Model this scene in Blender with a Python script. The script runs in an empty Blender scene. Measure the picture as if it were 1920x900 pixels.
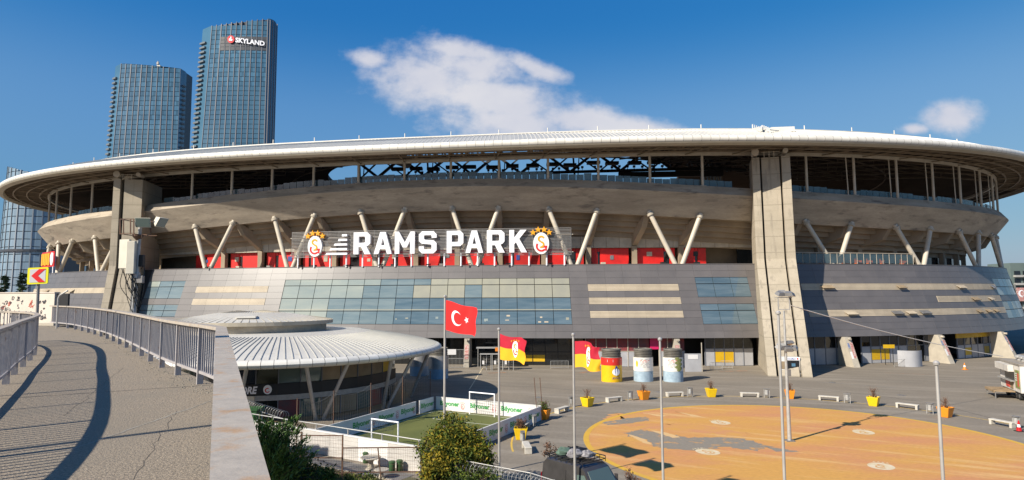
import bpy, bmesh, math, random
import numpy as np
from mathutils import Vector, Matrix
random.seed(7)
rad = math.radians
SC = bpy.context.scene
COL = SC.collection
EYE = 11.0                      # eye height above the plaza, camera stands on a footbridge

# ------------------------------------------------------------------ camera
PITCH = math.atan((549.67 - 450) / 1190.457)
FPX = 1190.457
ROLL = -0.004
cd = bpy.data.cameras.new("camera")
cam = bpy.data.objects.new("camera", cd); COL.objects.link(cam)
cam.location = (0, 0, EYE)
cd.sensor_fit = 'HORIZONTAL'; cd.sensor_width = 36.0
cd.lens = FPX / 1920 * 36.0
cd.clip_start = 0.1; cd.clip_end = 8000
cam.matrix_world = (Matrix.Translation((0, 0, EYE)) @ Matrix.Rotation(math.pi / 2 + PITCH, 4, 'X')
                    @ Matrix.Rotation(-ROLL, 4, 'Z').inverted())
SC.camera = cam

# ------------------------------------------------------------------ sun, sky, exposure
SUN_EL = rad(35); SUN_AZ = math.atan2(-0.787, -0.617)     # light comes from behind the camera's left shoulder
world = bpy.data.worlds.new("World"); SC.world = world; world.use_nodes = True
sl = bpy.data.lights.new("sun", 'SUN'); sl.energy = 4.4; sl.angle = rad(0.53); sl.color = (1.0, 0.92, 0.79)
so = bpy.data.objects.new("sun", sl); COL.objects.link(so)
sdir = Vector((math.sin(SUN_AZ) * math.cos(SUN_EL), math.cos(SUN_AZ) * math.cos(SUN_EL), math.sin(SUN_EL)))
so.rotation_euler = sdir.to_track_quat('Z', 'Y').to_euler()
so.location = (-60, -50, 90)
SC.view_settings.view_transform = 'Standard'; SC.view_settings.look = 'None'
SC.view_settings.exposure = 0.72; SC.view_settings.gamma = 1.0

def build_world():
    nt = world.node_tree; N = nt.nodes; L = nt.links
    N.clear()
    out = N.new('ShaderNodeOutputWorld'); bg = N.new('ShaderNodeBackground')
    sky = N.new('ShaderNodeTexSky'); sky.sky_type = 'NISHITA'; sky.sun_disc = False
    sky.sun_elevation = SUN_EL; sky.sun_rotation = SUN_AZ
    sky.altitude = 100; sky.air_density = 1.15; sky.dust_density = 0.9; sky.ozone_density = 3.2
    bg.inputs[1].default_value = 0.1
    # grade the sky towards the deep saturated blue of the photograph, channel by channel
    tc = N.new('ShaderNodeTexCoord')
    sep = N.new('ShaderNodeSeparateXYZ'); L.new(tc.outputs['Generated'], sep.inputs[0])
    ramp = N.new('ShaderNodeValToRGB'); L.new(sep.outputs[2], ramp.inputs[0]); ramp.color_ramp.interpolation = 'EASE'   # elevation gradient, the same all round
    el = ramp.color_ramp.elements; el[0].position = .06; el[0].color = (.50, .50, .50, 1); el[1].position = .52; el[1].color = (.17, .42, .51, 1)
    e = el.new(.26); e.color = (.80, .585, .565, 1); e = el.new(.41); e.color = (.27, .45, .52, 1)
    g2 = N.new('ShaderNodeVectorMath'); g2.operation = 'SCALE'; g2.inputs['Scale'].default_value = 2.0; L.new(ramp.outputs[0], g2.inputs[0])
    grad = N.new('ShaderNodeSeparateXYZ'); L.new(g2.outputs[0], grad.inputs[0])
    sp = N.new('ShaderNodeSeparateColor'); L.new(sky.outputs[0], sp.inputs[0]); hs = N.new('ShaderNodeCombineColor')
    for ch, g, e in ((0, .42, 1.28), (1, .475, .70), (2, .60, .33)):
        m1 = N.new('ShaderNodeMath'); m1.operation = 'MULTIPLY'; L.new(sp.outputs[ch], m1.inputs[0]); m1.inputs[1].default_value = .14
        m2 = N.new('ShaderNodeMath'); m2.operation = 'POWER'; L.new(m1.outputs[0], m2.inputs[0]); m2.inputs[1].default_value = e
        m3 = N.new('ShaderNodeMath'); m3.operation = 'MULTIPLY'; L.new(m2.outputs[0], m3.inputs[0]); m3.inputs[1].default_value = g * 6.06
        m4 = N.new('ShaderNodeMath'); m4.operation = 'MULTIPLY'; L.new(m3.outputs[0], m4.inputs[0]); L.new(grad.outputs[ch], m4.inputs[1])
        L.new(m4.outputs[0], hs.inputs[ch])
    def M(op, a, b=None, c=None):
        n = N.new('ShaderNodeMath'); n.operation = op
        for i, x in enumerate((a, b, c)):
            if x is None: continue
            if isinstance(x, (int, float)): n.inputs[i].default_value = x
            else: L.new(x, n.inputs[i])
        return n.outputs[0]
    ys = M('MAXIMUM', sep.outputs[1], 0.02)
    u = M('DIVIDE', sep.outputs[0], ys); v = M('DIVIDE', sep.outputs[2], ys)
    # cloud field in sky directions (east-west u, elevation v)
    comb = N.new('ShaderNodeCombineXYZ'); L.new(u, comb.inputs[0]); L.new(M('MULTIPLY', v, 1.35), comb.inputs[1])
    def noise(scale, det, rough, off=0.0):
        n = N.new('ShaderNodeTexNoise'); n.inputs['Scale'].default_value = scale
        n.inputs['Detail'].default_value = det; n.inputs['Roughness'].default_value = rough
        mp = N.new('ShaderNodeMapping'); mp.inputs['Location'].default_value = (off, off * .7, off * .3)
        L.new(comb.outputs[0], mp.inputs[0]); L.new(mp.outputs[0], n.inputs['Vector'])
        return n.outputs['Fac']
    n1 = noise(9.0, 7, 0.62); n2 = noise(26.0, 6, 0.6, 3.1); n3 = noise(5.0, 4, .5, 9.4)
    def blob(cu, cv, ru, rv, ang):
        du = M('SUBTRACT', u, cu); dv = M('SUBTRACT', v, cv)
        ca, sa = math.cos(ang), math.sin(ang)
        a = M('ADD', M('MULTIPLY', du, ca / ru), M('MULTIPLY', dv, sa / ru))
        b = M('ADD', M('MULTIPLY', du, -sa / rv), M('MULTIPLY', dv, ca / rv))
        d = M('SQRT', M('ADD', M('MULTIPLY', a, a), M('MULTIPLY', b, b)))
        return M('SUBTRACT', 1.0, d)
    ms = None
    for c in CLOUD_BLOBS:
        b = blob(*c)
        ms = b if ms is None else M('MAXIMUM', ms, b)
    ms = M('MAXIMUM', ms, -1.0)
    dens = M('ADD', M('MULTIPLY', ms, 2.0), M('MULTIPLY', M('SUBTRACT', n1, 0.5), 2.0))
    dens = M('ADD', dens, M('MULTIPLY', M('SUBTRACT', n2, 0.5), 1.7))
    mr = N.new('ShaderNodeMapRange'); mr.interpolation_type = 'SMOOTHSTEP'
    L.new(dens, mr.inputs[0]); mr.inputs[1].default_value = 0.0; mr.inputs[2].default_value = 1.65
    front = M('GREATER_THAN', sep.outputs[1], 0.05)
    fac = M('MULTIPLY', M('MULTIPLY', mr.outputs[0], front), 0.93)
    cr = N.new('ShaderNodeMapRange'); L.new(M('ADD', n3, M('MULTIPLY', n1, .6)), cr.inputs[0])
    cr.inputs[1].default_value = .55; cr.inputs[2].default_value = 1.05
    cmix = N.new('ShaderNodeMixRGB'); L.new(cr.outputs[0], cmix.inputs[0])
    cmix.inputs[1].default_value = (3.75, 3.85, 4.45, 1); cmix.inputs[2].default_value = (4.7, 4.65, 4.85, 1)
    mx = N.new('ShaderNodeMixRGB'); L.new(fac, mx.inputs[0]); L.new(hs.outputs[0], mx.inputs[1]); L.new(cmix.outputs[0], mx.inputs[2])
    L.new(mx.outputs[0], bg.inputs[0]); L.new(bg.outputs[0], out.inputs[0])
def dirpx(px, py): return ((px - 960) / FPX, (549.67 - py) / FPX)
def cb(px, py, rx, ry, deg):
    a, b = dirpx(px, py); return (a, b, rx / FPX, ry / FPX, rad(-deg))
CLOUD_BLOBS = [cb(800, 140, 165, 80, 12), cb(930, 180, 260, 82, 14), cb(1090, 222, 190, 50, 10), cb(960, 225, 200, 60, 4), cb(860, 85, 130, 34, 8),
               cb(1010, 120, 90, 28, 22), cb(880, 115, 190, 62, 14), cb(1190, 232, 150, 30, 8), cb(690, 100, 70, 26, 8), cb(1802, 216, 84, 48, -6), cb(1730, 240, 42, 16, 0)]
build_world()

# ------------------------------------------------------------------ materials
MATS = {}
def mat(name, col, rough=0.7, var=0.0, scale=1.0, metal=0.0, col2=None, bump=0.0, bscale=20.0, spec=0.5, obj_var=0.0,
        alpha=1.0, stretch=(1, 1, 1), trans=0.0, thr=(0.35, 0.65), emit=0.0, detail=6, col3=None, scale3=3.0, thr3=(.55, .65), coat=0.0, stretch3=None, rot3=0.0, grain=None, joints=None):
    """procedural principled material: two colours mixed by world-space noise, optional third for stains, per-piece variation"""
    m = bpy.data.materials.new(name); m.use_nodes = True
    nt = m.node_tree; N = nt.nodes; L = nt.links
    p = N['Principled BSDF']
    p.inputs['Roughness'].default_value = rough; p.inputs['Metallic'].default_value = metal
    p.inputs['Specular IOR Level'].default_value = spec
    if coat: p.inputs['Coat Weight'].default_value = coat
    geo = N.new('ShaderNodeNewGeometry')
    mp = N.new('ShaderNodeMapping'); mp.inputs['Scale'].default_value = stretch
    L.new(geo.outputs['Position'], mp.inputs[0])
    c1 = (*col, 1)
    if col2 is None: col2 = tuple(max(0, c * (1 - var)) for c in col)
    def noise(sc, det=detail):
        n = N.new('ShaderNodeTexNoise'); n.inputs['Scale'].default_value = sc; n.inputs['Detail'].default_value = det
        n.inputs['Roughness'].default_value = .6
        L.new(mp.outputs[0], n.inputs['Vector']); return n.outputs['Fac']
    def mr(x, lo, hi):
        n = N.new('ShaderNodeMapRange'); L.new(x, n.inputs[0]); n.inputs[1].default_value = lo; n.inputs[2].default_value = hi
        return n.outputs[0]
    mix = N.new('ShaderNodeMixRGB'); L.new(mr(noise(scale), *thr), mix.inputs[0])
    mix.inputs[1].default_value = c1; mix.inputs[2].default_value = (*col2, 1)
    last = mix.outputs[0]
    if col3 is not None:
        n3 = noise(scale3)
        if stretch3:
            mp3 = N.new('ShaderNodeMapping'); mp3.inputs['Scale'].default_value = stretch3; mp3.inputs['Rotation'].default_value = (0, 0, rot3)
            rt3 = N.new('ShaderNodeMapping'); rt3.inputs['Rotation'].default_value = (0, 0, rot3); mp3.inputs['Rotation'].default_value = (0, 0, 0)
            L.new(geo.outputs['Position'], rt3.inputs[0]); L.new(rt3.outputs[0], mp3.inputs[0]); L.new(mp3.outputs[0], n3.node.inputs['Vector'])
        m3 = N.new('ShaderNodeMixRGB'); L.new(mr(n3, *thr3), m3.inputs[0]); L.new(last, m3.inputs[1])
        m3.inputs[2].default_value = (*col3, 1); last = m3.outputs[0]
    if joints:      # shallow pour joints every so many metres of height
        sz = N.new('ShaderNodeSeparateXYZ'); L.new(geo.outputs['Position'], sz.inputs[0]); a = N.new('ShaderNodeMath'); a.operation = 'FRACT'; d = N.new('ShaderNodeMath'); d.operation = 'DIVIDE'; L.new(sz.outputs[2], d.inputs[0]); d.inputs[1].default_value = joints; L.new(d.outputs[0], a.inputs[0])
        c = N.new('ShaderNodeMath'); c.operation = 'LESS_THAN'; L.new(a.outputs[0], c.inputs[0]); c.inputs[1].default_value = .05; jm = N.new('ShaderNodeMixRGB'); L.new(c.outputs[0], jm.inputs[0]); L.new(last, jm.inputs[1]); jm.inputs[2].default_value = tuple(x * .82 for x in col2) + (1,); last = jm.outputs[0]
    if grain:
        g = N.new('ShaderNodeMapRange'); L.new(noise(grain[0], 3), g.inputs[0]); g.inputs[1].default_value = .3; g.inputs[2].default_value = .7; g.inputs[3].default_value = 1 - grain[1]; g.inputs[4].default_value = 1 + grain[1]
        gm = N.new('ShaderNodeMixRGB'); gm.blend_type = 'MULTIPLY'; gm.inputs[0].default_value = 1; L.new(last, gm.inputs[1]); L.new(g.outputs[0], gm.inputs[2]); last = gm.outputs[0]
    if obj_var:
        oi = N.new('ShaderNodeObjectInfo'); hv = N.new('ShaderNodeHueSaturation')
        n = N.new('ShaderNodeMapRange'); L.new(oi.outputs['Random'], n.inputs[0])
        n.inputs[3].default_value = 1 - obj_var; n.inputs[4].default_value = 1 + obj_var
        L.new(n.outputs[0], hv.inputs['Value']); L.new(last, hv.inputs['Color']); last = hv.outputs[0]
    L.new(last, p.inputs['Base Color'])
    if bump:
        b = N.new('ShaderNodeBump'); b.inputs['Strength'].default_value = bump; b.inputs['Distance'].default_value = .05
        L.new(noise(bscale, 4), b.inputs['Height']); L.new(b.outputs[0], p.inputs['Normal'])
    if alpha < 1: p.inputs['Alpha'].default_value = alpha
    if trans: p.inputs['Transmission Weight'].default_value = trans
    if emit:
        p.inputs['Emission Color'].default_value = c1; p.inputs['Emission Strength'].default_value = emit
    MATS[name] = m
    return m
M = MATS
mat('concrete', (.40, .345, .265), .88, col2=(.33, .285, .215), scale=.22, stretch=(1, 1, 2.2), bump=.25, bscale=3, col3=(.22, .19, .15), scale3=1.0, thr3=(.54, .74), stretch3=(1.6, 1.6, .07), grain=(7, .08), joints=2.4)
mat('concrete_bowl', (.43, .365, .285), .9, col2=(.30, .255, .20), scale=.3, stretch=(.5, .5, 3.2), bump=.3, bscale=1.6, col3=(.17, .145, .12), scale3=.8, thr3=(.55, .70), stretch3=(.35, .35, 1.6), detail=9, grain=(4, .10))
mat('concrete_pale', (.46, .41, .33), .85, col2=(.36, .32, .26), scale=.8, bump=.15, bscale=12)
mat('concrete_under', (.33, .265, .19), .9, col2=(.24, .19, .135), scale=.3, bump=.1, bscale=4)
mat('facade_grey', (.140, .128, .126), .36, col2=(.118, .109, .109), scale=.35, obj_var=.06, bump=.02, bscale=6)
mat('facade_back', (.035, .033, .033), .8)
mat('louvre_tan', (.50, .42, .31), .6, col2=(.42, .35, .26), scale=.6, obj_var=.06)
mat('glass_blue', (.075, .118, .15), .06, col2=(.12, .165, .195), scale=.9, stretch=(.25, .25, 2.2), spec=.9, obj_var=.07)
mat('glass_pale', (.33, .355, .315), .08, col2=(.25, .29, .28), scale=.35, stretch=(.3, .3, 1.5), spec=.9, obj_var=.05)
mat('glass_dark', (.012, .014, .016), .07, spec=.7, obj_var=.2)
mat('glass_rail', (.10, .15, .17), .08, col2=(.06, .10, .12), scale=.5, spec=.8, alpha=.82, obj_var=.2)
mat('blind', (.33, .32, .25), .22, col2=(.29, .285, .235), scale=.5, obj_var=.06, spec=.6)
mat('roof_white', (.74, .71, .64), .42, col2=(.64, .61, .55), scale=.5, obj_var=.05, col3=(.5, .46, .38), scale3=1.2, thr3=(.62, .8))
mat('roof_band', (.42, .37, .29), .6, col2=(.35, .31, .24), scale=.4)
mat('roof_skin', (.43, .42, .385), .36, col2=(.37, .365, .34), scale=.25)
mat('pavilion_roof', (.60, .57, .51), .38, col2=(.53, .505, .455), scale=.4, col3=(.46, .42, .35), scale3=1.4, thr3=(.58, .76))
mat('roof_beam', (.26, .20, .135), .6, col2=(.18, .135, .09), scale=.4)
mat('truss_brown', (.26, .20, .145), .7, col2=(.17, .13, .095), scale=.5)
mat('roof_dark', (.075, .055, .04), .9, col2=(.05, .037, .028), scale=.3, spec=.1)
mat('truss_dark', (.03, .028, .028), .6)
mat('steel_cream', (.55, .49, .40), .5, col2=(.46, .41, .33), scale=.8)
mat('red_panel', (.72, .014, .01), .5, col2=(.44, .010, .008), scale=.3, obj_var=.15)
mat('sign_white', (.86, .86, .9), .35)
mat('crest_white', (.82, .82, .82), .4)
mat('crest_red', (.62, .02, .02), .45)
mat('crest_gold', (.80, .36, .01), .45)
mat('crest_yellow', (.85, .45, .02), .45)
mat('asphalt', (.222, .186, .142), .9, col2=(.182, .154, .120), scale=.12, bump=.15, bscale=14, col3=(.285, .245, .195), scale3=.6, thr3=(.48, .72), stretch3=(.12, .8, 1), rot3=rad(20), grain=(3.5, .10))
mat('asphalt_worn', (.225, .195, .155), .9, col2=(.50, .26, .085), scale=1.1, thr=(.56, .66), grain=(4, .1), detail=9)
mat('tar', (.075, .068, .06), .8); mat('crack', (.10, .083, .065), .9); mat('spray_orange', (.34, .17, .09), .9, col2=(.182, .156, .124), scale=1.5, thr=(.4, .6))
mat('asphalt_path', (.17, .16, .15), .9, col2=(.12, .115, .11), scale=.6, bump=.2, bscale=18)
mat('paint_pale', (.62, .40, .18), .8); mat('paint_pink', (.53, .245, .11), .8, col2=(.56, .29, .068), scale=.5)
mat('glass_mid', (.19, .235, .245), .07, col2=(.13, .18, .205), scale=.7, stretch=(.25, .25, 2.0), spec=.9, obj_var=.06)
mat('line_yellow', (.62, .40, .06), .8, col2=(.40, .28, .09), scale=1.2, thr=(.45, .8))
mat('orange_paint', (.56, .29, .068), .75, col2=(.53, .235, .10), scale=.16, stretch=(.6, 1.2, 1), thr=(.42, .62), col3=(.63, .38, .15), scale3=1.0, thr3=(.54, .70), stretch3=(.09, .9, 1), rot3=rad(28), bump=.06, bscale=14, grain=(5, .09))
mat('ring_yellow', (.62, .36, .035), .75, col2=(.56, .33, .05), scale=.8)
mat('emblem_initial_grey', (.225, .20, .17), .9, col2=(.19, .165, .135), scale=1)
mat('emblem_white', (.66, .57, .42), .8, col2=(.58, .45, .25), scale=2.0)
mat('deck', (.34, .275, .20), .95, col2=(.185, .152, .115), scale=34, thr=(.40, .60), bump=.5, bscale=55, col3=(.24, .20, .15), scale3=.9, thr3=(.50, .72), detail=3)
mat('deck_side', (.33, .30, .25), .9, var=.3, scale=1)
mat('rail_paint', (.40, .375, .37), .55, col2=(.33, .305, .305), scale=2.2, col3=(.27, .14, .065), scale3=4.5, thr3=(.63, .72), bump=.15, bscale=30, stretch=(1, 1, .6))
mat('rail_top', (.42, .365, .30), .6, col2=(.36, .315, .265), scale=2.2, col3=(.36, .21, .10), scale3=7.0, thr3=(.54, .74), bump=.08, bscale=30, grain=(14, .10))
mat('graffiti_wall', (.62, .55, .47), .85, col2=(.52, .46, .39), scale=.7, bump=.1, bscale=9)
mat('graffiti_black', (.05, .05, .06), .7); mat('graffiti_red', (.5, .12, .08), .7)
mat('yellow_sign', (.75, .70, .01), .4); mat('sign_grey', (.55, .54, .55), .4); mat('sign_red', (.68, .01, .015), .4)
mat('steel_grey', (.28, .27, .26), .45, col2=(.22, .21, .2), scale=2, metal=.4)
mat('steel_pole', (.52, .49, .45), .4, col2=(.44, .41, .38), scale=1.5, metal=.35)
mat('galvanised', (.45, .44, .42), .5, metal=.3, var=.2, scale=3)
mat('rust', (.16, .085, .05), .8, col2=(.10, .06, .045), scale=3)
mat('black', (.012, .012, .013), .5)
mat('rubber', (.02, .02, .02), .85)
mat('panel_cream', (.66, .61, .50), .5, var=.12, scale=1.2)
mat('turf', (.125, .135, .03), .9, col2=(.095, .108, .024), scale=.35, bump=.2, bscale=30, stretch=(1, 1, 1))
mat('turf_line', (.45, .45, .33), .85)
mat('board_white', (.72, .70, .68), .4, var=.08, scale=1)
mat('poster_red', (.42, .16, .14), .6, col2=(.55, .42, .38), scale=4, thr=(.45, .6)); mat('poster_blue', (.12, .16, .30), .6, col2=(.4, .4, .42), scale=5, thr=(.5, .6))
mat('print_green', (.015, .30, .055), .5); mat('print_red', (.6, .08, .06), .5); mat('print_grey', (.3, .3, .32), .5); mat('print_blue', (.03, .06, .25), .5)
mat('wall_white', (.54, .51, .475), .75, col2=(.42, .40, .375), scale=.6, stretch=(1, 1, 2))
mat('hoarding', (.40, .40, .415), .5, col2=(.33, .33, .345), scale=.5, obj_var=.1)
mat('door_yellow', (.66, .40, .01), .5, var=.15, scale=1)
mat('can_yellow', (.80, .46, .008), .4, var=.1, scale=2); mat('can_red', (.66, .03, .02), .4, var=.1, scale=2)
mat('can_lid', (.16, .145, .12), .55, col2=(.11, .1, .085), scale=1.5)
mat('can_blue', (.35, .45, .53), .6, col2=(.22, .30, .37), scale=1.6, thr=(.4, .75)); mat('can_steel', (.5, .48, .46), .4, metal=.5, var=.25, scale=2)
mat('can_print', (.76, .72, .66), .5, var=.08, scale=2); mat('leaf_print', (.30, .30, .10), .6, col2=(.14, .17, .05), scale=6)
mat('pot_yellow', (.80, .52, .01), .35, var=.1, scale=3); mat('pot_orange', (.78, .27, .02), .35, var=.1, scale=3)
mat('soil', (.06, .045, .03), .95); mat('twig', (.19, .10, .06), .9, var=.4, scale=9); mat('bark', (.12, .085, .055), .95, var=.4, scale=6, bump=.4, bscale=12)
mat('leaf_red', (.16, .06, .035), .8, col2=(.10, .07, .03), scale=6)
mat('bench_stone', (.55, .51, .44), .85, var=.2, scale=3, bump=.1, bscale=20)
mat('leaf', (.10, .135, .016), .75, spec=.15, col2=(.055, .08, .02), scale=1.2, col3=(.15, .135, .022), scale3=.7, thr3=(.54, .70))
mat('leaf_yellow', (.30, .21, .018), .75, spec=.15, col2=(.15, .145, .022), scale=1.2)
mat('leaf_fresh', (.075, .15, .02), .6, col2=(.04, .085, .018), scale=1.6)
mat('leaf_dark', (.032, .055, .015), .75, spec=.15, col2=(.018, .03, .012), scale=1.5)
mat('fir', (.018, .045, .025), .8, col2=(.03, .065, .025), scale=1.0)
mat('grass', (.10, .12, .025), .9, col2=(.16, .12, .04), scale=.8); mat('earth', (.11, .10, .055), .95, col2=(.075, .085, .03), scale=.6, bump=.3, bscale=8)
mat('van_black', (.055, .051, .05), .28, spec=.5, coat=.5, var=.25, scale=1.5); mat('van_glass', (.10, .14, .125), .06, spec=.8)
mat('lamp_glass', (.6, .6, .58), .1, spec=.8); mat('tail_red', (.5, .01, .01), .2)
mat('cloth_grey', (.36, .34, .34), .9, col2=(.12, .11, .12), scale=6); mat('cloth_green', (.10, .16, .12), .8, var=.3, scale=4)
mat('trailer_white', (.70, .66, .60), .45, col2=(.58, .54, .49), scale=1.3); mat('trailer_roof', (.34, .30, .25), .8, var=.3, scale=2)
mat('wood', (.36, .25, .14), .8, var=.3, scale=4)
mat('cone_orange', (.72, .22, .02), .5)
mat('flag_red', (.74, .012, .012), .75, var=.12, scale=2); mat('flag_dark', (.48, .008, .03), .7, var=.15, scale=2); mat('flag_gold', (.86, .42, .01), .7, var=.1, scale=2)
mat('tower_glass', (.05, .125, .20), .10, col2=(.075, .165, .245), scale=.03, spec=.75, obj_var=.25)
mat('tower_pier', (.15, .16, .185), .5, var=.1, scale=.05); mat('tower_dark', (.05, .055, .065), .4)
mat('tower_slab', (.13, .15, .165), .5); mat('tower_roof', (.035, .032, .032), .7)
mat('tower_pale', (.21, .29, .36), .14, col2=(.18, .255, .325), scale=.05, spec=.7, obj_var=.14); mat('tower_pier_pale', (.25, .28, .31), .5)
mat('block_green', (.12, .16, .15), .7, var=.2, scale=.1); mat('block_pale', (.35, .34, .32), .7)
mat('chair_orange', (.75, .16, .02), .5)
mat('mottled_tan', (.36, .27, .17), .8, var=.4, scale=.5); mat('reddish_pane', (.28, .03, .03), .7, col2=(.06, .05, .06), scale=.4)
mat('cable_white', (.72, .66, .58), .6)
mat('ad_magenta', (.55, .01, .10), .5)
mat('bin_green', (.03, .10, .03), .5, var=.3, scale=3)
mat('seat_red', (.10, .02, .02), .8, var=.3, scale=.6)
mat('net', (.10, .10, .09), .8)

# ------------------------------------------------------------------ mesh builder and scene helpers
class MB:
    def __init__(s): s.v = []; s.f = []; s.mi = []; s.m = 0
    def add(s, vs, fs):
        o = len(s.v); s.v += [tuple(map(float, p)) for p in vs]
        for f in fs: s.f.append([i + o for i in f]); s.mi.append(s.m)
        return s
    def quad(s, a, b, c, d): return s.add([a, b, c, d], [(0, 1, 2, 3)])
    def hexa(s, p):   # 8 points: bottom ring 0-3, top ring 4-7
        return s.add(p, [(3, 2, 1, 0), (4, 5, 6, 7), (0, 1, 5, 4), (1, 2, 6, 5), (2, 3, 7, 6), (3, 0, 4, 7)])
    def box(s, c, d, rz=0.0, bev=0.0):
        x, y, z = d[0] / 2, d[1] / 2, d[2] / 2; ca, sa = math.cos(rz), math.sin(rz)
        P = []
        if bev <= 0:
            for zz in (-z, z):
                for a, b in ((-x, -y), (x, -y), (x, y), (-x, y)):
                    P.append((c[0] + a * ca - b * sa, c[1] + a * sa + b * ca, c[2] + zz))
            return s.hexa(P)
        rings = [(-z, bev), (-z + bev, 0), (z - bev, 0), (z, bev)]
        for zz, q in rings:
            for a, b in ((-x + bev, -y + q), (x - bev, -y + q), (x - q, -y + bev), (x - q, y - bev), (x - bev, y - q), (-x + bev, y - q), (-x + q, y - bev), (-x + q, -y + bev)):
                P.append((c[0] + a * ca - b * sa, c[1] + a * sa + b * ca, c[2] + zz))
        F = [tuple(range(7, -1, -1)), tuple(range(24, 32))]
        for r in range(3):
            for i in range(8):
                j = (i + 1) % 8; F.append((r * 8 + i, r * 8 + j, r * 8 + 8 + j, r * 8 + 8 + i))
        return s.add(P, F)
    def bar(s, a, b, w, h=None, up=(0, 0, 1)):
        """rectangular bar from a to b"""
        h = h or w; a = Vector(a); b = Vector(b); d = (b - a).normalized(); up = Vector(up)
        if abs(d.dot(up)) > .98: up = Vector((1, 0, 0))
        sx = d.cross(up).normalized() * (w / 2); sy = sx.cross(d).normalized() * (h / 2)
        return s.hexa([a - sx - sy, a + sx - sy, a + sx + sy, a - sx + sy, b - sx - sy, b + sx - sy, b + sx + sy, b - sx + sy])
    def tube(s, path, r, n=8, r2=None, caps=True):
        P = [Vector(p) for p in path]; k = len(P); V = []; F = []
        rr = r if isinstance(r, (list, tuple)) else [r + ((r2 if r2 is not None else r) - r) * i / max(1, k - 1) for i in range(k)]
        ref = None
        for i, p in enumerate(P):
            d = (P[min(i + 1, k - 1)] - P[max(i - 1, 0)]).normalized()
            if ref is None or abs(d.dot(ref)) > .97:
                ref = Vector((0, 0, 1)) if abs(d.z) < .9 else Vector((1, 0, 0))
            x = d.cross(ref).normalized(); y = x.cross(d).normalized()
            for j in range(n):
                a = 2 * math.pi * j / n; V.append(p + (x * math.cos(a) + y * math.sin(a)) * rr[i])
        for i in range(k - 1):
            for j in range(n):
                F.append((i * n + j, i * n + (j + 1) % n, (i + 1) * n + (j + 1) % n, (i + 1) * n + j))
        if caps: F.append(tuple(range(n - 1, -1, -1))); F.append(tuple(range((k - 1) * n, k * n)))
        return s.add(V, F)
    def lathe(s, c, prof, n=32, sx=1.0, sy=1.0, a0=0.0, a1=None):
        V = []; F = []; full = a1 is None; a1 = a1 if a1 is not None else 2 * math.pi
        m = n if full else n + 1
        for r, z in prof:
            for j in range(m):
                a = a0 + (a1 - a0) * j / n; V.append((c[0] + r * math.cos(a) * sx, c[1] + r * math.sin(a) * sy, c[2] + z))
        for i in range(len(prof) - 1):
            for j in range(n):
                F.append((i * m + j, i * m + (j + 1) % m, (i + 1) * m + (j + 1) % m, (i + 1) * m + j))
        if full:
            if prof[0][0] > 1e-6: F.append(tuple(range(m - 1, -1, -1)))
            if prof[-1][0] > 1e-6: F.append(tuple(range((len(prof) - 1) * m, len(prof) * m)))
        return s.add(V, F)
    def grid(s, fn, nu, nv, flip=False):
        V = [fn(i / nu, j / nv) for j in range(nv + 1) for i in range(nu + 1)]; F = []
        for j in range(nv):
            for i in range(nu):
                a = j * (nu + 1) + i; q = (a, a + 1, a + nu + 2, a + nu + 1); F.append(q[::-1] if flip else q)
        return s.add(V, F)
    def prism(s, poly, fn, d0, d1):
        """poly of 2-D points mapped by fn(x, y, depth)"""
        n = len(poly); V = [fn(x, y, d0) for x, y in poly] + [fn(x, y, d1) for x, y in poly]
        F = [tuple(range(n - 1, -1, -1)), tuple(range(n, 2 * n))] + [(i, (i + 1) % n, n + (i + 1) % n, n + i) for i in range(n)]
        return s.add(V, F)
    def build(s, name, m, parent=None, smooth=False, origin=None, recalc=True):
        me = bpy.data.meshes.new(name)
        if origin is None: origin = parent_origin(parent)
        vs = [(p[0] - origin[0], p[1] - origin[1], p[2] - origin[2]) for p in s.v]
        me.from_pydata(vs, [], s.f)
        ml = m if isinstance(m, list) else [m]
        for k in ml: me.materials.append(MATS[k])
        if len(ml) > 1: me.polygons.foreach_set('material_index', s.mi)
        if recalc:
            bm = bmesh.new(); bm.from_mesh(me); bmesh.ops.recalc_face_normals(bm, faces=bm.faces); bm.to_mesh(me); bm.free()
        if smooth:
            me.polygons.foreach_set('use_smooth', [True] * len(me.polygons))
            try: me.set_sharp_from_angle(angle=rad(38))
            except Exception: pass
        me.update()
        o = bpy.data.objects.new(name, me); COL.objects.link(o)
        if parent is not None: o.parent = parent
        else: o.location = origin
        return o
def parent_origin(p):
    o = Vector((0, 0, 0))
    while p is not None: o += p.location; p = p.parent
    return o
def thing(name, label, cat, loc=(0, 0, 0), group=None, rz=0.0):
    o = bpy.data.objects.new(name, None); COL.objects.link(o); o.location = loc; o.rotation_euler = (0, 0, rz)
    o.empty_display_size = .3
    return tag(o, label, cat, group)
def tag(o, label=None, cat=None, group=None, kind=None):
    if label: o['label'] = label
    if cat: o['category'] = cat
    if group: o['group'] = group
    if kind: o['kind'] = kind
    return o
def copy_tree(o, parent=None, loc=None, rz=None, label=None):
    c = o.copy(); COL.objects.link(c)
    if parent is not None: c.parent = parent
    if loc is not None: c.location = loc
    if rz is not None: c.rotation_euler = (0, 0, rz)
    if label: c['label'] = label
    for ch in list(o.children): copy_tree(ch, c)
    return c
def inst(me, name, parent, mw):
    """a further piece sharing mesh data; mw is given relative to the parent's origin"""
    o = bpy.data.objects.new(name, me); COL.objects.link(o); o.parent = parent; o.matrix_local = mw; return o
def gp(px, py, z=0.0):
    """ground position of something seen in that direction of the survey photograph, at height z"""
    r = ray(px, py); k = (z - EYE) / r.z; return Vector((r.x * k, r.y * k, z))
def dp(px, py, Y):
    r = ray(px, py); k = Y / r.y; return Vector((r.x * k, Y, EYE + r.z * k))
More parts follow.
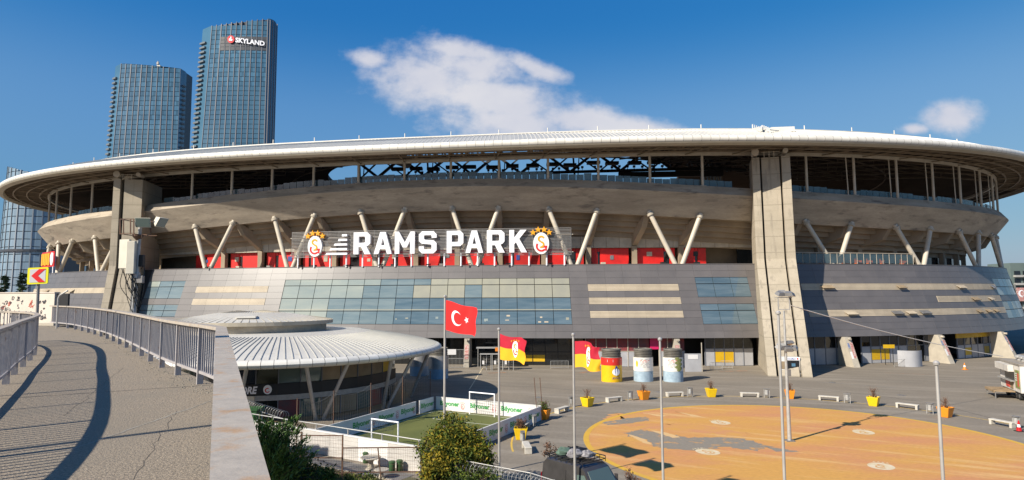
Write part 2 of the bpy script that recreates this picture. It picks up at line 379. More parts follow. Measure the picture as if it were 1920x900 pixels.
def ray(px, py):
    a, b = px - 960, py - 450.0; c, s = math.cos(ROLL), math.sin(ROLL)
    x, y = (a * c + b * s) / FPX, (-a * s + b * c) / FPX
    c, s = math.cos(PITCH), math.sin(PITCH)
    return Vector((x, c + s * y, s - c * y))
def text2d(txt, size=1.0, bold=0.0, shear=0.0):
    """built-in lettering as flat triangles: returns verts (x, y) and faces, width first"""
    cu = bpy.data.curves.new('lettering', 'FONT'); cu.body = txt; cu.size = size; cu.offset = bold; cu.shear = shear
    cu.resolution_u = 3
    o = bpy.data.objects.new('lettering', cu); COL.objects.link(o)
    dg = bpy.context.evaluated_depsgraph_get(); dg.update()
    me = bpy.data.meshes.new_from_object(o.evaluated_get(dg))
    v = [(p.co.x, p.co.y) for p in me.vertices]; f = [tuple(p.vertices) for p in me.polygons]
    bpy.data.objects.remove(o); bpy.data.curves.remove(cu); bpy.data.meshes.remove(me)
    x0 = min(p[0] for p in v); x1 = max(p[0] for p in v); y0 = min(p[1] for p in v); y1 = max(p[1] for p in v)
    return [((a - x0) / (x1 - x0), (b - y0) / (y1 - y0)) for a, b in v], f
def put_text(mb, txt, fn, bold=0.0, shear=0.0):
    v, f = text2d(txt, 1.0, bold, shear); return mb.add([fn(a, b) for a, b in v], f)
# ------------------------------------------------------------------ stadium plan: concentric rounded ovals
CX, CY, OA, OB, ROT, EXP = -1.057, 178.871, 112.325, 79.131, -0.118, 2.563
def ring(t, off=0.0, a=None, b=None):
    a = (OA if a is None else a) + off; b = (OB if b is None else b) + off
    c, s = math.cos(t), math.sin(t)
    r = (abs(c / a) ** EXP + abs(s / b) ** EXP) ** (-1 / EXP)
    x, y = r * c, r * s; cr, sr = math.cos(ROT), math.sin(ROT)
    return CX + x * cr - y * sr, CY + x * sr + y * cr
def S(t, off, z): x, y = ring(t, off); return Vector((x, y, z))
def z_col(t): return 32.28 - .433 * math.cos(2 * (t - 1.268))
def z_rim(t): return 27.07 - 1.2126 * math.cos(2 * t) + .0564 * math.sin(2 * t) + .804 * math.cos(4 * t) - .0143 * math.sin(4 * t)
def z_roof(t): return 32.47 - .433 * math.cos(2 * (t - 1.268))
def frame(t, off=0.0):
    a = S(t - .002, off, 0); b = S(t + .002, off, 0); tan = (b - a).normalized()      # runs left to right seen from outside
    return tan, Vector((tan.y, -tan.x, 0))
def t_px(px, off, z, lo=198, hi=348):
    """angle on the oval where the survey direction px meets the ring at offset off and height z (near side)"""
    pts = []
    for i in range(1201):
        t = rad(lo + (hi - lo) * i / 1200); p = S(t, off, z); pts.append((t, px_of(p)[0], p.y))
    hits = []
    for (ta, xa, ya), (tb, xb, yb) in zip(pts[:-1], pts[1:]):
        if (xa - px) * (xb - px) <= 0: hits.append((min(ya, yb), ta + (tb - ta) * (px - xa) / (xb - xa) if xb != xa else ta))
    if hits: return min(hits)[1]
    return min(pts, key=lambda q: abs(q[1] - px))[0]
def px_of(p):
    c, s = math.cos(PITCH), math.sin(PITCH); z = p[2] - EYE
    d = p[1] * c + z * s; u = -p[1] * s + z * c; x, y = FPX * p[0] / d, -FPX * u / d
    c, s = math.cos(ROLL), math.sin(ROLL); return 960 + x * c - y * s, 450 + x * s + y * c
COLT = [rad(x) for x in (211.23, 215.18, 219.59, 224.09, 238.97, 244.02, 248.98, 254.03, 259.45, 264.96, 270.47, 276.07, 281.58, 287.0, 292.33, 297.56,
                         307.67, 312.44, 317.03, 321.44, 325.48, 329.62, 333.66, 337.88)]
COLB = [t - math.pi for t in COLT]
T0, T1 = rad(198), rad(346)
STAD = thing('stadium', 'huge oval concrete stadium with white rimmed roof, grey panelled base and slanted columns', 'stadium', (CX, CY, 0))

def strip(mb, prof, n=360, t0=0.0, t1=2 * math.pi, zf=None):
    """sweep a profile [(offset, z)] round the oval; zf(t) gives the level the z values are measured from"""
    V = []; F = []; full = abs(t1 - t0 - 2 * math.pi) < 1e-6; m = n if full else n + 1
    for k in range(m):
        t = t0 + (t1 - t0) * k / n; zz = zf(t) if zf else 0
        for o, z in prof: V.append(S(t, o, z + zz))
    P = len(prof)
    for k in range(n):
        j = (k + 1) % m
        for i in range(P - 1): F.append((k * P + i, j * P + i, j * P + i + 1, k * P + i + 1))
    return mb.add(V, F)

# --- bowl ring, stepped underside, concourse
mb = MB(); strip(mb, [(-1.6, -.25), (-1.6, 0), (.55, 0), (1.5, -1.35), (-1.0, -4.85), (-1.35, -4.85)], zf=z_rim); bowl = mb.build('bowl_ring', 'concrete_bowl', STAD)
mb = MB(); steps = []
for i in range(6):
    o = -1.3 - i * .8; z = -4.85 + .85 - i * .80; steps += [(o, z), (o - .8, z), (o - .8, z - .80)]
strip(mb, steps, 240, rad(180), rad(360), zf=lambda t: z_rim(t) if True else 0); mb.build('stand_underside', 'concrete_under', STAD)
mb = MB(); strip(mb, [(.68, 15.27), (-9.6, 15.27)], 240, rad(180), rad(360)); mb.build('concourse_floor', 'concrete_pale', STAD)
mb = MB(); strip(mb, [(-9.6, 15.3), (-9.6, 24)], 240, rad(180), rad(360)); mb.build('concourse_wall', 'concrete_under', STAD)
mb = MB(); strip(mb, [(-1.4, -.4), (-1.8, -.6), (-34, -17.0)], 240, zf=z_rim); mb.build('seating_tier', 'seat_red', STAD)  # unseen slope of seats, added to block light behind the bowl
# concrete band panels above the concourse wall, red wall panels with dark openings, rear columns, raker beams
PYL = [rad(231.4), rad(302.75)]
bands = MB(); me_l = []
ts = []
tt = T0
while tt < T1:
    ts.append(tt); tt += .0265
k = 0
for a, b in zip(ts[:-1], ts[1:]):
    g = .0004
    mb = MB(); zt, zb = 20.2, 18.35
    P = [S(a + g, -5.6, zb), S(b - g, -5.6, zb), S(b - g, -6.0, zb), S(a + g, -6.0, zb), S(a + g, -5.6, zt), S(b - g, -5.6, zt), S(b - g, -6.0, zt), S(a + g, -6.0, zt)]
    mb.hexa(P).build('band_panel', 'concrete_pale', STAD)
for i, t in enumerate(COLT):
    tan, nor = frame(t)
    # raker beam falling from the outer edge to the column at the back
    mb = MB(); zr = z_rim(t)
    a0 = S(t, -.9, zr - 4.3); a1 = S(t, -.9, zr - 6.2); b0 = S(t, -5.9, 20.6); b1 = S(t, -5.9, 18.3); w = tan * .42
    a2 = S(t, -2.2, zr - 6.6)
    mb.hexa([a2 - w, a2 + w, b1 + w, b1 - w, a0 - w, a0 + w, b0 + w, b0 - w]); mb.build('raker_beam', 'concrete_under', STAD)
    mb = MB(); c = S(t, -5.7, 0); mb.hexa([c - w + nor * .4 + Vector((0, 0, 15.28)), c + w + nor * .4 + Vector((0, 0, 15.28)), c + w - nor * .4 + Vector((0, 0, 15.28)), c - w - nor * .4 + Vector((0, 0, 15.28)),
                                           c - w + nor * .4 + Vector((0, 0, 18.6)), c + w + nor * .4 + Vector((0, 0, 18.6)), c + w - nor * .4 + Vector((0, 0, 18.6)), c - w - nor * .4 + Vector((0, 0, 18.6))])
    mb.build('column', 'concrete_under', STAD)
def wall_piece(name, a, b, off, z0, z1, m, th=.12):
    mb = MB(); n = max(1, int((b - a) / .02))
    for i in range(n):
        p, q = a + (b - a) * i / n, a + (b - a) * (i + 1) / n
        mb.hexa([S(p, off, z0), S(q, off, z0), S(q, off - th, z0), S(p, off - th, z0), S(p, off, z1), S(q, off, z1), S(q, off - th, z1), S(p, off - th, z1)])
    return mb.build(name, m, STAD)
rb = random.Random(3)
for i in range(3, len(COLT) - 1):
    a, b = COLT[i], COLT[i + 1]
    if i == 3: a = rad(234)
    if i == 15: b = rad(301)
    if i > 15: continue
    ia = a + .008; ib = b - .008
    cut = ia + (ib - ia) * rb.uniform(.2, .8); dw = rb.choice([.006, .008, .012, .022])
    wall_piece('red_panel', ia, cut - dw / 2, -6.2, 15.3, 18.3, 'red_panel')
    wall_piece('red_panel', cut + dw / 2, ib, -6.2, 15.3, 18.3, 'red_panel')
    wall_piece('opening', cut - dw / 2 + .001, cut + dw / 2 - .001, -6.35, 15.3, 18.3, 'glass_dark')
    wall_piece('red_panel', cut - dw / 2 + .001, cut + dw / 2 - .001, -6.2, 17.75, 18.3, 'red_panel', .1)
    for _ in range(1):
        u = rb.uniform(ia, ib - .012); z = rb.uniform(16.4, 17.0); w = rb.uniform(.006, .011)
        wall_piece('notice', u, u + w, -6.13, z, z + rb.uniform(.5, 1.0), rb.choice(['print_blue', 'black', 'tower_slab', 'concrete_pale']), .05)
    u = rb.uniform(ia + .01, ib - .03); wall_piece('kiosk_counter', u, u + .008, -4.9, 15.3, 15.95, rb.choice(['concrete_pale', 'black', 'steel_grey']), .5)
for a, b, m in ((203, 209, 'mottled_tan'), (210, 214, 'glass_dark'), (215, 219.5, 'mottled_tan'), (220, 229, 'mottled_tan'), (304, 311, 'glass_dark'), (311.4, 317, 'concrete_under'), (317.3, 322, 'glass_dark'), (322.3, 325, 'door_yellow'), (325.4, 340, 'glass_dark')):
    wall_piece('wall_panel', rad(a), rad(b), -6.3, 15.3, 18.3, m)

# --- slanted V columns with collars
pairs = [(0, 1), (2, None), (4, 5), (6, 7), (8, 9), (10, 11), (12, 13), (14, 15), (16, 17), (18, 19), (20, 21), (22, 23)]
vp = [(COLT[0], COLT[1]), (COLT[2], COLT[3]), (COLT[4], COLT[5]), (COLT[6], COLT[7]), (COLT[8], COLT[9]), (COLT[10], COLT[11]), (COLT[12], COLT[13]), (COLT[14], COLT[15]),
      (COLT[16], COLT[17]), (COLT[18], COLT[19]), (COLT[20], COLT[21]), (COLT[22], COLT[23])]
vp = [(rad(206.8), rad(210.9)), (rad(215.2), rad(219.6)), (rad(224.1), rad(228.6))] + vp[2:]
for a, b in vp:
    mid = (a + b) / 2 + (b - a) * .0
    for t, sgn in ((a, -1), (b, 1)):
        if 229 < math.degrees(t) < 234 or 300 < math.degrees(t) < 305: continue
        tf = mid + sgn * (b - a) * .058
        top = S(t, -.62, z_rim(t) - 4.2); foot = S(tf, .15, 15.2)
        o = MB().tube([foot, top], .37, 14).build('slanted_column', 'steel_cream', STAD, smooth=True)
        d = (top - foot).normalized()
        MB().tube([top - d * .75, top - d * .35], .56, 14).build('collar', 'concrete_pale', o, smooth=True, origin=parent_origin(STAD))
# --- upper posts carrying the eave, ring beams, purlins
for t in COLT:
    o = MB().tube([S(t, 0, z_rim(t)), S(t, 0, z_col(t) + .1)], .21, 10).build('roof_post', 'steel_cream', STAD, smooth=True)
    mb = MB(); c = S(t, 0, z_rim(t) + .06); mb.box(c, (.9, .7, .12), math.atan2(frame(t)[0].y, frame(t)[0].x)); mb.build('base_plate', 'steel_cream', o, origin=parent_origin(STAD))
for i, t in enumerate(COLT[17:23]):
    MB().tube([S(t - .008, -.3, z_rim(t)), S(t - .010, -.3, z_col(t) + .3)], .09, 6).build('drain_pipe', 'steel_cream', STAD, smooth=True)
for off, dz, w, h in ((0, .30, .36, .5), (1.5, .38, .22, .22), (3.6, .34, .22, .24), (5.75, .28, .22, .26)):
    mb = MB(); strip(mb, [(off - w / 2, dz - h / 2), (off + w / 2, dz - h / 2), (off + w / 2, dz + h / 2), (off - w / 2, dz + h / 2), (off - w / 2, dz - h / 2)], zf=z_col)
    mb.build('ring_beam', 'steel_cream' if off == 0 else 'roof_beam', STAD)
def arcs(off, step, t0, t1):
    """angles at equal spacing along the oval"""
    out = [t0]; t = t0
    while t < t1:
        d = (S(t + .001, off, 0) - S(t, off, 0)).length / .001; t += step / d; out.append(t)
    return out
for j, t in enumerate(arcs(4, 2.58, T0, T1)):
    z = z_col(t); mb = MB()
    mb.bar(S(t, -.1, z + .62), S(t, 7.4, z + .46), .14, .16)
    mb.build('purlin', 'roof_beam', STAD)
    if j % 3 == 2:
        MB().tube([S(t, .1, z + .2), S(t + .012, 5.6, z + .3)], .10, 6).build('brace', 'roof_beam', STAD)
    mb = MB(); mb.bar(S(t + .004, .2, z + 1.15), S(t + .009, 6.6, z + .75), .3, .22); mb.bar(S(t + .011, 1.5, z + .85), S(t + .004, 3.7, z + .8), .2, .2); mb.build('service_duct', 'truss_brown', STAD)
# --- roof: white rolled rim of short panels, cream under-band, skin, dark soffit
ROOF = tag(MB().build('roof', 'roof_skin', STAD), kind=None) if False else None
OPA, OPB = 46.0, 50.0
def roofpt(t, s, dz=0.0):
    """s=0 at the ring of posts, s=1 at the edge of the opening over the pitch"""
    a = S(t, 0, 0); x, y = ring(t, 0, OPA, OPB); b = Vector((x, y, 0)); p = a.lerp(b, s)
    return Vector((p.x, p.y, (z_roof(t) + 4.05) * (1 - s) + 41.2 * s + dz))
mb = MB(); n = 300; V = []; F = []
for k in range(n):
    t = 2 * math.pi * k / n
    V += [S(t, 7.5, z_roof(t) + 1.08), S(t, 4.0, z_roof(t) + 2.7), S(t, .35, z_roof(t) + 3.85), S(t, .35, z_roof(t) + 3.6), S(t, 0, z_roof(t) + 3.6), S(t, 0, z_roof(t) + 4.05)] + [roofpt(t, s) for s in (.33, .66, 1)]
P = 9
for k in range(n):
    j = (k + 1) % n
    for i in range(P - 1): F.append((k * P + i, j * P + i, j * P + i + 1, k * P + i + 1))
ROOF = mb.add(V, F).build('roof', 'roof_skin', STAD)
so_ = parent_origin(STAD)
mb = MB(); V = []; F = []
for k in range(n):
    t = 2 * math.pi * k / n
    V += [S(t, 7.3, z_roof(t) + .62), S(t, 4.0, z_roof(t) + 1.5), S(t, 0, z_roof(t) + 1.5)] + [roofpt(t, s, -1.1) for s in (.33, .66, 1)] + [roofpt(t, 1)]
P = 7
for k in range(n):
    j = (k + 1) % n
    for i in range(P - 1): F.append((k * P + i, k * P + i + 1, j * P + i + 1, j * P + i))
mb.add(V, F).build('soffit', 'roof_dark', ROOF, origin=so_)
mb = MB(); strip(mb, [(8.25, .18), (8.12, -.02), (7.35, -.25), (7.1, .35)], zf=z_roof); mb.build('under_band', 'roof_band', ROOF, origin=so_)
mb = MB(); strip(mb, [(7.8 + .5 * math.cos(a), .60 + .5 * math.sin(a)) for a in np.linspace(-1.9, 2.2, 9)], zf=z_roof); mb.build('rim_core', 'roof_beam', ROOF, origin=so_)
rim_t = arcs(8.3, 1.30, rad(196), rad(347))
prof = [(7.8 + .56 * math.cos(a), .60 + .56 * math.sin(a)) for a in np.linspace(-1.35, 1.95, 8)]
def rim_mesh(a, b):
    mb = MB(); V = []; F = []; g = (b - a) * .016
    for t in (a + g, b - g):
        for o, z in prof: V.append(S(t, o, z + z_roof(t)))
    n = len(prof)
    for i in range(n - 1): F.append((i, n + i, n + i + 1, i + 1))
    return mb.add(V, F)
seg = list(zip(rim_t[:-1], rim_t[1:]))
near = sorted(seg, key=lambda s: S(s[0], 8, 0).length)[:296]
for a, b in near: rim_mesh(a, b).build('rim_panel', 'roof_white', ROOF, smooth=True, origin=so_)
rest = [s for s in seg if s not in near]
mb = MB()
for a, b in zip(np.linspace(rad(-13), rad(196), 300)[:-1], np.linspace(rad(-13), rad(196), 300)[1:]):
    q = rim_mesh(a, b); mb.add(q.v, q.f)
for a, b in rest: q = rim_mesh(a, b); mb.add(q.v, q.f)
tag(mb.build('rim_panel', 'roof_white', ROOF, smooth=True, origin=so_), kind='stuff')
# standing seams of the skin between rim and ridge (far too many to count), ridge cap, short masts
mb = MB()
for t in arcs(4, .62, T0, T1):
    mb.bar(S(t, 7.45, z_roof(t) + 1.12), S(t, 4.0, z_roof(t) + 2.72), .05, .07); mb.bar(S(t, 4.0, z_roof(t) + 2.72), S(t, .4, z_roof(t) + 3.87), .05, .07)
tag(mb.build('standing_seam', 'roof_white', ROOF, origin=so_), kind='stuff')
mb = MB(); strip(mb, [(.12, 3.97), (.12, 4.15), (-.5, 4.21), (-.5, 4.05)], 300, zf=z_roof); mb.build('ridge_cap', 'roof_white', ROOF, origin=so_)
mb = MB(); strip(mb, [(.34, 3.63), (.2, 3.95)], 300, zf=z_roof); mb.build('gutter', 'black', ROOF, origin=so_)
for t in COLT + [rad(228.5), rad(233.5), rad(302.6)]:
    MB().tube([S(t, 0, z_roof(t) + 4.05), S(t, 0, z_roof(t) + 4.8)], .08, 6).build('lightning_rod', 'roof_white', ROOF, origin=so_)
tg = t_px(1450, 4, 36); mb = MB()
for i in range(4):
    a = S(tg - .028 + i * .005, 4.5 - i * .9, z_roof(tg) + 2.6 + .35 * i); mb.bar(a, a + Vector((1.6, -.6, .25)), .1); mb.bar(a, a + Vector((0, 0, .7)), .08)
mb.bar(S(tg - .028, 5, z_roof(tg) + 2.6), S(tg + .01, 1.0, z_roof(tg) + 4.2), .3, .5); mb.bar(S(tg - .02, 5.5, z_roof(tg) + 2.5), S(tg + .025, 3, z_roof(tg) + 3.0), .12)
mb.build('roof_gantry', 'roof_white', ROOF, origin=so_)
mb = MB(); a = S(tg + .02, 3.2, z_roof(tg) + 2.7); mb.box(a + Vector((0, 0, .35)), (3.4, 1.6, .75), ROT); mb.build('roof_hatch', 'roof_white', ROOF, origin=so_)
# --- radial trusses inside, edge truss over the pitch with floodlights
for k, t in enumerate(COLT + [rad(228.5), rad(234.5), rad(300.5), rad(305.5)]):
    mb = MB(); N_ = 7
    lo = [roofpt(t, i / N_, -3.1 + (1.4 if i == 0 else 0)) for i in range(N_ + 1)]; hi = [roofpt(t, i / N_, -1.2) for i in range(N_ + 1)]
    lo[0] = S(t, -.2, z_col(t) + .2)
    for i in range(N_):
        if i / N_ < .62:
            mb.tube([lo[i], lo[i + 1]], .17, 6, caps=False); mb.tube([lo[i], hi[i + 1]], .10, 5, caps=False); mb.tube([lo[i + 1], hi[i + 1]], .08, 5, caps=False)
    mb.build('roof_truss', 'truss_brown', STAD)
for s, dz in ((.3, -2.2), (.6, -2.4), (.85, -2.4)):
    mb = MB(); pts = [roofpt(rad(a), s, dz) for a in range(0, 361, 3)]; mb.tube(pts, .16, 6, caps=False); mb.build('roof_hoop', 'truss_brown', STAD)
def edgept(u, z):   # along the front edge of the opening, u in metres to the right
    a = rad(270) + ROT * 0; x = -44 + u; 
    t = math.atan2(-OPB, x); cx, cy = ring(t, 0, OPA, OPB); return Vector((cx, cy, z))
for s0, s1 in ((-34, 48),):
    mb = MB(); xs = np.linspace(s0, s1, 17)
    def ep(x, z): return Vector((x, 131.5 - .12 * x + (max(0, abs(x - 6) - 30) ** 2) * .02, z))
    mb.tube([ep(x, 36.0) for x in xs], .32, 8); mb.tube([ep(x, 40.0) for x in xs], .32, 8)
    for i in range(16):
        a, b = (36.0, 40.0) if i % 2 else (40.0, 36.0)
        mb.bar(ep(xs[i], a), ep(xs[i + 1], b), .55, .5)
        mb.bar(ep(xs[i] + .6, 40.0) if i % 2 else ep(xs[i] + .9, 36.0), ep(xs[i + 1] + .9, 36.0) if i % 2 else ep(xs[i + 1] + .6, 40.0), .28, .28)
        if i % 3 == 0: mb.bar(ep(xs[i] + .6, 40.0), ep(xs[i] + .9, 35.4), .35, .35); mb.bar(ep(xs[i] + 1.9, 40.0), ep(xs[i] + 1.6, 35.4), .2, .2)
    mb.build('edge_truss', 'truss_dark', STAD)
    me = MB().box((0, 0, 0), (2.6, 1.6, .55)).build('speaker_box', 'truss_dark', STAD, origin=(0, 0, 0))
    me.location = ep(-24, 37.1) + Vector((0, -2.5, 0)) - so_
    for i, x in enumerate(np.arange(-20.5, 42, 4.1)):
        inst(me.data, 'speaker_box', STAD, Matrix.Translation(ep(x + rb.uniform(-.5, .5), 37.1 + rb.uniform(-.2, .2)) + Vector((0, -2.5, 0)) - so_))
    fl = MB().box((0, 0, .25), (.5, .4, .42)).box((0, 0, -.1), (.12, .12, .4)).build('floodlight', 'truss_dark', STAD, origin=(0, 0, 0)); fl.location = ep(-22, 36.5) - so_
    for x in np.arange(-20.6, 46, 1.7):
        inst(fl.data, 'floodlight', STAD, Matrix.Translation(ep(x + rb.uniform(-.5, .5), 36.45 + rb.uniform(0, .25)) - so_))
    mb = MB(); mb.hexa([ep(22, 34.6), ep(43, 34.6), ep(43, 34.6) + Vector((0, .8, 0)), ep(22, 34.6) + Vector((0, .8, 0)), ep(22, 35.7), ep(43, 35.7), ep(43, 35.7) + Vector((0, .8, 0)), ep(22, 35.7) + Vector((0, .8, 0))])
    mb.build('walkway_girder', 'truss_dark', STAD)
    mb = MB()
    for i in range(7): mb.tube([Vector((39.5 + i * .75, 128 + i * .4, 29)), Vector((39.0 + i * .8, 129 + i * .4, 35)), Vector((38.6 + i * .95, 131 + i * .4, 40.5))], .28, 8)
    mb.build('roof_strut', 'steel_cream', STAD, smooth=True)
    mb = MB().tube([Vector((-31, 126, 40.2)), Vector((-24.5, 124, 38.0)), Vector((-20, 121, 36.0))], .95, 12); mb.build('roof_strut', 'steel_cream', STAD, smooth=True)
# --- glass parapet on the rim
gl = arcs(-.6, 1.22, T0, T1); rg = random.Random(5)
cand = list(zip(gl[:-1], gl[1:])); cand = [c for c in cand if not (229.2 < math.degrees(c[0]) < 234.6 or 300.4 < math.degrees(c[0]) < 305)]
for i, (a, b) in enumerate(cand):
    d = math.degrees(a); h = 1.32 if 250 < d < 286 else (1.15 if d < 250 or d > 294 else 1.15)
    if int(d / 3.1) % 3 == 1: h *= .82
    za = z_rim(a); g = (b - a) * .03; mb = MB()
    mb.hexa([S(a + g, -.55, za), S(b - g, -.55, za), S(b - g, -.62, za), S(a + g, -.62, za), S(a + g, -.55, za + h), S(b - g, -.55, za + h), S(b - g, -.62, za + h), S(a + g, -.62, za + h)])
    mb.build('glass_panel', 'glass_rail', STAD)
# --- the two big concrete pylons
def pylon(Q, az, z_top, slabs, rear, flare, ku=1.7):
    """Q: front of the pylon at its top; az: direction the front faces; slabs: (name, v0, v1, set-back, material)"""
    nor = Vector((math.sin(az), -math.cos(az), 0)); tan = Vector((math.cos(az), math.sin(az), 0)); base = Vector((Q[0], Q[1], 0))
    root = bpy.data.objects.new('pylon', None); COL.objects.link(root); root.parent = STAD; root.location = base - so_
    for name, v0, v1, inset, m in slabs:
        out = [(-rear, 0), (flare - inset, 0), (ku - inset, 15.9), (ku * .47 - inset, 24), (.0 - inset, z_top), (-rear, z_top)]
        mb = MB(); V = []
        for v in (v0, v1):
            for u, z in out: V.append(base + tan * v + nor * u + Vector((0, 0, z)))
        n = len(out); F = [tuple(range(n)), tuple(range(2 * n - 1, n - 1, -1))] + [(i, (i + 1) % n, n + (i + 1) % n, n + i) for i in range(n)]
        mb.add(V, F).build(name, m, root)
    mb = MB()
    for v in (slabs[0][1] + .5, slabs[2][2] - .6):
        p = base + tan * v - nor * .6 + Vector((0, 0, z_top + .8)); mb.tube([p - nor * 1.0, p + nor * .9], .55 if v < 0 else .38, 12)
    for v in (-.9, -.2, .5): p = base + tan * v - nor * .2 + Vector((0, 0, z_top)); mb.bar(p, p + Vector((0, 0, .9)), .08)
    mb.bar(base + tan * -1.3 - nor * .2 + Vector((0, 0, z_top + .8)), base + tan * 1.3 - nor * .2 + Vector((0, 0, z_top + .8)), .07)
    mb.build('bearing', 'steel_cream', STAD, smooth=True)
    return root
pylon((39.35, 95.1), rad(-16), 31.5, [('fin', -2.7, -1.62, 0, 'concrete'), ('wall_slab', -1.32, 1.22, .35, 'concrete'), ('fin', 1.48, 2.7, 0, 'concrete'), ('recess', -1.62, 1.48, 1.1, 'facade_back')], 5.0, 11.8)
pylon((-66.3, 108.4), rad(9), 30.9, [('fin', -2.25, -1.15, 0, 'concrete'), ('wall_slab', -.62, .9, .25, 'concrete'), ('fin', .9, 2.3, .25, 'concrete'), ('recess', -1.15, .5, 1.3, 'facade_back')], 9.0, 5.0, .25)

# --- panelled base: grid of cells, 11 courses of 1 m
OF0, OF1, ZF0, ZF1 = .7, 3.5, 15.3, 4.3
def foff(z): return OF0 + (OF1 - OF0) * (ZF0 - z) / (ZF0 - ZF1)
mb = MB(); strip(mb, [(-.6, ZF0 - .03), (OF0 - .16, ZF0 - .03), (OF1 - .16, ZF1 + .02), (OF1 - 7, ZF1 + .02)], 360, rad(170), rad(370)); mb.build('base_wall', 'facade_back', STAD)
mb = MB(); strip(mb, [(.1, ZF0), (.1, ZF0 + .09), (OF0 + .05, ZF0 + .09), (OF0 + .05, ZF0 - .02)], 360, rad(190), rad(352)); mb.build('coping', 'facade_grey', STAD)
TB0 = t_px(1068, 1.4, 13)
right = arcs(2, 2.72, TB0, rad(346)); left = [TB0]; t = TB0
while t > rad(198):
    d = (S(t, 2, 0) - S(t - .001, 2, 0)).length / .001; t -= 2.72 / d; left.append(t)
cols = sorted(set(left + right))
PXL = t_px(212, 2, 11), t_px(266, 2, 11); PXR = t_px(1428, 2, 11), t_px(1482, 2, 11)
def rng(x0, x1, z): return t_px(x0, foff(z), z), t_px(x1, foff(z), z)
def cell(mb, a, b, z0, z1, proud=0.0, th=.1, gap=.011):
    tg_ = gap / 100.0; z0 += gap; z1 -= gap
    o0, o1 = foff(z0) + proud, foff(z1) + proud
    return mb.hexa([S(a + tg_, o0, z0), S(b - tg_, o0, z0), S(b - tg_, o0 - th, z0), S(a + tg_, o0 - th, z0), S(a + tg_, o1, z1), S(b - tg_, o1, z1), S(b - tg_, o1 - th, z1), S(a + tg_, o1 - th, z1)])
WIN = [(rng(531, 1068, 10), [(2, 3), (3, 5), (5, 7), (7, 9)], 'big'),
       (rng(1309, 1411, 10), [(2, 3), (3, 5), (6, 7), (7, 9)], 'right'),
       (rng(274, 346, 11), [(2, 3), (3, 5), (6, 7), (7, 8)], 'left'),
       (rng(1872, 1924, 10), [(2, 3.5), (3.5, 5), (6, 7.5), (7.5, 9)], 'far')]
LOU = [(rng(1103, 1281, 10), [3, 5, 7]), (rng(1513, 1865, 11), [3]), (rng(1755, 1872, 10), [5]), (rng(1523, 1880, 9), [7]), (rng(365, 505, 11), [3, 5]), (rng(55, 206, 11.5), [3])]
panels = []; rw = random.Random(11)
flap_cells = []
for a, b in zip(cols[:-1], cols[1:]):
    mid = (a + b) / 2
    dm = math.degrees(mid)
    if PXL[0] < mid < PXL[1] or PXR[0] < mid < PXR[1]: continue       # behind the pylons
    taken = set()
    for (x0, x1), rows, kind in WIN:
        if x0 - .002 < mid < x1 + .002:
            for k0, k1 in rows:
                for k in range(int(k0), int(math.ceil(k1))): taken.add(k)
                z1, z0 = ZF0 - k0, ZF0 - k1
                if kind == 'big':
                    u = (mid - x0) / (x1 - x0)  # panes paler towards the left: brighter reflection put into the glass colour
                    if k0 == 3: m = 'blind' if u > .45 and rw.random() > .03 else ('glass_pale' if u < .28 else 'glass_mid')
                    elif k0 == 2: m = 'glass_pale' if u < .35 else ('blind' if u > .5 else 'glass_mid')
                    else: m = 'glass_pale' if u < .14 + .05 * (k0 == 5) else ('glass_mid' if u < .42 else 'glass_blue')
                elif kind == 'far': m = rw.choice(['blind', 'glass_pale', 'glass_blue'])
                elif kind == 'left': m = rw.choice(['glass_mid', 'glass_pale', 'glass_mid']) if k0 in (2, 7) else 'glass_mid'
                else: m = 'glass_blue'
                fr = cell(MB(), a, b, z0, z1, -.05, .08, .05).build('window_pane', m, STAD)
                if kind == 'big' and k0 in (5, 7) and k0 == 5: cell(MB(), a, b, z0 + .12, z0 + .30, -.03, .05, .02).build('sill_strip', 'blind', fr)
                if kind == 'big' and k0 == 7 and u > .4 and rw.random() < .75:
                    q = MB(); w = b - a
                    for _ in range(rw.randint(1, 3)): c0 = a + w * rw.uniform(.1, .7); zz = z0 + rw.uniform(.2, 1.2); cell(q, c0, c0 + w * rw.uniform(.08, .22), zz, zz + rw.uniform(.12, .4), -.035, .05, .0)
                    q.build('desk_item', rw.choice(['blind', 'glass_pale', 'louvre_tan']), fr)
    for (x0, x1), rows in LOU:
        if x0 - .001 < mid < x1 + .001:
            for k in rows:
                taken.add(k); z1, z0 = ZF0 - k, ZF0 - k - 1; mb = MB()
                for q in range(5):
                    cell(mb, a, b, z0 + q * .2, z0 + q * .2 + .185, .05 - .0 * q, .12, .008)
                mb.build('louvre_panel', 'louvre_tan', STAD)
                if dm > 304 and rw.random() < .3 or dm < 225 and rw.random() < .5: flap_cells.append((a, b, z0, z1))
    for k in range(11):
        if k not in taken: panels.append((a, b, ZF0 - k - 1, ZF0 - k))
for a, b, z0, z1 in flap_cells:      # opened ventilation flaps
    mb = MB(); c0, c1 = a + (b - a) * .15, a + (b - a) * rw.uniform(.6, .9); o = foff(z1)
    mb.hexa([S(c0, o + .1, z1 - .3), S(c1, o + .1, z1 - .3), S(c1, o + .65, z1 - .75), S(c0, o + .65, z1 - .75), S(c0, o + .12, z1 - .26), S(c1, o + .12, z1 - .26), S(c1, o + .68, z1 - .7), S(c0, o + .68, z1 - .7)])
    mb.build('vent_flap', rw.choice(['louvre_tan', 'steel_grey', 'mottled_tan']), STAD)
panels.sort(key=lambda p: S(p[0], 2, p[2]).length)
for p in panels[:300]: cell(MB(), *p).build('facade_panel', 'facade_grey', STAD)
mb = MB()
for p in panels[300:]: cell(mb, *p)
tag(mb.build('facade_panel', 'facade_grey', STAD), kind='stuff')
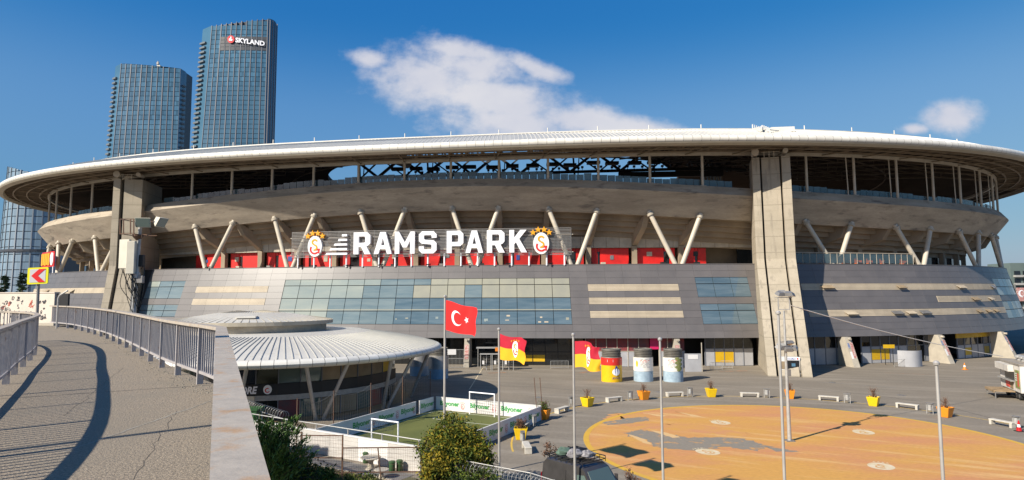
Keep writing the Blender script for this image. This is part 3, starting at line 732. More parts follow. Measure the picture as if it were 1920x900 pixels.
# --- terrace railing on the right and small spotlights on the coping
ta, tb = t_px(1492, .5, 16.5), t_px(1712, .5, 16.5)
o = MB(); strip(o, [(.45, 17.05), (.45, 17.15), (.55, 17.15), (.55, 17.05), (.45, 17.05)], 24, ta, tb); rl = o.build('terrace_railing', 'concrete_pale', STAD)
for t in np.linspace(ta, tb, 19): MB().tube([S(t, .5, 15.38), S(t, .5, 17.1)], .045, 6).build('railing_post', 'concrete_pale', rl, origin=so_)
mb = MB(); strip(mb, [(.49, 15.5), (.49, 16.95), (.505, 16.95)], 24, ta, tb); mb.build('glass_sheet', 'glass_rail', rl, origin=so_)
for x in (390, 565, 655, 715, 805, 880, 955, 1035):
    t = t_px(x, .9, 15.3); p = S(t, .7, 15.3); mb = MB(); mb.tube([p, p + Vector((0, 0, .15))], .05, 6); mb.bar(p + Vector((-.5, -.5, .2)), p + Vector((.15, 0, .3)), .22, .16); mb.build('spotlight', 'black', STAD)
# --- ground floor below the panelled base
def gf(name, x0, x1, off, z0, z1, m, th=.12, parent=STAD):
    a, b = (x if x > 7 else x for x in (x0, x1)); return wall_piece(name, a, b, off, z0, z1, m, th)
def tg(px, off=1.5, z=2.0): return t_px(px, off, z)
mb = MB(); strip(mb, [(-3.5, 0.01), (-3.5, 4.3)], 200, rad(185), rad(355)); mb.build('entrance_wall', 'facade_back', STAD)
mbm = []
def bay(x0, x1, off, zsplit, low, high, n, frame_m='concrete_pale', doors=()):
    t0, t1 = tg(x0, off), tg(x1, off); e = (t1 - t0) / n
    for i in range(n):
        a, b = t0 + i * e, t0 + (i + 1) * e; g = e * .02
        lm = doors[i] if i < len(doors) and doors[i] else low
        wall_piece('door_panel' if lm == 'door_yellow' else 'hoarding_panel', a + g, b - g, off, .06, zsplit - .04, low if lm == 'door_yellow' else lm, .08)
        if lm == 'door_yellow': wall_piece('door_panel', a + 2 * g, b - 2 * g, off + .03, .55, zsplit - .45, 'door_yellow', .04)
        wall_piece('pane', a + g, b - g, off - .05, zsplit + .04, 4.28, high, .06)
        o = wall_piece('mullion', a - .0005, a + .0005, off + .06, .02, 4.29, frame_m, .14)
    wall_piece('transom', t0, t1, off + .05, zsplit - .05, zsplit + .05, frame_m, .1)
bay(1507, 1588, 2.0, 2.5, 'hoarding', 'glass_dark', 4, 'tower_pier')
bay(1615, 1763, 1.8, 2.6, 'hoarding', 'glass_dark', 9, 'tower_pier', (None, 'door_yellow', 'door_yellow', None, None, 'glass_dark', 'glass_dark', None, None))
bay(1795, 1880, 1.6, 2.2, 'hoarding', 'glass_dark', 8, 'tower_pier', (None, 'door_yellow', None, None, 'door_yellow', None, 'door_yellow', None))
wall_piece('fascia_strip', tg(1793, 2, 3.8), tg(1878, 2, 3.8), 2.0, 3.4, 4.2, 'door_yellow')
bay(1322, 1412, 1.6, 2.6, 'hoarding', 'glass_dark', 5, 'tower_pier', (None, 'door_yellow', 'door_yellow', None, None))
bay(1236, 1284, 2.2, 2.3, 'hoarding', 'reddish_pane', 3, 'concrete_pale')
bay(1098, 1218, 2.2, 2.3, 'hoarding', 'reddish_pane', 6, 'concrete_pale', (None, None, None, None, None, None))  # reddish reflection put into the colour of the upper panes
bay(885, 1094, 0.2, 2.0, 'glass_dark', 'glass_dark', 9, 'black', (None, None, None, None, 'door_yellow', 'door_yellow', None, None, None))
bay(640, 868, 0.2, 2.0, 'glass_dark', 'glass_dark', 10, 'black', (None, None, 'door_yellow', 'door_yellow', None, None, None, None, None, None))
wall_piece('advert_panel', tg(1219, 2.3, 3.4), tg(1235, 2.3, 3.4), 2.3, 2.6, 4.25, 'ad_magenta')
wall_piece('advert_panel', tg(1205, 2.3, 1.4), tg(1215, 2.3, 1.4), 2.35, .5, 2.0, 'door_yellow')
for i, (x, off, zz) in enumerate([(878, 3.2, 0), (1283, 3.3, 0), (1602, 4.6, 0), (1776, 4.8, 0), (1887, 4.8, 0)]):    # raking buttresses under the base
    t = t_px(x + (16 if i > 1 else 0), off, 1.5); tan, nor = frame(t); c = S(t, 0, 0); w = (.5 if i > 1 else .4); mb = MB()
    up = [(2.6 if i > 1 else 1.6, 0), (6.0 if i > 1 else 4.2, 0), (4.2 if i > 1 else 3.4, 4.27), (2.6 if i > 1 else 1.6, 4.27)]; V = []
    for v in (-w, w):
        for u, z in up: V.append(c + tan * v + nor * u + Vector((0, 0, z)))
    b = mb.add(V, [(0, 1, 2, 3), (7, 6, 5, 4), (0, 4, 5, 1), (1, 5, 6, 2), (2, 6, 7, 3), (3, 7, 4, 0)]).build('buttress', 'concrete_pale', STAD)
    mb = MB(); slope = (up[2][0] - up[1][0]) / 4.27
    def F_(v, z, e=.02): return c + tan * v + nor * (up[1][0] + slope * z + e) + Vector((0, 0, z))
    for (v0, v1, z0, z1, m) in ((-.42, -.1, 2.7, 3.4, 'poster_blue'), (.02, .42, 1.3, 3.5, 'poster_red'), (-.38, -.06, 1.2, 2.2, 'board_white')) if i > 1 else ((-.3, .3, 1.2, 3.3, 'poster_red'),):
        q = MB(); q.hexa([F_(v0, z0, 0), F_(v1, z0, 0), F_(v1, z0, .03), F_(v0, z0, .03), F_(v0, z1, 0), F_(v1, z1, 0), F_(v1, z1, .03), F_(v0, z1, .03)])
        q.build('poster', m, b)
    p = c + nor * (up[2][0] + .2) + Vector((0, 0, 4.0)); MB().tube([p, p + nor * .45], .16, 8).box(p + tan * .2, (.3, .3, .2)).build('security_camera', 'concrete_pale', b)

# ------------------------------------------------------------------ big name sign on the terrace edge
SG0, SG1 = t_px(547, 1.0, 19), t_px(1071, 1.0, 19)
SIGN = thing('sign', 'long white lettered sign on a wire grid along the terrace above the grey panels', 'sign', S((SG0 + SG1) / 2, 1.0, 15.3))
sgo = parent_origin(SIGN)
mb = MB()
for z in np.linspace(16.9, 21.0, 19): strip(mb, [(1.0, z - .045), (1.0, z + .045)], 40, SG0, SG1)
mb.build('wire_grid', 'steel_grey', SIGN)
mb = MB()
for z in (17.3, 20.0): mb.tube([S(t, .85, z) for t in np.linspace(SG0 - .004, SG1 + .004, 30)], .07, 6)
mb.build('rail', 'steel_cream', SIGN)
for t in np.linspace(SG0 + .012, SG1 - .012, 17):
    MB().tube([S(t, .8, 15.25), S(t, .8, 17.4)], .13, 8).build('post', 'sign_white', SIGN, smooth=True)
for t in np.linspace(SG0, SG1, 24): MB().bar(S(t, .96, 16.85), S(t, .96, 21.0), .05).build('upright', 'steel_grey', SIGN)
LT = .22   # stroke as a fraction of letter height
def glyph(ch):
    """outer outline and holes in a 0..w by 0..1 box, chamfered block capitals"""
    s = .22; c = .12
    if ch == 'R': return .74, [(0, 0), (s, 0), (s, .33), (.34, .33), (.50, 0), (.75, 0), (.57, .36), (.66, .40), (.74, .50), (.74, .86), (.60, 1), (0, 1)], [[(s, .52), (s, .81), (.48, .81), (.52, .77), (.52, .56), (.48, .52)]]
    if ch == 'P': return .74, [(0, 0), (s, 0), (s, .31), (.60, .31), (.74, .45), (.74, .86), (.60, 1), (0, 1)], [[(s, .50), (s, .81), (.48, .81), (.52, .77), (.52, .54), (.48, .50)]]
    if ch == 'A': return .86, [(0, 0), (.22, 0), (.29, .22), (.57, .22), (.64, 0), (.86, 0), (.56, 1), (.30, 1)], [[(.34, .40), (.43, .74), (.52, .40)]]
    if ch == 'M': return .98, [(0, 0), (s, 0), (s, .60), (.40, .28), (.58, .28), (.76, .60), (.76, 0), (.98, 0), (.98, 1), (.78, 1), (.49, .50), (.20, 1), (0, 1)], []
    if ch == 'S': return .78, [(.14, 0), (.64, 0), (.78, .14), (.78, .46), (.66, .58), (.26, .62), (.22, .66), (.22, .79), (.25, .82), (.53, .82), (.56, .79), (.56, .70), (.78, .70), (.78, .86), (.64, 1), (.14, 1), (0, .86), (0, .56), (.12, .44), (.52, .40), (.56, .36), (.56, .21), (.53, .18), (.25, .18), (.22, .21), (.22, .32), (0, .32), (0, .14)], []
    if ch == 'K': return .80, [(0, 0), (s, 0), (s, .36), (.30, .45), (.54, 0), (.80, 0), (.45, .60), (.78, 1), (.50, 1), (s, .66), (s, 1), (0, 1)], []
def flat_fill(out, holes):
    """triangulate an outline with holes; returns verts, faces"""
    bm = bmesh.new(); es = []
    for loop in [out] + holes:
        vs = [bm.verts.new((x, y, 0)) for x, y in loop]
        es += [bm.edges.new((vs[i], vs[(i + 1) % len(vs)])) for i in range(len(vs))]
    bmesh.ops.triangle_fill(bm, use_beauty=True, edges=es)
    bm.verts.index_update(); v = [(p.co.x, p.co.y) for p in bm.verts]; f = [tuple(p.index for p in q.verts) for q in bm.faces]; bm.free(); return v, f
def solid(mb, out, holes, fn, d0, d1):
    v, f = flat_fill(out, holes); n = len(v)
    V = [fn(x, y, d1) for x, y in v] + [fn(x, y, d0) for x, y in v]; F = list(f) + [tuple(i + n for i in q)[::-1] for q in f]
    o = 0
    for loop in [out] + holes:
        m = len(loop)
        for i in range(m): a, b = o + i, o + (i + 1) % m; F.append((a, b, b + n, a + n))
        o += m
    return mb.add(V, F)
def sgn(x0, x1, z0, z1, w):
    """map glyph units to the sign: x fraction between two angles"""
    t0, t1 = t_px(x0, 1.3, (z0 + z1) / 2), t_px(x1, 1.3, (z0 + z1) / 2)
    return lambda x, y, d: S(t0 + (t1 - t0) * x / w, 1.1 + d, z0 + (z1 - z0) * y)
for ch, x0, x1 in (('R', 664, 695), ('A', 702, 735), ('M', 741, 778), ('S', 786, 819), ('P', 838, 869), ('A', 873, 906), ('R', 913, 946), ('K', 955, 988)):
    w, o, h = glyph(ch); solid(MB(), o, h, sgn(x0, x1, 17.25, 20.75, w), 0, .38).build('letter', 'sign_white', SIGN)
for i, (x0, x1) in enumerate(((611, 651.5), (619, 651.5), (627, 651.5), (635, 651.5), (642, 651.5))):   # stepped stripes of the logo
    z0 = 17.2 + i * .74; f = sgn(x0, x1, z0, z0 + .34, 1)
    solid(MB(), [(0, 0), (1, 0), (1, 1), (.07, 1)], [], f, 0, .38).build('logo_bar', 'sign_white', SIGN)
def circ(cx, cy, rx, ry, n=28, a0=0, a1=2 * math.pi): return [(cx + rx * math.cos(a0 + (a1 - a0) * i / n), cy + ry * math.sin(a0 + (a1 - a0) * i / n)) for i in range(n)]
def arcband(cx, cy, rx, ry, w, a0, a1, n=18):
    A = [a0 + (a1 - a0) * i / n for i in range(n + 1)]
    return [(cx + rx * math.cos(a), cy + ry * math.sin(a)) for a in A] + [(cx + (rx - w) * math.cos(a), cy + (ry - w) * math.sin(a)) for a in A[::-1]]
def star(cx, cy, r, rot=math.pi / 2): return [(cx + (r if i % 2 == 0 else r * .42) * math.cos(rot + i * math.pi / 5), cy + (r if i % 2 == 0 else r * .42) * math.sin(rot + i * math.pi / 5)) for i in range(10)]
def crest(parent, fn, th, stars=True, mats=('crest_white', 'crest_red', 'crest_gold'), org=None, names=True):
    """club crest in a unit box (x -.5...5, y 0..1.25): white oval, red and gold interlaced initials, stars above"""
    mw, mr_, mg = mats
    solid(MB(), circ(0, .5, .36, .5), [], lambda x, y, d: fn(x, y, d * th), 0, 1).build('crest_disc', mw, parent, origin=org)
    f2 = lambda x, y, d: fn(x, y, th + d * .03)
    mb = MB(); solid(mb, arcband(0, .36, .25, .25, .085, rad(-40), rad(-215)), [], f2, .3, 1); solid(mb, [(.02, .30), (.27, .30), (.27, .39), (.02, .39)], [], f2, .3, 1)
    solid(mb, [(.17, .16), (.255, .16), (.255, .30), (.17, .30)], [], f2, .3, 1); mb.build('crest_initial', mr_, parent, origin=org)
    mb = MB(); solid(mb, arcband(0, .70, .16, .15, .075, rad(20), rad(255)), [], f2, .3, 1.6); solid(mb, arcband(-.01, .44, .155, .155, .075, rad(95), rad(-110)), [], f2, .3, 1.6)
    mb.build('crest_initial', mg, parent, origin=org)
    if stars:
        for i, (x, y) in enumerate(((-.37, 1.0), (-.135, 1.13), (.135, 1.13), (.37, 1.0))):
            solid(MB(), star(x, y, .155), [], lambda x, y, d: fn(x, y, d * th), .2, 1).build('star', mg, parent, origin=org)
for x0, xc, zc in ((0, 591.5, 0), (1, 1014.5, 0)):
    tc = t_px(xc, 1.3, 19); sc = 3.35; ln = (S(tc + .001, 1.3, 0) - S(tc, 1.3, 0)).length / .001
    crest(SIGN, lambda x, y, d: S(tc + x * sc / ln, 1.12 + d, 16.95 + y * sc), .35)
# small orange board on the far left terrace
t0, t1 = t_px(80, 1.2, 17.5), t_px(103, 1.2, 17.5)
c = S((t0 + t1) / 2, 1.0, 15.3); SB = thing('sign_board', 'small orange and red sign board on posts at the left end of the terrace', 'sign', c)
a, b = S(t0, 1.2, 0), S(t1, 1.2, 0); dvec = b - a
def sbf(u, z, d): return a + dvec * u + Vector((0, 0, z)) + frame((t0 + t1) / 2)[1] * d
def sbox(name, u0, u1, z0, z1, d0, d1, m): return MB().hexa([sbf(u0, z0, d0), sbf(u1, z0, d0), sbf(u1, z0, d1), sbf(u0, z0, d1), sbf(u0, z1, d0), sbf(u1, z1, d0), sbf(u1, z1, d1), sbf(u0, z1, d1)]).build(name, m, SB)
sbox('panel', 0, 1, 16.6, 19.6, 0, .15, 'crest_red')
for i in range(5): sbox('letter', .04 + i * .135, .04 + i * .135 + .11, 16.9 + .12 * (i % 2), 19.3, .15, .35, 'crest_gold')
solid(MB(), circ(.85, .5, .12, .42), [], lambda x, y, d: sbf(x, 16.6 + y * 3, .15 + d * .15), 0, 1).build('crest_disc', 'crest_white', SB)
for u in (.1, .5, .9): sbox('post', u - .02, u + .02, 15.3, 16.6, 0, .12, 'sign_white')
# orange armchairs on the right-hand terrace
def chair():
    r = thing('armchair', 'orange armchair', 'chair', (0, 0, 0), 'orange armchairs on the right-hand terrace')
    MB().box((0, 0, .35), (.8, .7, .2), 0, .04).build('seat', 'chair_orange', r); MB().box((0, .32, .72), (.8, .14, .6), 0, .04).build('backrest', 'chair_orange', r)
    for x in (-.42, .42): MB().box((x, 0, .48), (.1, .7, .5)).build('armrest', 'chair_orange', r)
    for x in (-.35, .35):
        for y in (-.28, .28): MB().box((x, y, .125), (.06, .06, .25)).build('leg', 'black', r)
    return r
pc = chair(); cl = ['first orange armchair behind the terrace railing, counted from the tall pylon', 'second orange armchair from the pylon behind the terrace railing', 'third orange armchair from the pylon behind the terrace railing',
                    'fourth orange armchair from the pylon behind the terrace railing', 'next to last orange armchair behind the terrace railing', 'orange armchair farthest right behind the terrace railing']
for i, x in enumerate((1541, 1584, 1608, 1629, 1653, 1692)):
    t = t_px(x, -.8, 15.8); loc = S(t, -.7, 15.28); loc = loc
    o = pc if i == 0 else copy_tree(pc); o.location = loc; o.rotation_euler.z = ROT + .3 * i; o['label'] = cl[i]

# ------------------------------------------------------------------ ground, paint, pitch
def sheet(name, pts, z, m, kind='structure', parent=None):
    bm = bmesh.new(); vs = [bm.verts.new((p[0], p[1], z)) for p in pts]; f = bm.faces.new(vs); bmesh.ops.triangulate(bm, faces=[f])
    me = bpy.data.meshes.new(name); bm.normal_update()
    if bm.faces[:] and sum(f.normal.z for f in bm.faces) < 0: bmesh.ops.reverse_faces(bm, faces=bm.faces)
    bm.to_mesh(me); bm.free(); me.materials.append(MATS[m]); o = bpy.data.objects.new(name, me); COL.objects.link(o)
    if parent: o.parent = parent
    if kind: o['kind'] = kind
    return o
mb = MB(); mb.grid(lambda u, v: Vector((-4000 + 8000 * u, -2000 + 8000 * v, 0)), 40, 40); tag(mb.build('ground', 'asphalt'), kind='structure')
CC = Vector((21.1, 47.5, 0)); CR = 15.85
circle = sheet('painted_circle', [(CC.x + (CR - .05) * math.cos(a), CC.y + (CR - .05) * math.sin(a)) for a in np.linspace(0, 2 * math.pi, 121)[:-1]], .004, 'orange_paint')
mb = MB(); n = 120
V = []; F = []
for k in range(n):
    a = 2 * math.pi * k / n
    for r in (CR - .42, CR): V.append((CC.x + r * math.cos(a), CC.y + r * math.sin(a), .008))
for k in range(n): j = (k + 1) % n; F.append((2 * k, 2 * k + 1, 2 * j + 1, 2 * j))
tag(mb.add(V, F).build('circle_border', 'ring_yellow', circle))
def ringline(name, c, r, w, z, m, a0, a1, n=90):
    V = []; F = []
    for k in range(n + 1):
        a = a0 + (a1 - a0) * k / n
        for q in (r - w / 2, r + w / 2): V.append((c[0] + q * math.cos(a), c[1] + q * math.sin(a), z))
    for k in range(n): F.append((2 * k, 2 * k + 1, 2 * k + 3, 2 * k + 2))
    return tag(MB().add(V, F).build(name, m), kind='structure')
ringline('painted_line', (21.1, 47.5), 21.2, .14, .005, 'line_yellow', rad(-20), rad(186))
for px, py, r0 in ((1351, 792, .25), (1619, 810, -.2), (1327, 847, .45), (1652, 874, -.5)):
    c = gp(px, py, .012); rt = math.atan2(c.x - CC.x, -(c.y - CC.y)) if False else r0
    mb = MB(); f = lambda x, y, d: Vector((c.x + 1.25 * (x * math.cos(rt) - (y - .5) * 1.15 * math.sin(rt)), c.y + 1.25 * (x * math.sin(rt) + (y - .5) * 1.15 * math.cos(rt)), .010 + d))
    v, q = flat_fill(circ(0, .5, .62, .62), []); mb.add([f(a, b, 0) for a, b in v], q); mo = MB()
    for ab in (arcband(0, .38, .27, .27, .09, rad(-30), rad(-215)), arcband(0, .68, .18, .16, .08, rad(20), rad(255)), arcband(0, .45, .16, .15, .08, rad(95), rad(-110))):
        v, q = flat_fill(ab, []); mo.add([f(a, b, .004) for a, b in v], q)
    for sx in (-.3, -.1, .1, .3):
        v, q = flat_fill(star(sx, 1.28 - abs(sx) * .25, .1), []); mb.add([f(a, b, .001) for a, b in v], q)
    em = mb.build('painted_emblem', 'emblem_white', circle); mo.build('emblem_initials', 'orange_paint', em)
# places where the paint has worn through to the asphalt, and pale sweeps of newer paint
rpt = random.Random(12)
def worn(pts, z, m, name, jag=.12):
    P = [gp(x, y, 0) for x, y in pts]; out = []
    for i, p in enumerate(P):
        q = P[(i + 1) % len(P)]; n = max(2, int((q - p).length / .25))
        for k in range(n): s = k / n; e = p.lerp(q, s); out.append((e.x + rpt.gauss(0, jag), e.y + rpt.gauss(0, jag * .8)))
    o = sheet(name, out, z, m, None, circle)
worn([(1172, 812), (1200, 806), (1240, 812), (1290, 820), (1345, 820), (1400, 823), (1442, 838), (1420, 846), (1360, 838), (1310, 845), (1262, 842), (1226, 838), (1212, 824), (1180, 818)], .0065, 'asphalt_worn', 'worn_patch')
worn([(1122, 792), (1150, 789), (1175, 784), (1210, 782), (1218, 788), (1180, 794), (1140, 797)], .0065, 'asphalt_worn', 'worn_patch', .08)
worn([(1440, 838), (1490, 845), (1500, 848), (1450, 846)], .0065, 'asphalt_worn', 'worn_patch', .08)
for pts in ([(1218, 806), (1250, 811), (1275, 820), (1262, 821), (1230, 811)], [(1180, 815), (1205, 822), (1225, 834), (1210, 832), (1186, 820)], [(1205, 774), (1250, 779), (1240, 782)], [(1260, 770), (1330, 784), (1300, 781)]): worn(pts, .0075, 'paint_pale', 'pale_patch', .05)
for pts in ([(1140, 800), (1300, 795), (1420, 815), (1390, 818), (1250, 806)], [(1150, 775), (1230, 778), (1200, 785), (1130, 786)], [(1430, 848), (1500, 850), (1480, 853)]): worn(pts, .0055, 'paint_pink', 'faded_patch', .2)
def streak(pts, w, z, m, name):
    P = [gp(x, y, 0) for x, y in pts]; mb = MB()
    for a, b in zip(P[:-1], P[1:]):
        d = (b - a).normalized(); n_ = Vector((-d.y, d.x, 0)) * (w / 2); mb.quad(*[Vector((q.x, q.y, z)) for q in (a - n_, b - n_, b + n_, a + n_)])
    return tag(mb.build(name, m), kind='structure')
streak([(1310, 704), (1365, 707), (1470, 712)], .12, .0045, 'tar', 'tar_seam'); streak([(780, 727), (890, 722), (1000, 725), (1092, 733)], .1, .0045, 'tar', 'tar_seam'); streak([(1500, 727), (1640, 741), (1760, 758), (1880, 790)], .1, .0045, 'tar', 'tar_seam')
streak([(1085, 700), (1118, 694)], .9, .005, 'spray_orange', 'spray_mark'); streak([(1350, 697), (1400, 695)], .7, .005, 'spray_orange', 'spray_mark'); streak([(915, 700), (948, 698)], .8, .005, 'spray_orange', 'spray_mark'); streak([(1660, 699), (1760, 703)], .25, .005, 'spray_orange', 'spray_mark')
streak([(905, 690), (880, 730)], .12, .005, 'emblem_white', 'painted_line'); streak([(1530, 716), (1680, 727)], .5, .0048, 'emblem_initial_grey', 'faded_line')
for px, py in ((1235, 735), (1560, 717), (1010, 745), (1690, 741)):
    c = gp(px, py, 0); tag(MB().lathe(c + Vector((0, 0, .002)), [(.42, 0), (.42, .012), (0, .012)], 20).build('manhole_cover', 'steel_grey', origin=c), kind='structure')
P1, P2, P3, P4 = Vector((-14.9, 45.8, 0)), Vector((-5.9, 40.3, 0)), Vector((2.4, 56.4, 0)), Vector((-7.4, 61.5, 0))
turf = tag(sheet('football_turf', [P1, P2, P3, P4], .006, 'turf'), kind='structure')
def pp(u, v, z=0): return P1.lerp(P2, u).lerp(P4.lerp(P3, u), v) + Vector((0, 0, z))
mb = MB()
def pl(u0, v0, u1, v1, w=.07):
    a, b = pp(u0, v0, .010), pp(u1, v1, .010); d = (b - a).normalized(); n_ = Vector((-d.y, d.x, 0)) * w; mb.quad(a - n_, b - n_, b + n_, a + n_)
for l in ((.04, .03, .96, .03), (.96, .035, .96, .965), (.96, .97, .04, .97), (.04, .965, .04, .035), (.2, .965, .2, .79), (.205, .785, .795, .785), (.8, .79, .8, .965), (.2, .035, .2, .2), (.205, .205, .795, .205), (.8, .2, .8, .035)): pl(*l)
mb.build('pitch_line', 'turf_line', turf)
# white advertising boards round the pitch: every board a thing
def board(a, b, h, label, texts, flip=False, group='advertising boards round the football pitch'):
    d = (b - a); L_ = d.length; d.normalize(); n_ = Vector((d.y, -d.x, 0)) * (-1 if flip else 1)
    r = thing('advertising_board', label, 'board', a, group)
    def f(x, z, e): return a + d * x + n_ * e + Vector((0, 0, z))
    MB().hexa([f(.02, 0, -.06), f(L_ - .02, 0, -.06), f(L_ - .02, 0, 0), f(.02, 0, 0), f(.02, h, -.06), f(L_ - .02, h, -.06), f(L_ - .02, h, 0), f(.02, h, 0)]).build('panel', 'board_white', r)
    MB().hexa([f(.02, h, -.09), f(L_ - .02, h, -.09), f(L_ - .02, h, .03), f(.02, h, .03), f(.02, h + .05, -.09), f(L_ - .02, h + .05, -.09), f(L_ - .02, h + .05, .03), f(.02, h + .05, .03)]).build('top_rail', 'board_white', r)
    for x, kind in texts:
        if kind == 't':
            mb = MB(); put_text(mb, 'Bilyoner', lambda u, v: f(x + u * 2.15, h * .26 + v * h * .5, .012), bold=.03); mb.build('lettering', 'print_green', r)
        else:
            mb = MB(); v, q = flat_fill(circ(0, 0, .2, .27, 18), [circ(0, 0, .16, .23, 18)]); mb.add([f(x + p[0], h * .4 + p[1], .012) for p in v], q)
            v, q = flat_fill(arcband(0, -.03, .11, .13, .05, rad(-30), rad(-300)), []); mb.add([f(x + p[0], h * .4 + p[1], .012) for p in v], q)
            for sx in (-.2, -.07, .07, .2): v, q = flat_fill(star(sx, .39 - abs(sx) * .3, .055), []); mb.add([f(x + p[0], h * .4 + p[1], .012) for p in v], q)
            mb.build('emblem', 'print_red', r)
    return r
BH = 1.15
lA, lB = pp(-.012, .04), pp(-.012, .83); Ld = (lB - lA).length
board(lA, lB, BH, 'long white board with green lettering on the left side of the pitch', [(Ld * .36, 't'), (Ld * .55, 'e'), (Ld * .60, 't'), (Ld * .79, 'e'), (Ld * .83, 't'), (Ld * .975, 'e')])
lC, lD = pp(-.012, .86), pp(-.012, 1.0); board(lC, lD, BH, 'short white board at the far left corner of the pitch', [(.25, 't')])
lE, lF = pp(0, 1.01), pp(1.0, 1.01); Le = (lF - lE).length
board(lE, lF, BH, 'white board with green lettering behind the far goal', [(.5, 't'), (3.0, 'e'), (3.75, 't'), (6.35, 'e'), (7.1, 't'), (10.0, 'e')])
r0, r1 = pp(1.012, .03), pp(1.012, 1.0); Lr = (r1 - r0).length
board(r0, r1, BH, 'long white board facing the plaza on the right side of the pitch', [(1.6 + i * 3.35, 't') for i in range(5)] + [(.95 + i * 3.35, 'e') for i in range(6)])
# ------------------------------------------------------------------ round shop pavilion in front of the stadium
PC = Vector((-24.4, 68.3, 0)); PR = 16.8
PAV = thing('shop_pavilion', 'round shop pavilion with white ribbed cone roof and dark glass walls', 'building', PC)
def PP(a, r, z): return Vector((PC.x + r * math.cos(a), PC.y + r * math.sin(a), z))
mb = MB(); mb.lathe(PC, [(8.2, 7.15), (9.0, 7.0), (12.5, 6.45), (15, 5.95), (16.2, 5.62), (16.2, 5.5), (8, 6.9)], 120)
proof = mb.build('roof', 'pavilion_roof', PAV, smooth=True); po = PC
n = 104
gm = MB(); A0, A1 = 0, 2 * math.pi / n
prof = [(16.15 + .62 * math.cos(a), 5.24 + .38 * math.sin(a)) for a in np.linspace(-1.9, 1.9, 9)]
mb = MB(); V = []; F = []
for a in (A0 + .0012, A1 - .0012):
    for r, z in prof: V.append(Vector((PC.x + r * math.cos(a), PC.y + r * math.sin(a), z)))
k = len(prof)
for i in range(k - 1): F.append((i, k + i, k + i + 1, i + 1))
e0 = mb.add(V, F).build('eave_panel', 'roof_white', proof, smooth=True)
for i in range(1, n): inst(e0.data, 'eave_panel', proof, Matrix.Rotation(2 * math.pi * i / n, 4, 'Z'))
MB().lathe(PC, [(15.5 , 4.9), (16.1 + .54, 5.24), (15.9, 5.58), (15.0, 5.5)], 104).build('eave_core', 'roof_beam', proof)
s0 = MB(); a = 0.0
for (ra, za), (rb2, zb) in (((9.0, 7.0), (12.5, 6.45)), ((12.5, 6.45), (15, 5.95)), ((15, 5.95), (16.2, 5.62))): s0.hexa([PP(-.0022, ra, za - .05), PP(-.0022, rb2, zb - .05), PP(.0022, rb2, zb - .05), PP(.0022, ra, za - .05), PP(-.0022, ra, za + .06), PP(-.0022, rb2, zb + .06), PP(.0022, rb2, zb + .06), PP(.0022, ra, za + .06)])
r0 = s0.build('roof_seam', 'roof_skin', proof)
for i in range(1, 160): inst(r0.data, 'roof_seam', proof, Matrix.Rotation(2 * math.pi * i / 160, 4, 'Z'))
# raised drum with its own low cone
DC = Vector((-28.2, 69.0, 0))
MB().lathe(DC, [(7.9, 6.6), (7.9, 8.0)], 48, 1.0, .86).build('drum', 'concrete_pale', PAV)
mb = MB(); mb.lathe(DC, [(8.5, 7.95), (8.5, 8.25), (4, 8.95), (0, 9.35)], 64, 1.0, .86); ur = mb.build('drum_roof', 'pavilion_roof', PAV, smooth=True)
mb = MB()
for i in range(70):
    a = 2 * math.pi * i / 70; mb.bar(DC + Vector((8.5 * math.cos(a), 7.3 * math.sin(a), 8.27)), DC + Vector((1.5 * math.cos(a), 1.3 * math.sin(a), 9.24)), .05, .05)
tag(mb.build('seam', 'roof_band', ur), kind='stuff')
MB().lathe(DC, [(8.6, 7.88), (8.62, 8.24), (8.4, 8.24)], 64, 1, .86).build('eave', 'roof_band', ur)
c = Vector((-26.6, 64.0, 8.72)); MB().box(c, (1.9, 1.3, .18), .2).build('skylight', 'roof_white', ur)
# glazed walls in four bands
MB().lathe(PC, [(11.55, 0), (11.55, 5.4), (15.5, 5.45)], 90).build('core_wall', 'facade_back', PAV)
NB = 40; rp = random.Random(2)
def pwall(name, a0, a1, z0, z1, r, m, th=.1):
    mb = MB(); mb.hexa([PP(a0, r, z0), PP(a1, r, z0), PP(a1, r - th, z0), PP(a0, r - th, z0), PP(a0, r, z1), PP(a1, r, z1), PP(a1, r - th, z1), PP(a0, r - th, z1)]); return mb.build(name, m, PAV)
for i in range(NB):
    a0, a1 = 2 * math.pi * i / NB + .004, 2 * math.pi * (i + 1) / NB - .004; d = math.degrees(a0)
    if d < 170: continue
    up = 'glass_dark' if rp.random() < .55 else 'van_glass'
    if 305 < d < 345 and rp.random() < .5: up = 'mottled_tan'  # tan reflection put into the colour of some panes
    if 341 < d < 350: up = 'door_yellow'
    shop = 252 < d < 278
    pwall('window_pane', a0, a1, 3.15, 4.7, 11.9, up)
    pwall('dark_band', a0 - .004, a1 + .004, 2.15, 3.12, 12.0, 'black')
    if shop: pwall('shutter', a0, a1, .05, 2.1, 11.95, 'panel_cream')
    else:
        for q in range(4): pwall('louvre', a0 - .004, a1 + .004, 1.68 + q * .115, 1.68 + q * .115 + .1, 12.02, 'galvanised')
        pwall('window_pane', a0, a1, .08, 1.62, 11.9, rp.choice(['glass_dark', 'mottled_tan', 'glass_dark', 'reddish_pane', 'van_glass']))
    pwall('mullion', a0 - .006, a0 + .001, .0, 4.7, 11.97, 'tower_pier')
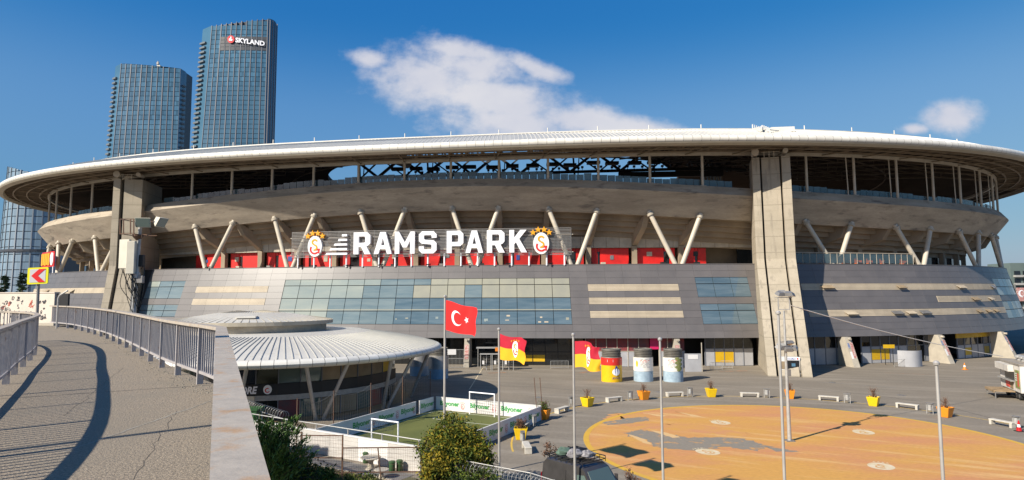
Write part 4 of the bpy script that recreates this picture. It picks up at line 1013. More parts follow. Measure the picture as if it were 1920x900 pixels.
# shop lettering on the dark band
def pf(a_mid, w, u, v, z0, h): a = a_mid + (u - .5) * w / 12.1; return PP(a, 12.04, z0 + v * h)
am = math.atan2(gp(505, 729, 2.6).y - PC.y, gp(505, 729, 2.6).x - PC.x)
ts_ = rad(274.6)
mb = MB(); put_text(mb, 'STORE', lambda u, v: pf(ts_, 2.25, u, v, 2.3, .66), bold=.04, shear=.22); sto = mb.build('lettering', 'sign_white', PAV)
ts2 = rad(283.9)
mb = MB(); v, q = flat_fill(circ(0, .5, .36, .5), []); mb.add([pf(ts2, 1.0, p[0] + .5, p[1], 2.25, .8) for p in v], q); mb.build('crest_disc', 'crest_white', PAV)
mb = MB(); v, q = flat_fill(arcband(0, .42, .22, .26, .09, rad(-30), rad(-300)), []); mb.add([PP(ts2 + p[0] / 12.1, 12.06, 2.25 + p[1] * .8) for p in v], q); mb.build('crest_initial', 'crest_red', PAV)
# splayed pairs of columns
for d in (242.2, 272.7, 303.2, 333.8, 364.3):
    for s in (-1, 1):
        foot = PP(rad(d + s * 1.4), 13.5, 0); top = PP(rad(d + s * 6.6), 15.6, 4.9)
        MB().tube([foot, top], .17, 10).build('slanted_column', 'steel_pole', PAV, smooth=True)
sheet('shop_paving', [PP(a, 13.2, 0) for a in np.linspace(0, 2 * math.pi, 61)[:-1]], .006, 'wood')
# ------------------------------------------------------------------ drum-shaped kiosks
def kiosk(c, r, h, label, bands, group, orna=None):
    k = thing('can_kiosk', label, 'kiosk', c, group); o = c
    zs = 0
    for ib_, (nm, z0, z1, m) in enumerate(bands): MB().lathe(c, [(r - (.02 if ib_ == 0 else 0), z0), (r - (.02 if ib_ == 0 else 0), z1)], 40).build(nm, m, k, smooth=True)
    z0 = bands[-1][2]
    prof = [(r * .96, z0)]; 
    for i in range(5): prof += [(r * .93, z0 + .1 + i * .2), (r * .86, z0 + .13 + i * .2), (r * .86, z0 + .2 + i * .2), (r * .93, z0 + .23 + i * .2)]
    prof += [(r * .95, h - .12), (r * .93, h), (r * .80, h + .02), (r * .78, h - .06), (0, h - .06)]
    MB().lathe(c, prof, 40).build('lid', 'can_lid', k, smooth=True)
    if orna: orna(k, c, r)
    return k
def onk(c, r, a0, x, z, e=.02): a = a0 + x / r; return Vector((c.x + (r + e) * math.cos(a), c.y + (r + e) * math.sin(a), z))
def orn_yellow(k, c, r):
    a0 = rad(-82)
    mb = MB(); put_text(mb, 'JOTUN', lambda u, v: onk(c, r, a0, -.32 + u * 1.1, .35 + v * .28), bold=.012); mb.build('lettering', 'print_blue', k)
    # round badge with a plain bird-like emblem: dark body, white wings
    def blob(name, m, out, e): 
        mb = MB(); v, q = flat_fill(out, []); mb.add([onk(c, r, a0, p[0], p[1], e) for p in v], q); mb.build(name, m, k)
    blob('emblem', 'sign_white', circ(.22, 1.25, .52, .42), .02); blob('emblem', 'print_blue', circ(.22, 1.42, .2, .58), .03); blob('emblem', 'sign_white', circ(.22, 1.15, .13, .36), .04)
    for z in (1.1, 1.3): blob('emblem', 'print_blue', [(-.28, z), (.72, z), (.72, z + .03), (-.28, z + .03)], .025)
    for x in (-.9, -.2): blob('print_frame', 'sign_white', [(x, 2.45), (x + .03, 2.45), (x + .03, 2.75), (x, 2.75)], .02)
    blob('print_frame', 'sign_white', [(-.2, 2.72), (1.0, 2.72), (1.0, 2.75), (-.2, 2.75)], .02)
def orn_text(leaf):
    def f(k, c, r):
        a0 = rad(-95)
        for i in range(7):
            w = 1.2 - .3 * (i % 3 == 2); x = -.5 if not leaf else -.85; mb = MB(); z = 2.75 - i * .16
            n_ = 9
            for j in range(n_):
                if (j + i) % 4 == 3: continue
                mb.quad(onk(c, r, a0, x + w * j / n_, z), onk(c, r, a0, x + w * (j + .8) / n_, z), onk(c, r, a0, x + w * (j + .8) / n_, z + .07), onk(c, r, a0, x + w * j / n_, z + .07))
            mb.build('small_print', 'print_red' if i in (1, 2) else 'print_grey', k)
        if leaf:
            for i in range(9):
                x, z = .55 + .25 * math.sin(i * 2.1), 1.5 + i * .17; mb = MB(); v, q = flat_fill(circ(x, z, .3, .2, 9), []); mb.add([onk(c, r, a0, p[0], p[1], .02 + i * .002) for p in v], q); mb.build('leaf_print', 'leaf_print', k)
        else:
            mb = MB(); v, q = flat_fill(circ(-.95, 2.2, .16, .4), []); mb.add([onk(c, r, a0, p[0], p[1]) for p in v], q); mb.build('leaf_print', 'flag_gold', k)
    return f
gk = 'can-shaped kiosks in front of the stadium gates'
kc = [gp(1150, 717), gp(1210.5, 716.5), gp(1267.5, 717)]
for c in kc: c.y += 1.25
kiosk(kc[0], 1.31, 4.0, 'yellow and red can-shaped kiosk with a round emblem', [('band', 0, 2.05, 'can_yellow'), ('band', 2.05, 2.95, 'can_red')], gk, orn_yellow)
kiosk(kc[1], 1.22, 4.0, 'white and blue can-shaped kiosk standing between the two others', [('band', 0, 1.3, 'can_blue'), ('band', 1.3, 2.95, 'can_print')], gk, orn_text(False))
kiosk(kc[2], 1.24, 4.0, 'white and blue can-shaped kiosk with a green leaf picture, rightmost of three', [('band', 0, 1.3, 'can_blue'), ('band', 1.3, 2.95, 'can_print')], gk, orn_text(True))
c = gp(820, 711); c.y += 1.2; kiosk(c, 1.3, 3.9, 'plain metal can-shaped kiosk just right of the pavilion roof', [('band', 0, 1.25, 'can_blue'), ('band', 1.25, 2.9, 'can_steel')], gk)
c = gp(783, 706); c.y += 1.6; kiosk(c, 1.3, 3.9, 'metal can-shaped kiosk mostly hidden behind the pavilion', [('band', 0, 1.25, 'can_blue'), ('band', 1.25, 2.9, 'can_steel')], gk)

# ------------------------------------------------------------------ planters, benches, bins round the painted circle
def shrub_twigs(mb, c, h, r, n, rng_):
    for i in range(n):
        a = rng_.uniform(0, 6.28); rr = r * rng_.uniform(.2, 1); p1 = Vector(c); p2 = p1 + Vector((math.cos(a) * rr * .45, math.sin(a) * rr * .45, h * rng_.uniform(.45, .65))); p3 = p1 + Vector((math.cos(a) * rr, math.sin(a) * rr, h * rng_.uniform(.75, 1)))
        mb.tube([p1, p2, p3], .018, 4, .008, caps=False)
        for _ in range(3):
            q = p2.lerp(p3, rng_.random()); mb.tube([q, q + Vector((rng_.uniform(-.2, .2), rng_.uniform(-.2, .2), rng_.uniform(.08, .28)))], .012, 3, .005, caps=False)
def leaves(mb, pts, size, rng_, up=.35):
    for p in pts:
        d = Vector((rng_.gauss(0, 1), rng_.gauss(0, 1), rng_.gauss(0, 1))).normalized(); e = d.cross(Vector((rng_.gauss(0, 1), rng_.gauss(0, 1), rng_.gauss(up, 1)))).normalized(); s = size * rng_.uniform(.5, 1.6)
        a = Vector(p); mb.add([a - d * s, a + e * s * .45, a + d * s, a - e * s * .45], [(0, 1, 2, 3)])
planter_spec = [((977, 825), 'pot_yellow', 'leaf_red', 'yellow planter with a reddish bush near the pitch boards'), ((1020, 787), 'pot_orange', 'leaf', 'orange planter with a green bush at the corner of the pitch boards'),
                ((1102, 763), 'pot_yellow', 'twig', 'yellow planter with bare twigs, left of the yellow can kiosk'), ((1208, 750), 'pot_orange', 'twig', 'orange planter with dry twigs in front of the middle can kiosk'),
                ((1335, 745), 'pot_yellow', 'twig', 'yellow planter with dry twigs right of the three can kiosks'), ((1483, 748), 'pot_orange', 'twig', 'orange planter behind the tall floodlight post'),
                ((1641, 762), 'pot_yellow', 'twig', 'yellow planter with bare twigs between two benches, right of the floodlight post'), ((1777, 783), 'pot_orange', 'twig', 'orange planter with dry twigs nearest to the food trailer')]
rpn = random.Random(21)
for i, ((px, py), m, lf, lab) in enumerate(planter_spec):
    c = gp(px, py); c.y += .25; r = thing('planter', lab, 'planter', c, 'planters round the painted circle', rz=math.atan2(c.y - CC.y, c.x - CC.x))
    k = .96
    V = []; 
    for z, q in ((0, .36), (.80, .52), (.92, .55), (.92, .46), (.72, .44)):
        for j in range(4): a = math.pi / 4 + j * math.pi / 2; V.append((q * 1.414 * math.cos(a) * k, q * 1.414 * math.sin(a) * k, z * k))
    F = [(3, 2, 1, 0)]
    for z in range(4):
        for j in range(4): F.append((z * 4 + j, z * 4 + (j + 1) % 4, z * 4 + 4 + (j + 1) % 4, z * 4 + 4 + j))
    pot = MB().add(V, F).build('pot', m, r, origin=(0, 0, 0))
    bv = pot.modifiers.new('bevel', 'BEVEL'); bv.width = .05; bv.segments = 2
    MB().box((0, 0, .69), (.84, .84, .06)).build('soil', 'soil', r, origin=(0, 0, 0))
    mb = MB(); shrub_twigs(mb, (0, 0, .7), rpn.uniform(.75, 1.05), .42, 13, rpn); mb.build('stems', 'twig', r, origin=(0, 0, 0))
    if lf != 'twig':
        mb = MB(); leaves(mb, [(rpn.gauss(0, .2), rpn.gauss(0, .2), .75 + abs(rpn.gauss(.3, .22))) for _ in range(520)], .06, rpn); mb.build('foliage', lf, r, origin=(0, 0, 0))
    else:
        mb = MB(); leaves(mb, [(rpn.gauss(0, .17), rpn.gauss(0, .17), .85 + abs(rpn.gauss(.2, .2))) for _ in range(130)], .045, rpn); mb.build('dry_leaves', 'twig', r, origin=(0, 0, 0))
def bench_proto():
    r = thing('bench', 'stone bench', 'bench', (0, 0, 0), 'stone benches round the painted circle'); O = (0, 0, 0)
    MB().box((0, 0, .42), (1.9, .48, .10), 0, .015).build('seat', 'bench_stone', r, origin=O)
    for x in (-.82, .82): MB().box((x, 0, .24), (.2, .50, .47), 0, .02).build('support', 'bench_stone', r, origin=O)
    return r
bp = bench_proto()
bl = [((988, 847), 'stone bench nearest to the black van', None), ((1054, 774), 'stone bench right of the orange planter at the pitch corner', None), ((1152, 754), 'stone bench between the left yellow planter and the orange planter', None),
      ((1266, 744), 'stone bench between the middle orange planter and the yellow planter beyond it', None), ((1407, 745), 'stone bench seen full length left of the floodlight post', None),
      ((1556, 752), 'stone bench between the floodlight post and the yellow planter on its right', None), ((1704, 767), 'stone bench between the yellow planter and the last orange planter', None), ((1883, 800), 'stone bench farthest right in the ring, beside the red cone', None), ((984, 806), 'stone bench behind the nearest yellow planter, against the pitch boards', None)]
for i, ((px, py), lab, _) in enumerate(bl):
    c = gp(px, py); c.y += .2; a = math.atan2(c.y - CC.y, c.x - CC.x) + math.pi / 2
    o = bp if i == 0 else copy_tree(bp); o.location = c; o.rotation_euler.z = a; o['label'] = lab
def bin_proto():
    r = thing('litter_bin', 'bin', 'bin', (0, 0, 0), 'litter bins round the painted circle'); O = (0, 0, 0)
    MB().lathe((0, 0, .32), [(.17, 0), (.19, .02), (.19, .5), (.17, .52), (.17, .5), (0, .48)], 14).build('drum', 'galvanised', r, smooth=True, origin=O)
    for x in (-.26, .26): MB().box((x, 0, .45), (.05, .05, .9)).build('post', 'galvanised', r, origin=O)
    MB().box((0, 0, .93), (.6, .34, .05)).build('roof', 'steel_grey', r, origin=O); MB().box((0, 0, .56), (.5, .03, .04)).build('cross_bar', 'galvanised', r, origin=O)
    return r
wp = bin_proto()
for i, ((px, py), lab) in enumerate([((980, 834), 'litter bin behind the bench nearest to the van'), ((1002, 800), 'litter bin between the pitch boards and their corner planter'), ((1071, 763), 'litter bin by the bench right of the pitch corner'), ((1182, 751), 'litter bin left of the middle orange planter'),
                                     ((1294, 744), 'litter bin left of the yellow planter behind the circle'), ((1438, 746), 'litter bin between the long bench and the floodlight post'), ((1589, 756), 'litter bin left of the yellow planter on the right'), ((1744, 776), 'litter bin beside the last orange planter'), ((1906, 803), 'litter bin at the end of the rightmost bench')]):
    c = gp(px, py); o = wp if i == 0 else copy_tree(wp); o.location = c; o.rotation_euler.z = math.atan2(c.y - CC.y, c.x - CC.x) + math.pi / 2; o['label'] = lab
def cone_(c, s, lab, m):
    r = thing('traffic_cone', lab, 'cone', c, 'traffic cones on the plaza'); MB().box(c + Vector((0, 0, .03)), (.5 * s, .5 * s, .06)).build('base', 'rubber' if m == 'tail_red' else m, r)
    MB().lathe(c, [(.2 * s, .06), (.13 * s, .35 * s)], 12).build('body', m, r, smooth=True); MB().lathe(c, [(.13 * s, .35 * s), (.10 * s, .55 * s)], 12).build('stripe', 'sign_white', r, smooth=True); MB().lathe(c, [(.10 * s, .55 * s), (.04 * s, .85 * s), (0, .86 * s)], 12).build('tip', m, r, smooth=True)
cone_(gp(1809, 693), 1.1, 'orange traffic cone in front of the yellow gates on the right', 'cone_orange'); cone_(gp(1911, 809), 1.0, 'red traffic cone beside the rightmost bench', 'tail_red')

# ------------------------------------------------------------------ flagpoles and flags
def pole(x, y, h, lab, r=.065):
    c = Vector((x, y, 0)); p = thing('flagpole', lab, 'flagpole', c, 'row of flagpoles along the fence')
    MB().tube([c, c + Vector((0, 0, h))], r, 12, r * .72).build('shaft', 'steel_pole', p, smooth=True); MB().lathe(c + Vector((0, 0, h)), [(.03, 0), (.09, .02), (.10, .09), (.05, .15), (0, .16)], 12).build('finial', 'steel_pole', p, smooth=True)
    MB().box(c + Vector((0, 0, .02)), (.4, .4, .04)).build('base_plate', 'steel_grey', p)
    return p
poles = [((834, 37.9, 10.75, 'tall white flagpole carrying the red crescent flag', .085), 838), ((935.5, 35.4, 8.95, 'flagpole carrying the left red and yellow club flag', .07), 0), ((1075, 31.3, 8.9, 'flagpole carrying the right red and yellow club flag', .07), 0),
         ((1237.5, 28.0, 8.9, 'bare flagpole right of the right-hand club flag', .065), 0), ((1461, 24.0, 10.15, 'bare flagpole just left of the floodlight post', .065), 0), ((1753, 20.5, 8.65, 'bare flagpole nearest to the viewer, at far right', .065), 0)]
pxyz = []
for (px, Y, h, lab, r), _ in poles:
    q = dp(px, 640, Y); pole(q.x, Y, h, lab, r); pxyz.append(Vector((q.x, Y, h)))
def flag(p, L, H, drop, dirv, lab, kind, ph, bulge=.18):
    """cloth hanging from the pole top and streaming; s along the fly, v down the hoist"""
    root = thing('flag', lab, 'flag', p + Vector((0, 0, -.15)), 'flags flying on the poles')
    d = Vector((dirv[0], dirv[1], 0)).normalized(); nn = Vector((d.y, -d.x, 0))
    def P(s, v, e=0.0):
        w = bulge * s ** .7 * math.sin(s * 6.0 + ph + v * 1.1) + .05 * math.sin(s * 15 + v * 4 + ph) * s
        rag = .06 * math.sin(v * 9 + ph) * s * s
        return p + d * (.09 + (L * (s - .10 * s * s) + rag)) + nn * (w + e) + Vector((0, 0, -.2 - drop * s ** 1.15 - v * H * (1 - .10 * s) + .05 * math.sin(s * 7 + ph * 2 + v)))
    up, lo = ('flag_red', 'flag_red') if kind == 'moon' else ('flag_dark', 'flag_gold')
    if kind == 'moon': MB().grid(lambda u, v: P(u, v), 36, 20).build('cloth', up, root, smooth=True)
    else:
        MB().grid(lambda u, v: P(u, v * .5), 36, 10).build('cloth', up, root, smooth=True); MB().grid(lambda u, v: P(u, .5 + v * .5), 36, 10).build('cloth', lo, root, smooth=True)
    def wrap(name, m, outs, e, dens=1):
        for side in (1, -1):
            mb = MB()
            for out, holes in outs:
                bm = bmesh.new(); v, q = flat_fill(out, holes); vs = [bm.verts.new((a, b, 0)) for a, b in v]
                for t in q: bm.faces.new([vs[i] for i in t])
                bmesh.ops.subdivide_edges(bm, edges=bm.edges[:], cuts=2, use_grid_fill=True)
                bm.verts.index_update(); mb.add([P(x.co.x, x.co.y, e * side) for x in bm.verts], [tuple(a.index for a in f.verts) for f in bm.faces]); bm.free()
            mb.build(name, m, root)
    ar = H / L
    if kind == 'moon':
        # crescent: outer circle minus shifted inner circle
        R1, R2, sh = .25, .20, .065; cx, cy = .34, .5; a1 = rad(42); pts = []
        # intersection angle
        xi = (R1 ** 2 - R2 ** 2 + sh ** 2) / (2 * sh); th1 = math.acos(xi / R1); th2 = math.acos((xi - sh) / R2)
        o1 = [(cx + R1 * ar * math.cos(a), cy + R1 * math.sin(a)) for a in np.linspace(th1, 2 * math.pi - th1, 26)]
        o2 = [(cx + (sh + R2 * math.cos(a)) * ar, cy + R2 * math.sin(a)) for a in np.linspace(2 * math.pi - th2, th2, 22)][1:-1]
        wrap('crescent', 'sign_white', [(o1 + o2, [])], .012)
        wrap('star', 'sign_white', [([(.60 + (x - 0) * ar, .5 - y) for x, y in star(0, 0, .125, math.pi)], [])], .012)
    else:
        wrap('crest_disc', 'crest_white', [([(.5 + .27 * .62 * x * ar, .53 + y * .36) for x, y in circ(0, 0, 1, 1, 24)], [])], .012)
        g = lambda pts: [(.5 + x * ar * .52, .53 - (y - .5) * .66) for x, y in pts]
        wrap('crest_initial', 'crest_red', [(g(arcband(0, .36, .25, .25, .085, rad(-40), rad(-215))), []), (g([(.02, .30), (.27, .30), (.27, .39), (.02, .39)]), [])], .022)
        wrap('crest_initial', 'crest_gold', [(g(arcband(0, .70, .16, .15, .075, rad(20), rad(255))), []), (g(arcband(-.01, .44, .155, .155, .075, rad(95), rad(-110))), [])], .026)
        wrap('star', 'crest_gold', [([(.5 + x * ar * .5, .13 + abs(x) * .12 - y * .7) for x, y in star(sx, 0, .085)], []) for sx in (-.36, -.12, .12, .36)], .014)
flag(pxyz[0], 3.0, 1.75, .42, (.72, -.69), 'red flag with white crescent and star on the tall pole', 'moon', .4)
flag(pxyz[1], 2.25, 1.35, .25, (.72, -.69), 'red and yellow club flag flying left, in front of the dark gates', 'club', 1.3)
flag(pxyz[2], 1.75, 1.3, .22, (.70, -.71), 'red and yellow club flag flying right, beside the yellow can kiosk', 'club', 2.6, .22)

# ------------------------------------------------------------------ floodlight post on the circle, with its cable
LPc = Vector((20.5, 48.1, 0)); LP = thing('floodlight_post', 'tall grey floodlight post standing in the painted circle', 'light post', LPc)
MB().tube([LPc, LPc + Vector((-.02, 0, 3.4)), LPc + Vector((-.05, 0, 9.6))], [.15, .12, .07], 12).build('shaft', 'galvanised', LP, smooth=True)
MB().box(LPc + Vector((0, 0, .04)), (.6, .6, .08)).build('base_plate', 'steel_grey', LP)
mb = MB(); z = 9.7
for a, b in (((-.45, 0, z), (.4, 0, z)), ((-.45, 0, z), (-.45, 0, 10.6)), ((.4, 0, z), (.4, 0, 10.6)), ((-.7, 0, 10.6), (.6, 0, 10.6))): mb.bar(LPc + Vector(a), LPc + Vector(b), .06)
mb.build('head_frame', 'galvanised', LP)
def lamp_head(x, y, z, a, tilt, w=.62):
    c = LPc + Vector((x, y, z)); mb = MB(); ca, sa = math.cos(a), math.sin(a); ct, st = math.cos(tilt), math.sin(tilt)
    def T(u, v, q): v2, q2 = v * ct - q * st, v * st + q * ct; return c + Vector((u * ca - v2 * sa, u * sa + v2 * ca, q2))
    w2 = w / 2
    mb.hexa([T(-w2, -.25, -.06), T(w2, -.25, -.06), T(w2, .25, -.06), T(-w2, .25, -.06), T(-w2 * .7, -.16, .16), T(w2 * .7, -.16, .16), T(w2 * .7, .2, .16), T(-w2 * .7, .2, .16)])
    o = mb.build('lamp_head', 'steel_grey', LP); MB().hexa([T(-w2 * .9, -.22, -.09), T(w2 * .9, -.22, -.09), T(w2 * .9, .22, -.09), T(-w2 * .9, .22, -.09), T(-w2 * .9, -.22, -.065), T(w2 * .9, -.22, -.065), T(w2 * .9, .22, -.065), T(-w2 * .9, .22, -.065)]).build('lens', 'lamp_glass', o)
for x, y, z, a, t in ((-.32, -.1, 10.85, .3, .4), (.3, -.1, 10.85, -.3, .4), (-.1, .2, 10.95, 2.9, .3), (.55, .15, 10.8, 2.2, .3), (-.5, -.15, 6.85, .5, .5), (.05, -.25, 6.75, 0, .5), (.5, -.1, 6.8, -.6, .5), (-.25, .25, 7.0, 2.6, .4), (.35, .25, 7.15, 3.4, .4)): lamp_head(x, y, z, a, t)
mb = MB(); 
for k in range(8): a, b = k * math.pi / 4, (k + 1) * math.pi / 4; mb.bar(LPc + Vector((.55 * math.cos(a), .3 * math.sin(a), 7.0)), LPc + Vector((.55 * math.cos(b), .3 * math.sin(b), 7.0)), .05)
mb.bar(LPc + Vector((-.5, 0, 7.35)), LPc + Vector((.5, 0, 7.2)), .05); mb.build('ring', 'steel_grey', LP)
MB().box(LPc + Vector((.12, -.05, 5.0)), (.25, .2, .5)).build('junction_box', 'steel_grey', LP)
a = LPc + Vector((.45, 0, 10.0)); b = dp(1880, 668, 67.0); pts = []
for i in range(41):
    s = i / 40; p = a.lerp(b, s); p.z -= 4 * .35 * s * (1 - s); pts.append(p)
tag(MB().tube(pts, .035, 5).build('cable', 'cable_white', origin=a), 'pale cable strung from the floodlight post to the food trailer', 'cable')

# ------------------------------------------------------------------ cash machine booth at the foot of the pylon
c = gp(1486, 706); c.y += .5; ang = rad(-8)
AT = thing('cash_machine_booth', 'white cash machine booth at the foot of the right-hand concrete pylon', 'cash machine', c)
ca, sa = math.cos(ang), math.sin(ang)
def af(x, y, z): return c + Vector((x * ca - y * sa, x * sa + y * ca, z))
def abox(name, x0, x1, y0, y1, z0, z1, m): return MB().hexa([af(x0, y0, z0), af(x1, y0, z0), af(x1, y1, z0), af(x0, y1, z0), af(x0, y0, z1), af(x1, y0, z1), af(x1, y1, z1), af(x0, y1, z1)]).build(name, m, AT)
abox('cabinet', -1.25, 1.2, 0, 1.6, 0, 2.45, 'board_white'); abox('fascia', -.45, 1.12, -.02, 0, .42, 2.02, 'black'); abox('plinth', -.42, 1.25, -.12, -.001, 0, .4, 'board_white'); abox('screen', .15, .62, -.035, -.02, 1.25, 1.65, 'tower_glass')
abox('poster', -1.22, -.55, -.02, 0, .9, 1.9, 'mottled_tan'); abox('red_print', -.1, .6, -.03, -.02, .55, .8, 'print_red'); abox('header', -.5, 1.22, -.03, 0, 2.06, 2.45, 'sign_white')
mb = MB(); put_text(mb, 'DenizBank', lambda u, v: af(-.3 + u * 1.0, -.04, 2.14 + v * .22), bold=.02); mb.build('lettering', 'print_blue', AT); abox('logo', .82, 1.02, -.04, -.03, 2.14, 2.36, 'print_red')

# ------------------------------------------------------------------ turnstiles, gate barriers
def turnstile(c, lab):
    r = thing('turnstile', lab, 'turnstile', c, 'full-height turnstiles before the entrance')
    for x in (-.75, .75):
        for y in (-.4, .4): MB().tube([c + Vector((x, y, 0)), c + Vector((x, y, 2.25))], .05, 6).build('post', 'galvanised', r)
    MB().box(c + Vector((0, 0, 2.3)), (1.7, 1.0, .1)).build('canopy', 'galvanised', r)
    MB().tube([c + Vector((.1, 0, 0)), c + Vector((.1, 0, 2.2))], .06, 8).build('rotor_shaft', 'galvanised', r)
    for i in range(8):
        for k in range(3): a = k * 2.1 + .5; MB().tube([c + Vector((.1, 0, .35 + i * .22)), c + Vector((.1 + .62 * math.cos(a), .62 * math.sin(a), .35 + i * .22))], .025, 5).build('rotor_arm', 'galvanised', r)
    MB().box(c + Vector((-.35, -.45, 1.15)), (.3, .2, .5)).build('reader', 'board_white', r)
for px, lab in ((911, 'left full-height turnstile in front of the dark entrance'), (933, 'middle turnstile in front of the dark entrance, partly behind the flagpole'), (953, 'right full-height turnstile in front of the dark entrance')): turnstile(gp(px, 694), lab)
r = thing('shelter', 'narrow flat roof with an orange board over the turnstiles', 'shelter', gp(930, 690)); q = gp(930, 690)
MB().box(q + Vector((-.7, .4, 2.95)), (4.4, 1.4, .14)).build('roof', 'galvanised', r); MB().box(q + Vector((.7, -.35, 2.75)), (1.6, .08, .55)).build('board', 'cone_orange', r)
for x in (-2.7, 1.3): MB().tube([q + Vector((x, .9, 0)), q + Vector((x, .9, 2.9))], .05, 6).build('post', 'galvanised', r)
def barrier(c, L_, a, lab):
    r = thing('crowd_barrier', lab, 'barrier', c, 'steel crowd barriers by the gates'); d = Vector((math.cos(a), math.sin(a), 0))
    mb = MB(); 
    for p, q in ((0, .15), (0, 1.1)): mb.tube([c + d * (-L_ / 2) + Vector((0, 0, q)), c + d * (L_ / 2) + Vector((0, 0, q))], .025, 5)
    for x in (-L_ / 2, L_ / 2): mb.tube([c + d * x + Vector((0, 0, 0)), c + d * x + Vector((0, 0, 1.1))], .03, 5)
    mb.build('frame', 'galvanised', r)
    for i in range(1, int(L_ / .2)): x = -L_ / 2 + i * .2; MB().tube([c + d * x + Vector((0, 0, .15)), c + d * x + Vector((0, 0, 1.1))], .014, 4).build('bar', 'galvanised', r)
for px, py, L_, a, lab in ((1049, 691, 2.6, .05, 'long crowd barrier left of the right club flag'), (1343, 694, 2.0, .3, 'crowd barrier left of the yellow gates beside the pylon'), (1363, 691, 1.6, -.3, 'short crowd barrier nearest the yellow gates beside the pylon'), (1690, 688, 2.2, .1, 'crowd barrier in front of the right-hand gates, between the buttresses')): barrier(gp(px, py), L_, a, lab)
c = gp(1668, 684); SS = thing('signpost', 'yellow direction sign on two posts at the right-hand gates', 'sign', c)
for x in (-.6, .6): MB().tube([c + Vector((x, 0, 0)), c + Vector((x, 0, 2.7))], .05, 6).build('post', 'black', SS)
MB().box(c + Vector((0, -.06, 2.75)), (1.7, .08, .55)).build('board', 'door_yellow', SS)
c = gp(1706, 688); HP_ = thing('steel_hoarding', 'rounded pale steel hoarding left of the second right-hand buttress', 'hoarding', c)
MB().grid(lambda u, v: c + Vector((-1.3 + 3.6 * u, .9 * (2 * u - 1) ** 2 - .2, 2.35 * v)), 14, 2).build('sheet', 'hoarding', HP_, smooth=True)
c = gp(1300, 697); GB = thing('gate_board', 'grey gate panel with a white notice, right of the leaf-picture kiosk', 'gate', c); MB().box(c + Vector((0, 0, 1.25)), (2.3, .1, 2.5)).build('panel', 'hoarding', GB)
MB().box(c + Vector((0, -.07, 2.05)), (1.4, .03, .6)).build('notice', 'board_white', GB); MB().tube([c + Vector((1.25, 0, 0)), c + Vector((1.25, 0, 4.0))], .07, 8).build('post', 'concrete_pale', GB)
for px, z, lab in ((850, 2.4, 'white notice board on the mesh gate left of the turnstiles'),):
    c = gp(px, 690); r = thing('mesh_gate', lab, 'gate', c); MB().box(c + Vector((-.3, -.05, 2.35)), (1.4, .05, .8)).build('notice', 'board_white', r)
    mb = MB(); 
    for x in np.linspace(-1.3, 1.7, 16): mb.bar(c + Vector((x, 0, .1)), c + Vector((x, 0, 2.7)), .025)
    for zz in (.1, 1.4, 2.7): mb.bar(c + Vector((-1.3, 0, zz)), c + Vector((1.7, 0, zz)), .05)
    mb.build('mesh', 'galvanised', r)
# ------------------------------------------------------------------ food trailer at the right edge
tc0 = Vector((50.9, 64.6, 0)); dd = Vector((.922, -.386, 0)).normalized(); nn = Vector((.386, .922, 0)).normalized()   # short end towards the viewer, long side receding
TR = thing('food_trailer', 'white food trailer with printed side panels and a fold-down step at the right edge', 'trailer', tc0)
def tf(u, v, z): return tc0 + dd * u + nn * v + Vector((0, 0, z))
def tbox(name, u0, u1, v0, v1, z0, z1, m, par=None): return MB().hexa([tf(u0, v0, z0), tf(u1, v0, z0), tf(u1, v1, z0), tf(u0, v1, z0), tf(u0, v0, z1), tf(u1, v0, z1), tf(u1, v1, z1), tf(u0, v1, z1)]).build(name, m, par or TR)
tbox('body', 0, 2.6, 0, 6.2, .8, 3.55, 'trailer_white'); tbox('roof', -.1, 2.7, -.1, 6.3, 3.55, 3.68, 'trailer_roof'); tbox('chassis', .1, 2.5, .1, 6.0, .5, .8, 'black')
for v in (0, 1.55, 3.1, 4.65, 6.14): tbox('panel_joint', -.03, 0, v, v + .06, .85, 3.5, 'galvanised')
tbox('service_hatch', -.55, -.04, 1.7, 5.9, 2.75, 3.4, 'trailer_white'); tbox('counter', -.4, -.04, 1.7, 5.9, 1.75, 1.83, 'galvanised'); tbox('window', -.035, 0, 1.75, 4.6, 1.85, 2.7, 'glass_dark')
tbox('poster', -.05, 0, 3.3, 4.4, 1.0, 1.6, 'print_red'); tbox('picture', -.05, 0, 2.2, 3.1, .95, 1.65, 'mottled_tan'); tbox('poster', -.05, 0, .2, 1.4, 1.2, 3.0, 'leaf_print'); tbox('red_print', -.06, -.05, .3, .7, 1.4, 2.7, 'print_red')
for i in range(4): tbox('small_print', -.06, -.05, .8, 1.3, 2.6 - i * .22, 2.7 - i * .22, 'board_white')
tbox('panel', .1, .75, -.05, 0, .9, 3.3, 'board_white')
for k in range(2):
    q = tbox('air_unit', .9, 1.85, -.45, -.02, 1.0 + k * 1.15, 1.95 + k * 1.15, 'trailer_white'); p = tf(1.38, -.46, 1.48 + k * 1.15); MB().tube([p, p - nn * .03], .36, 20).build('fan', 'steel_grey', q)
tbox('step', -1.9, -.15, 1.2, 4.4, .72, .82, 'wood'); tbox('step_edge', -1.95, -1.9, 1.2, 4.4, .6, .82, 'wood')
for v in (1.3, 4.2): tbox('step_leg', -1.85, -1.77, v, v + .08, 0, .72, 'steel_grey')
for u in (.2, 2.4):
    for v in (.9, 1.8, 4.8): p = tf(u, v, .40); w = MB().tube([p - dd * .12, p + dd * .12], .40, 18).build('wheel', 'rubber', TR, smooth=True); MB().tube([p - dd * .13, p + dd * .13], .2, 12).build('rim', 'steel_grey', w)
tbox('tow_bar', 1.2, 1.35, -1.5, 0, .5, .6, 'black')
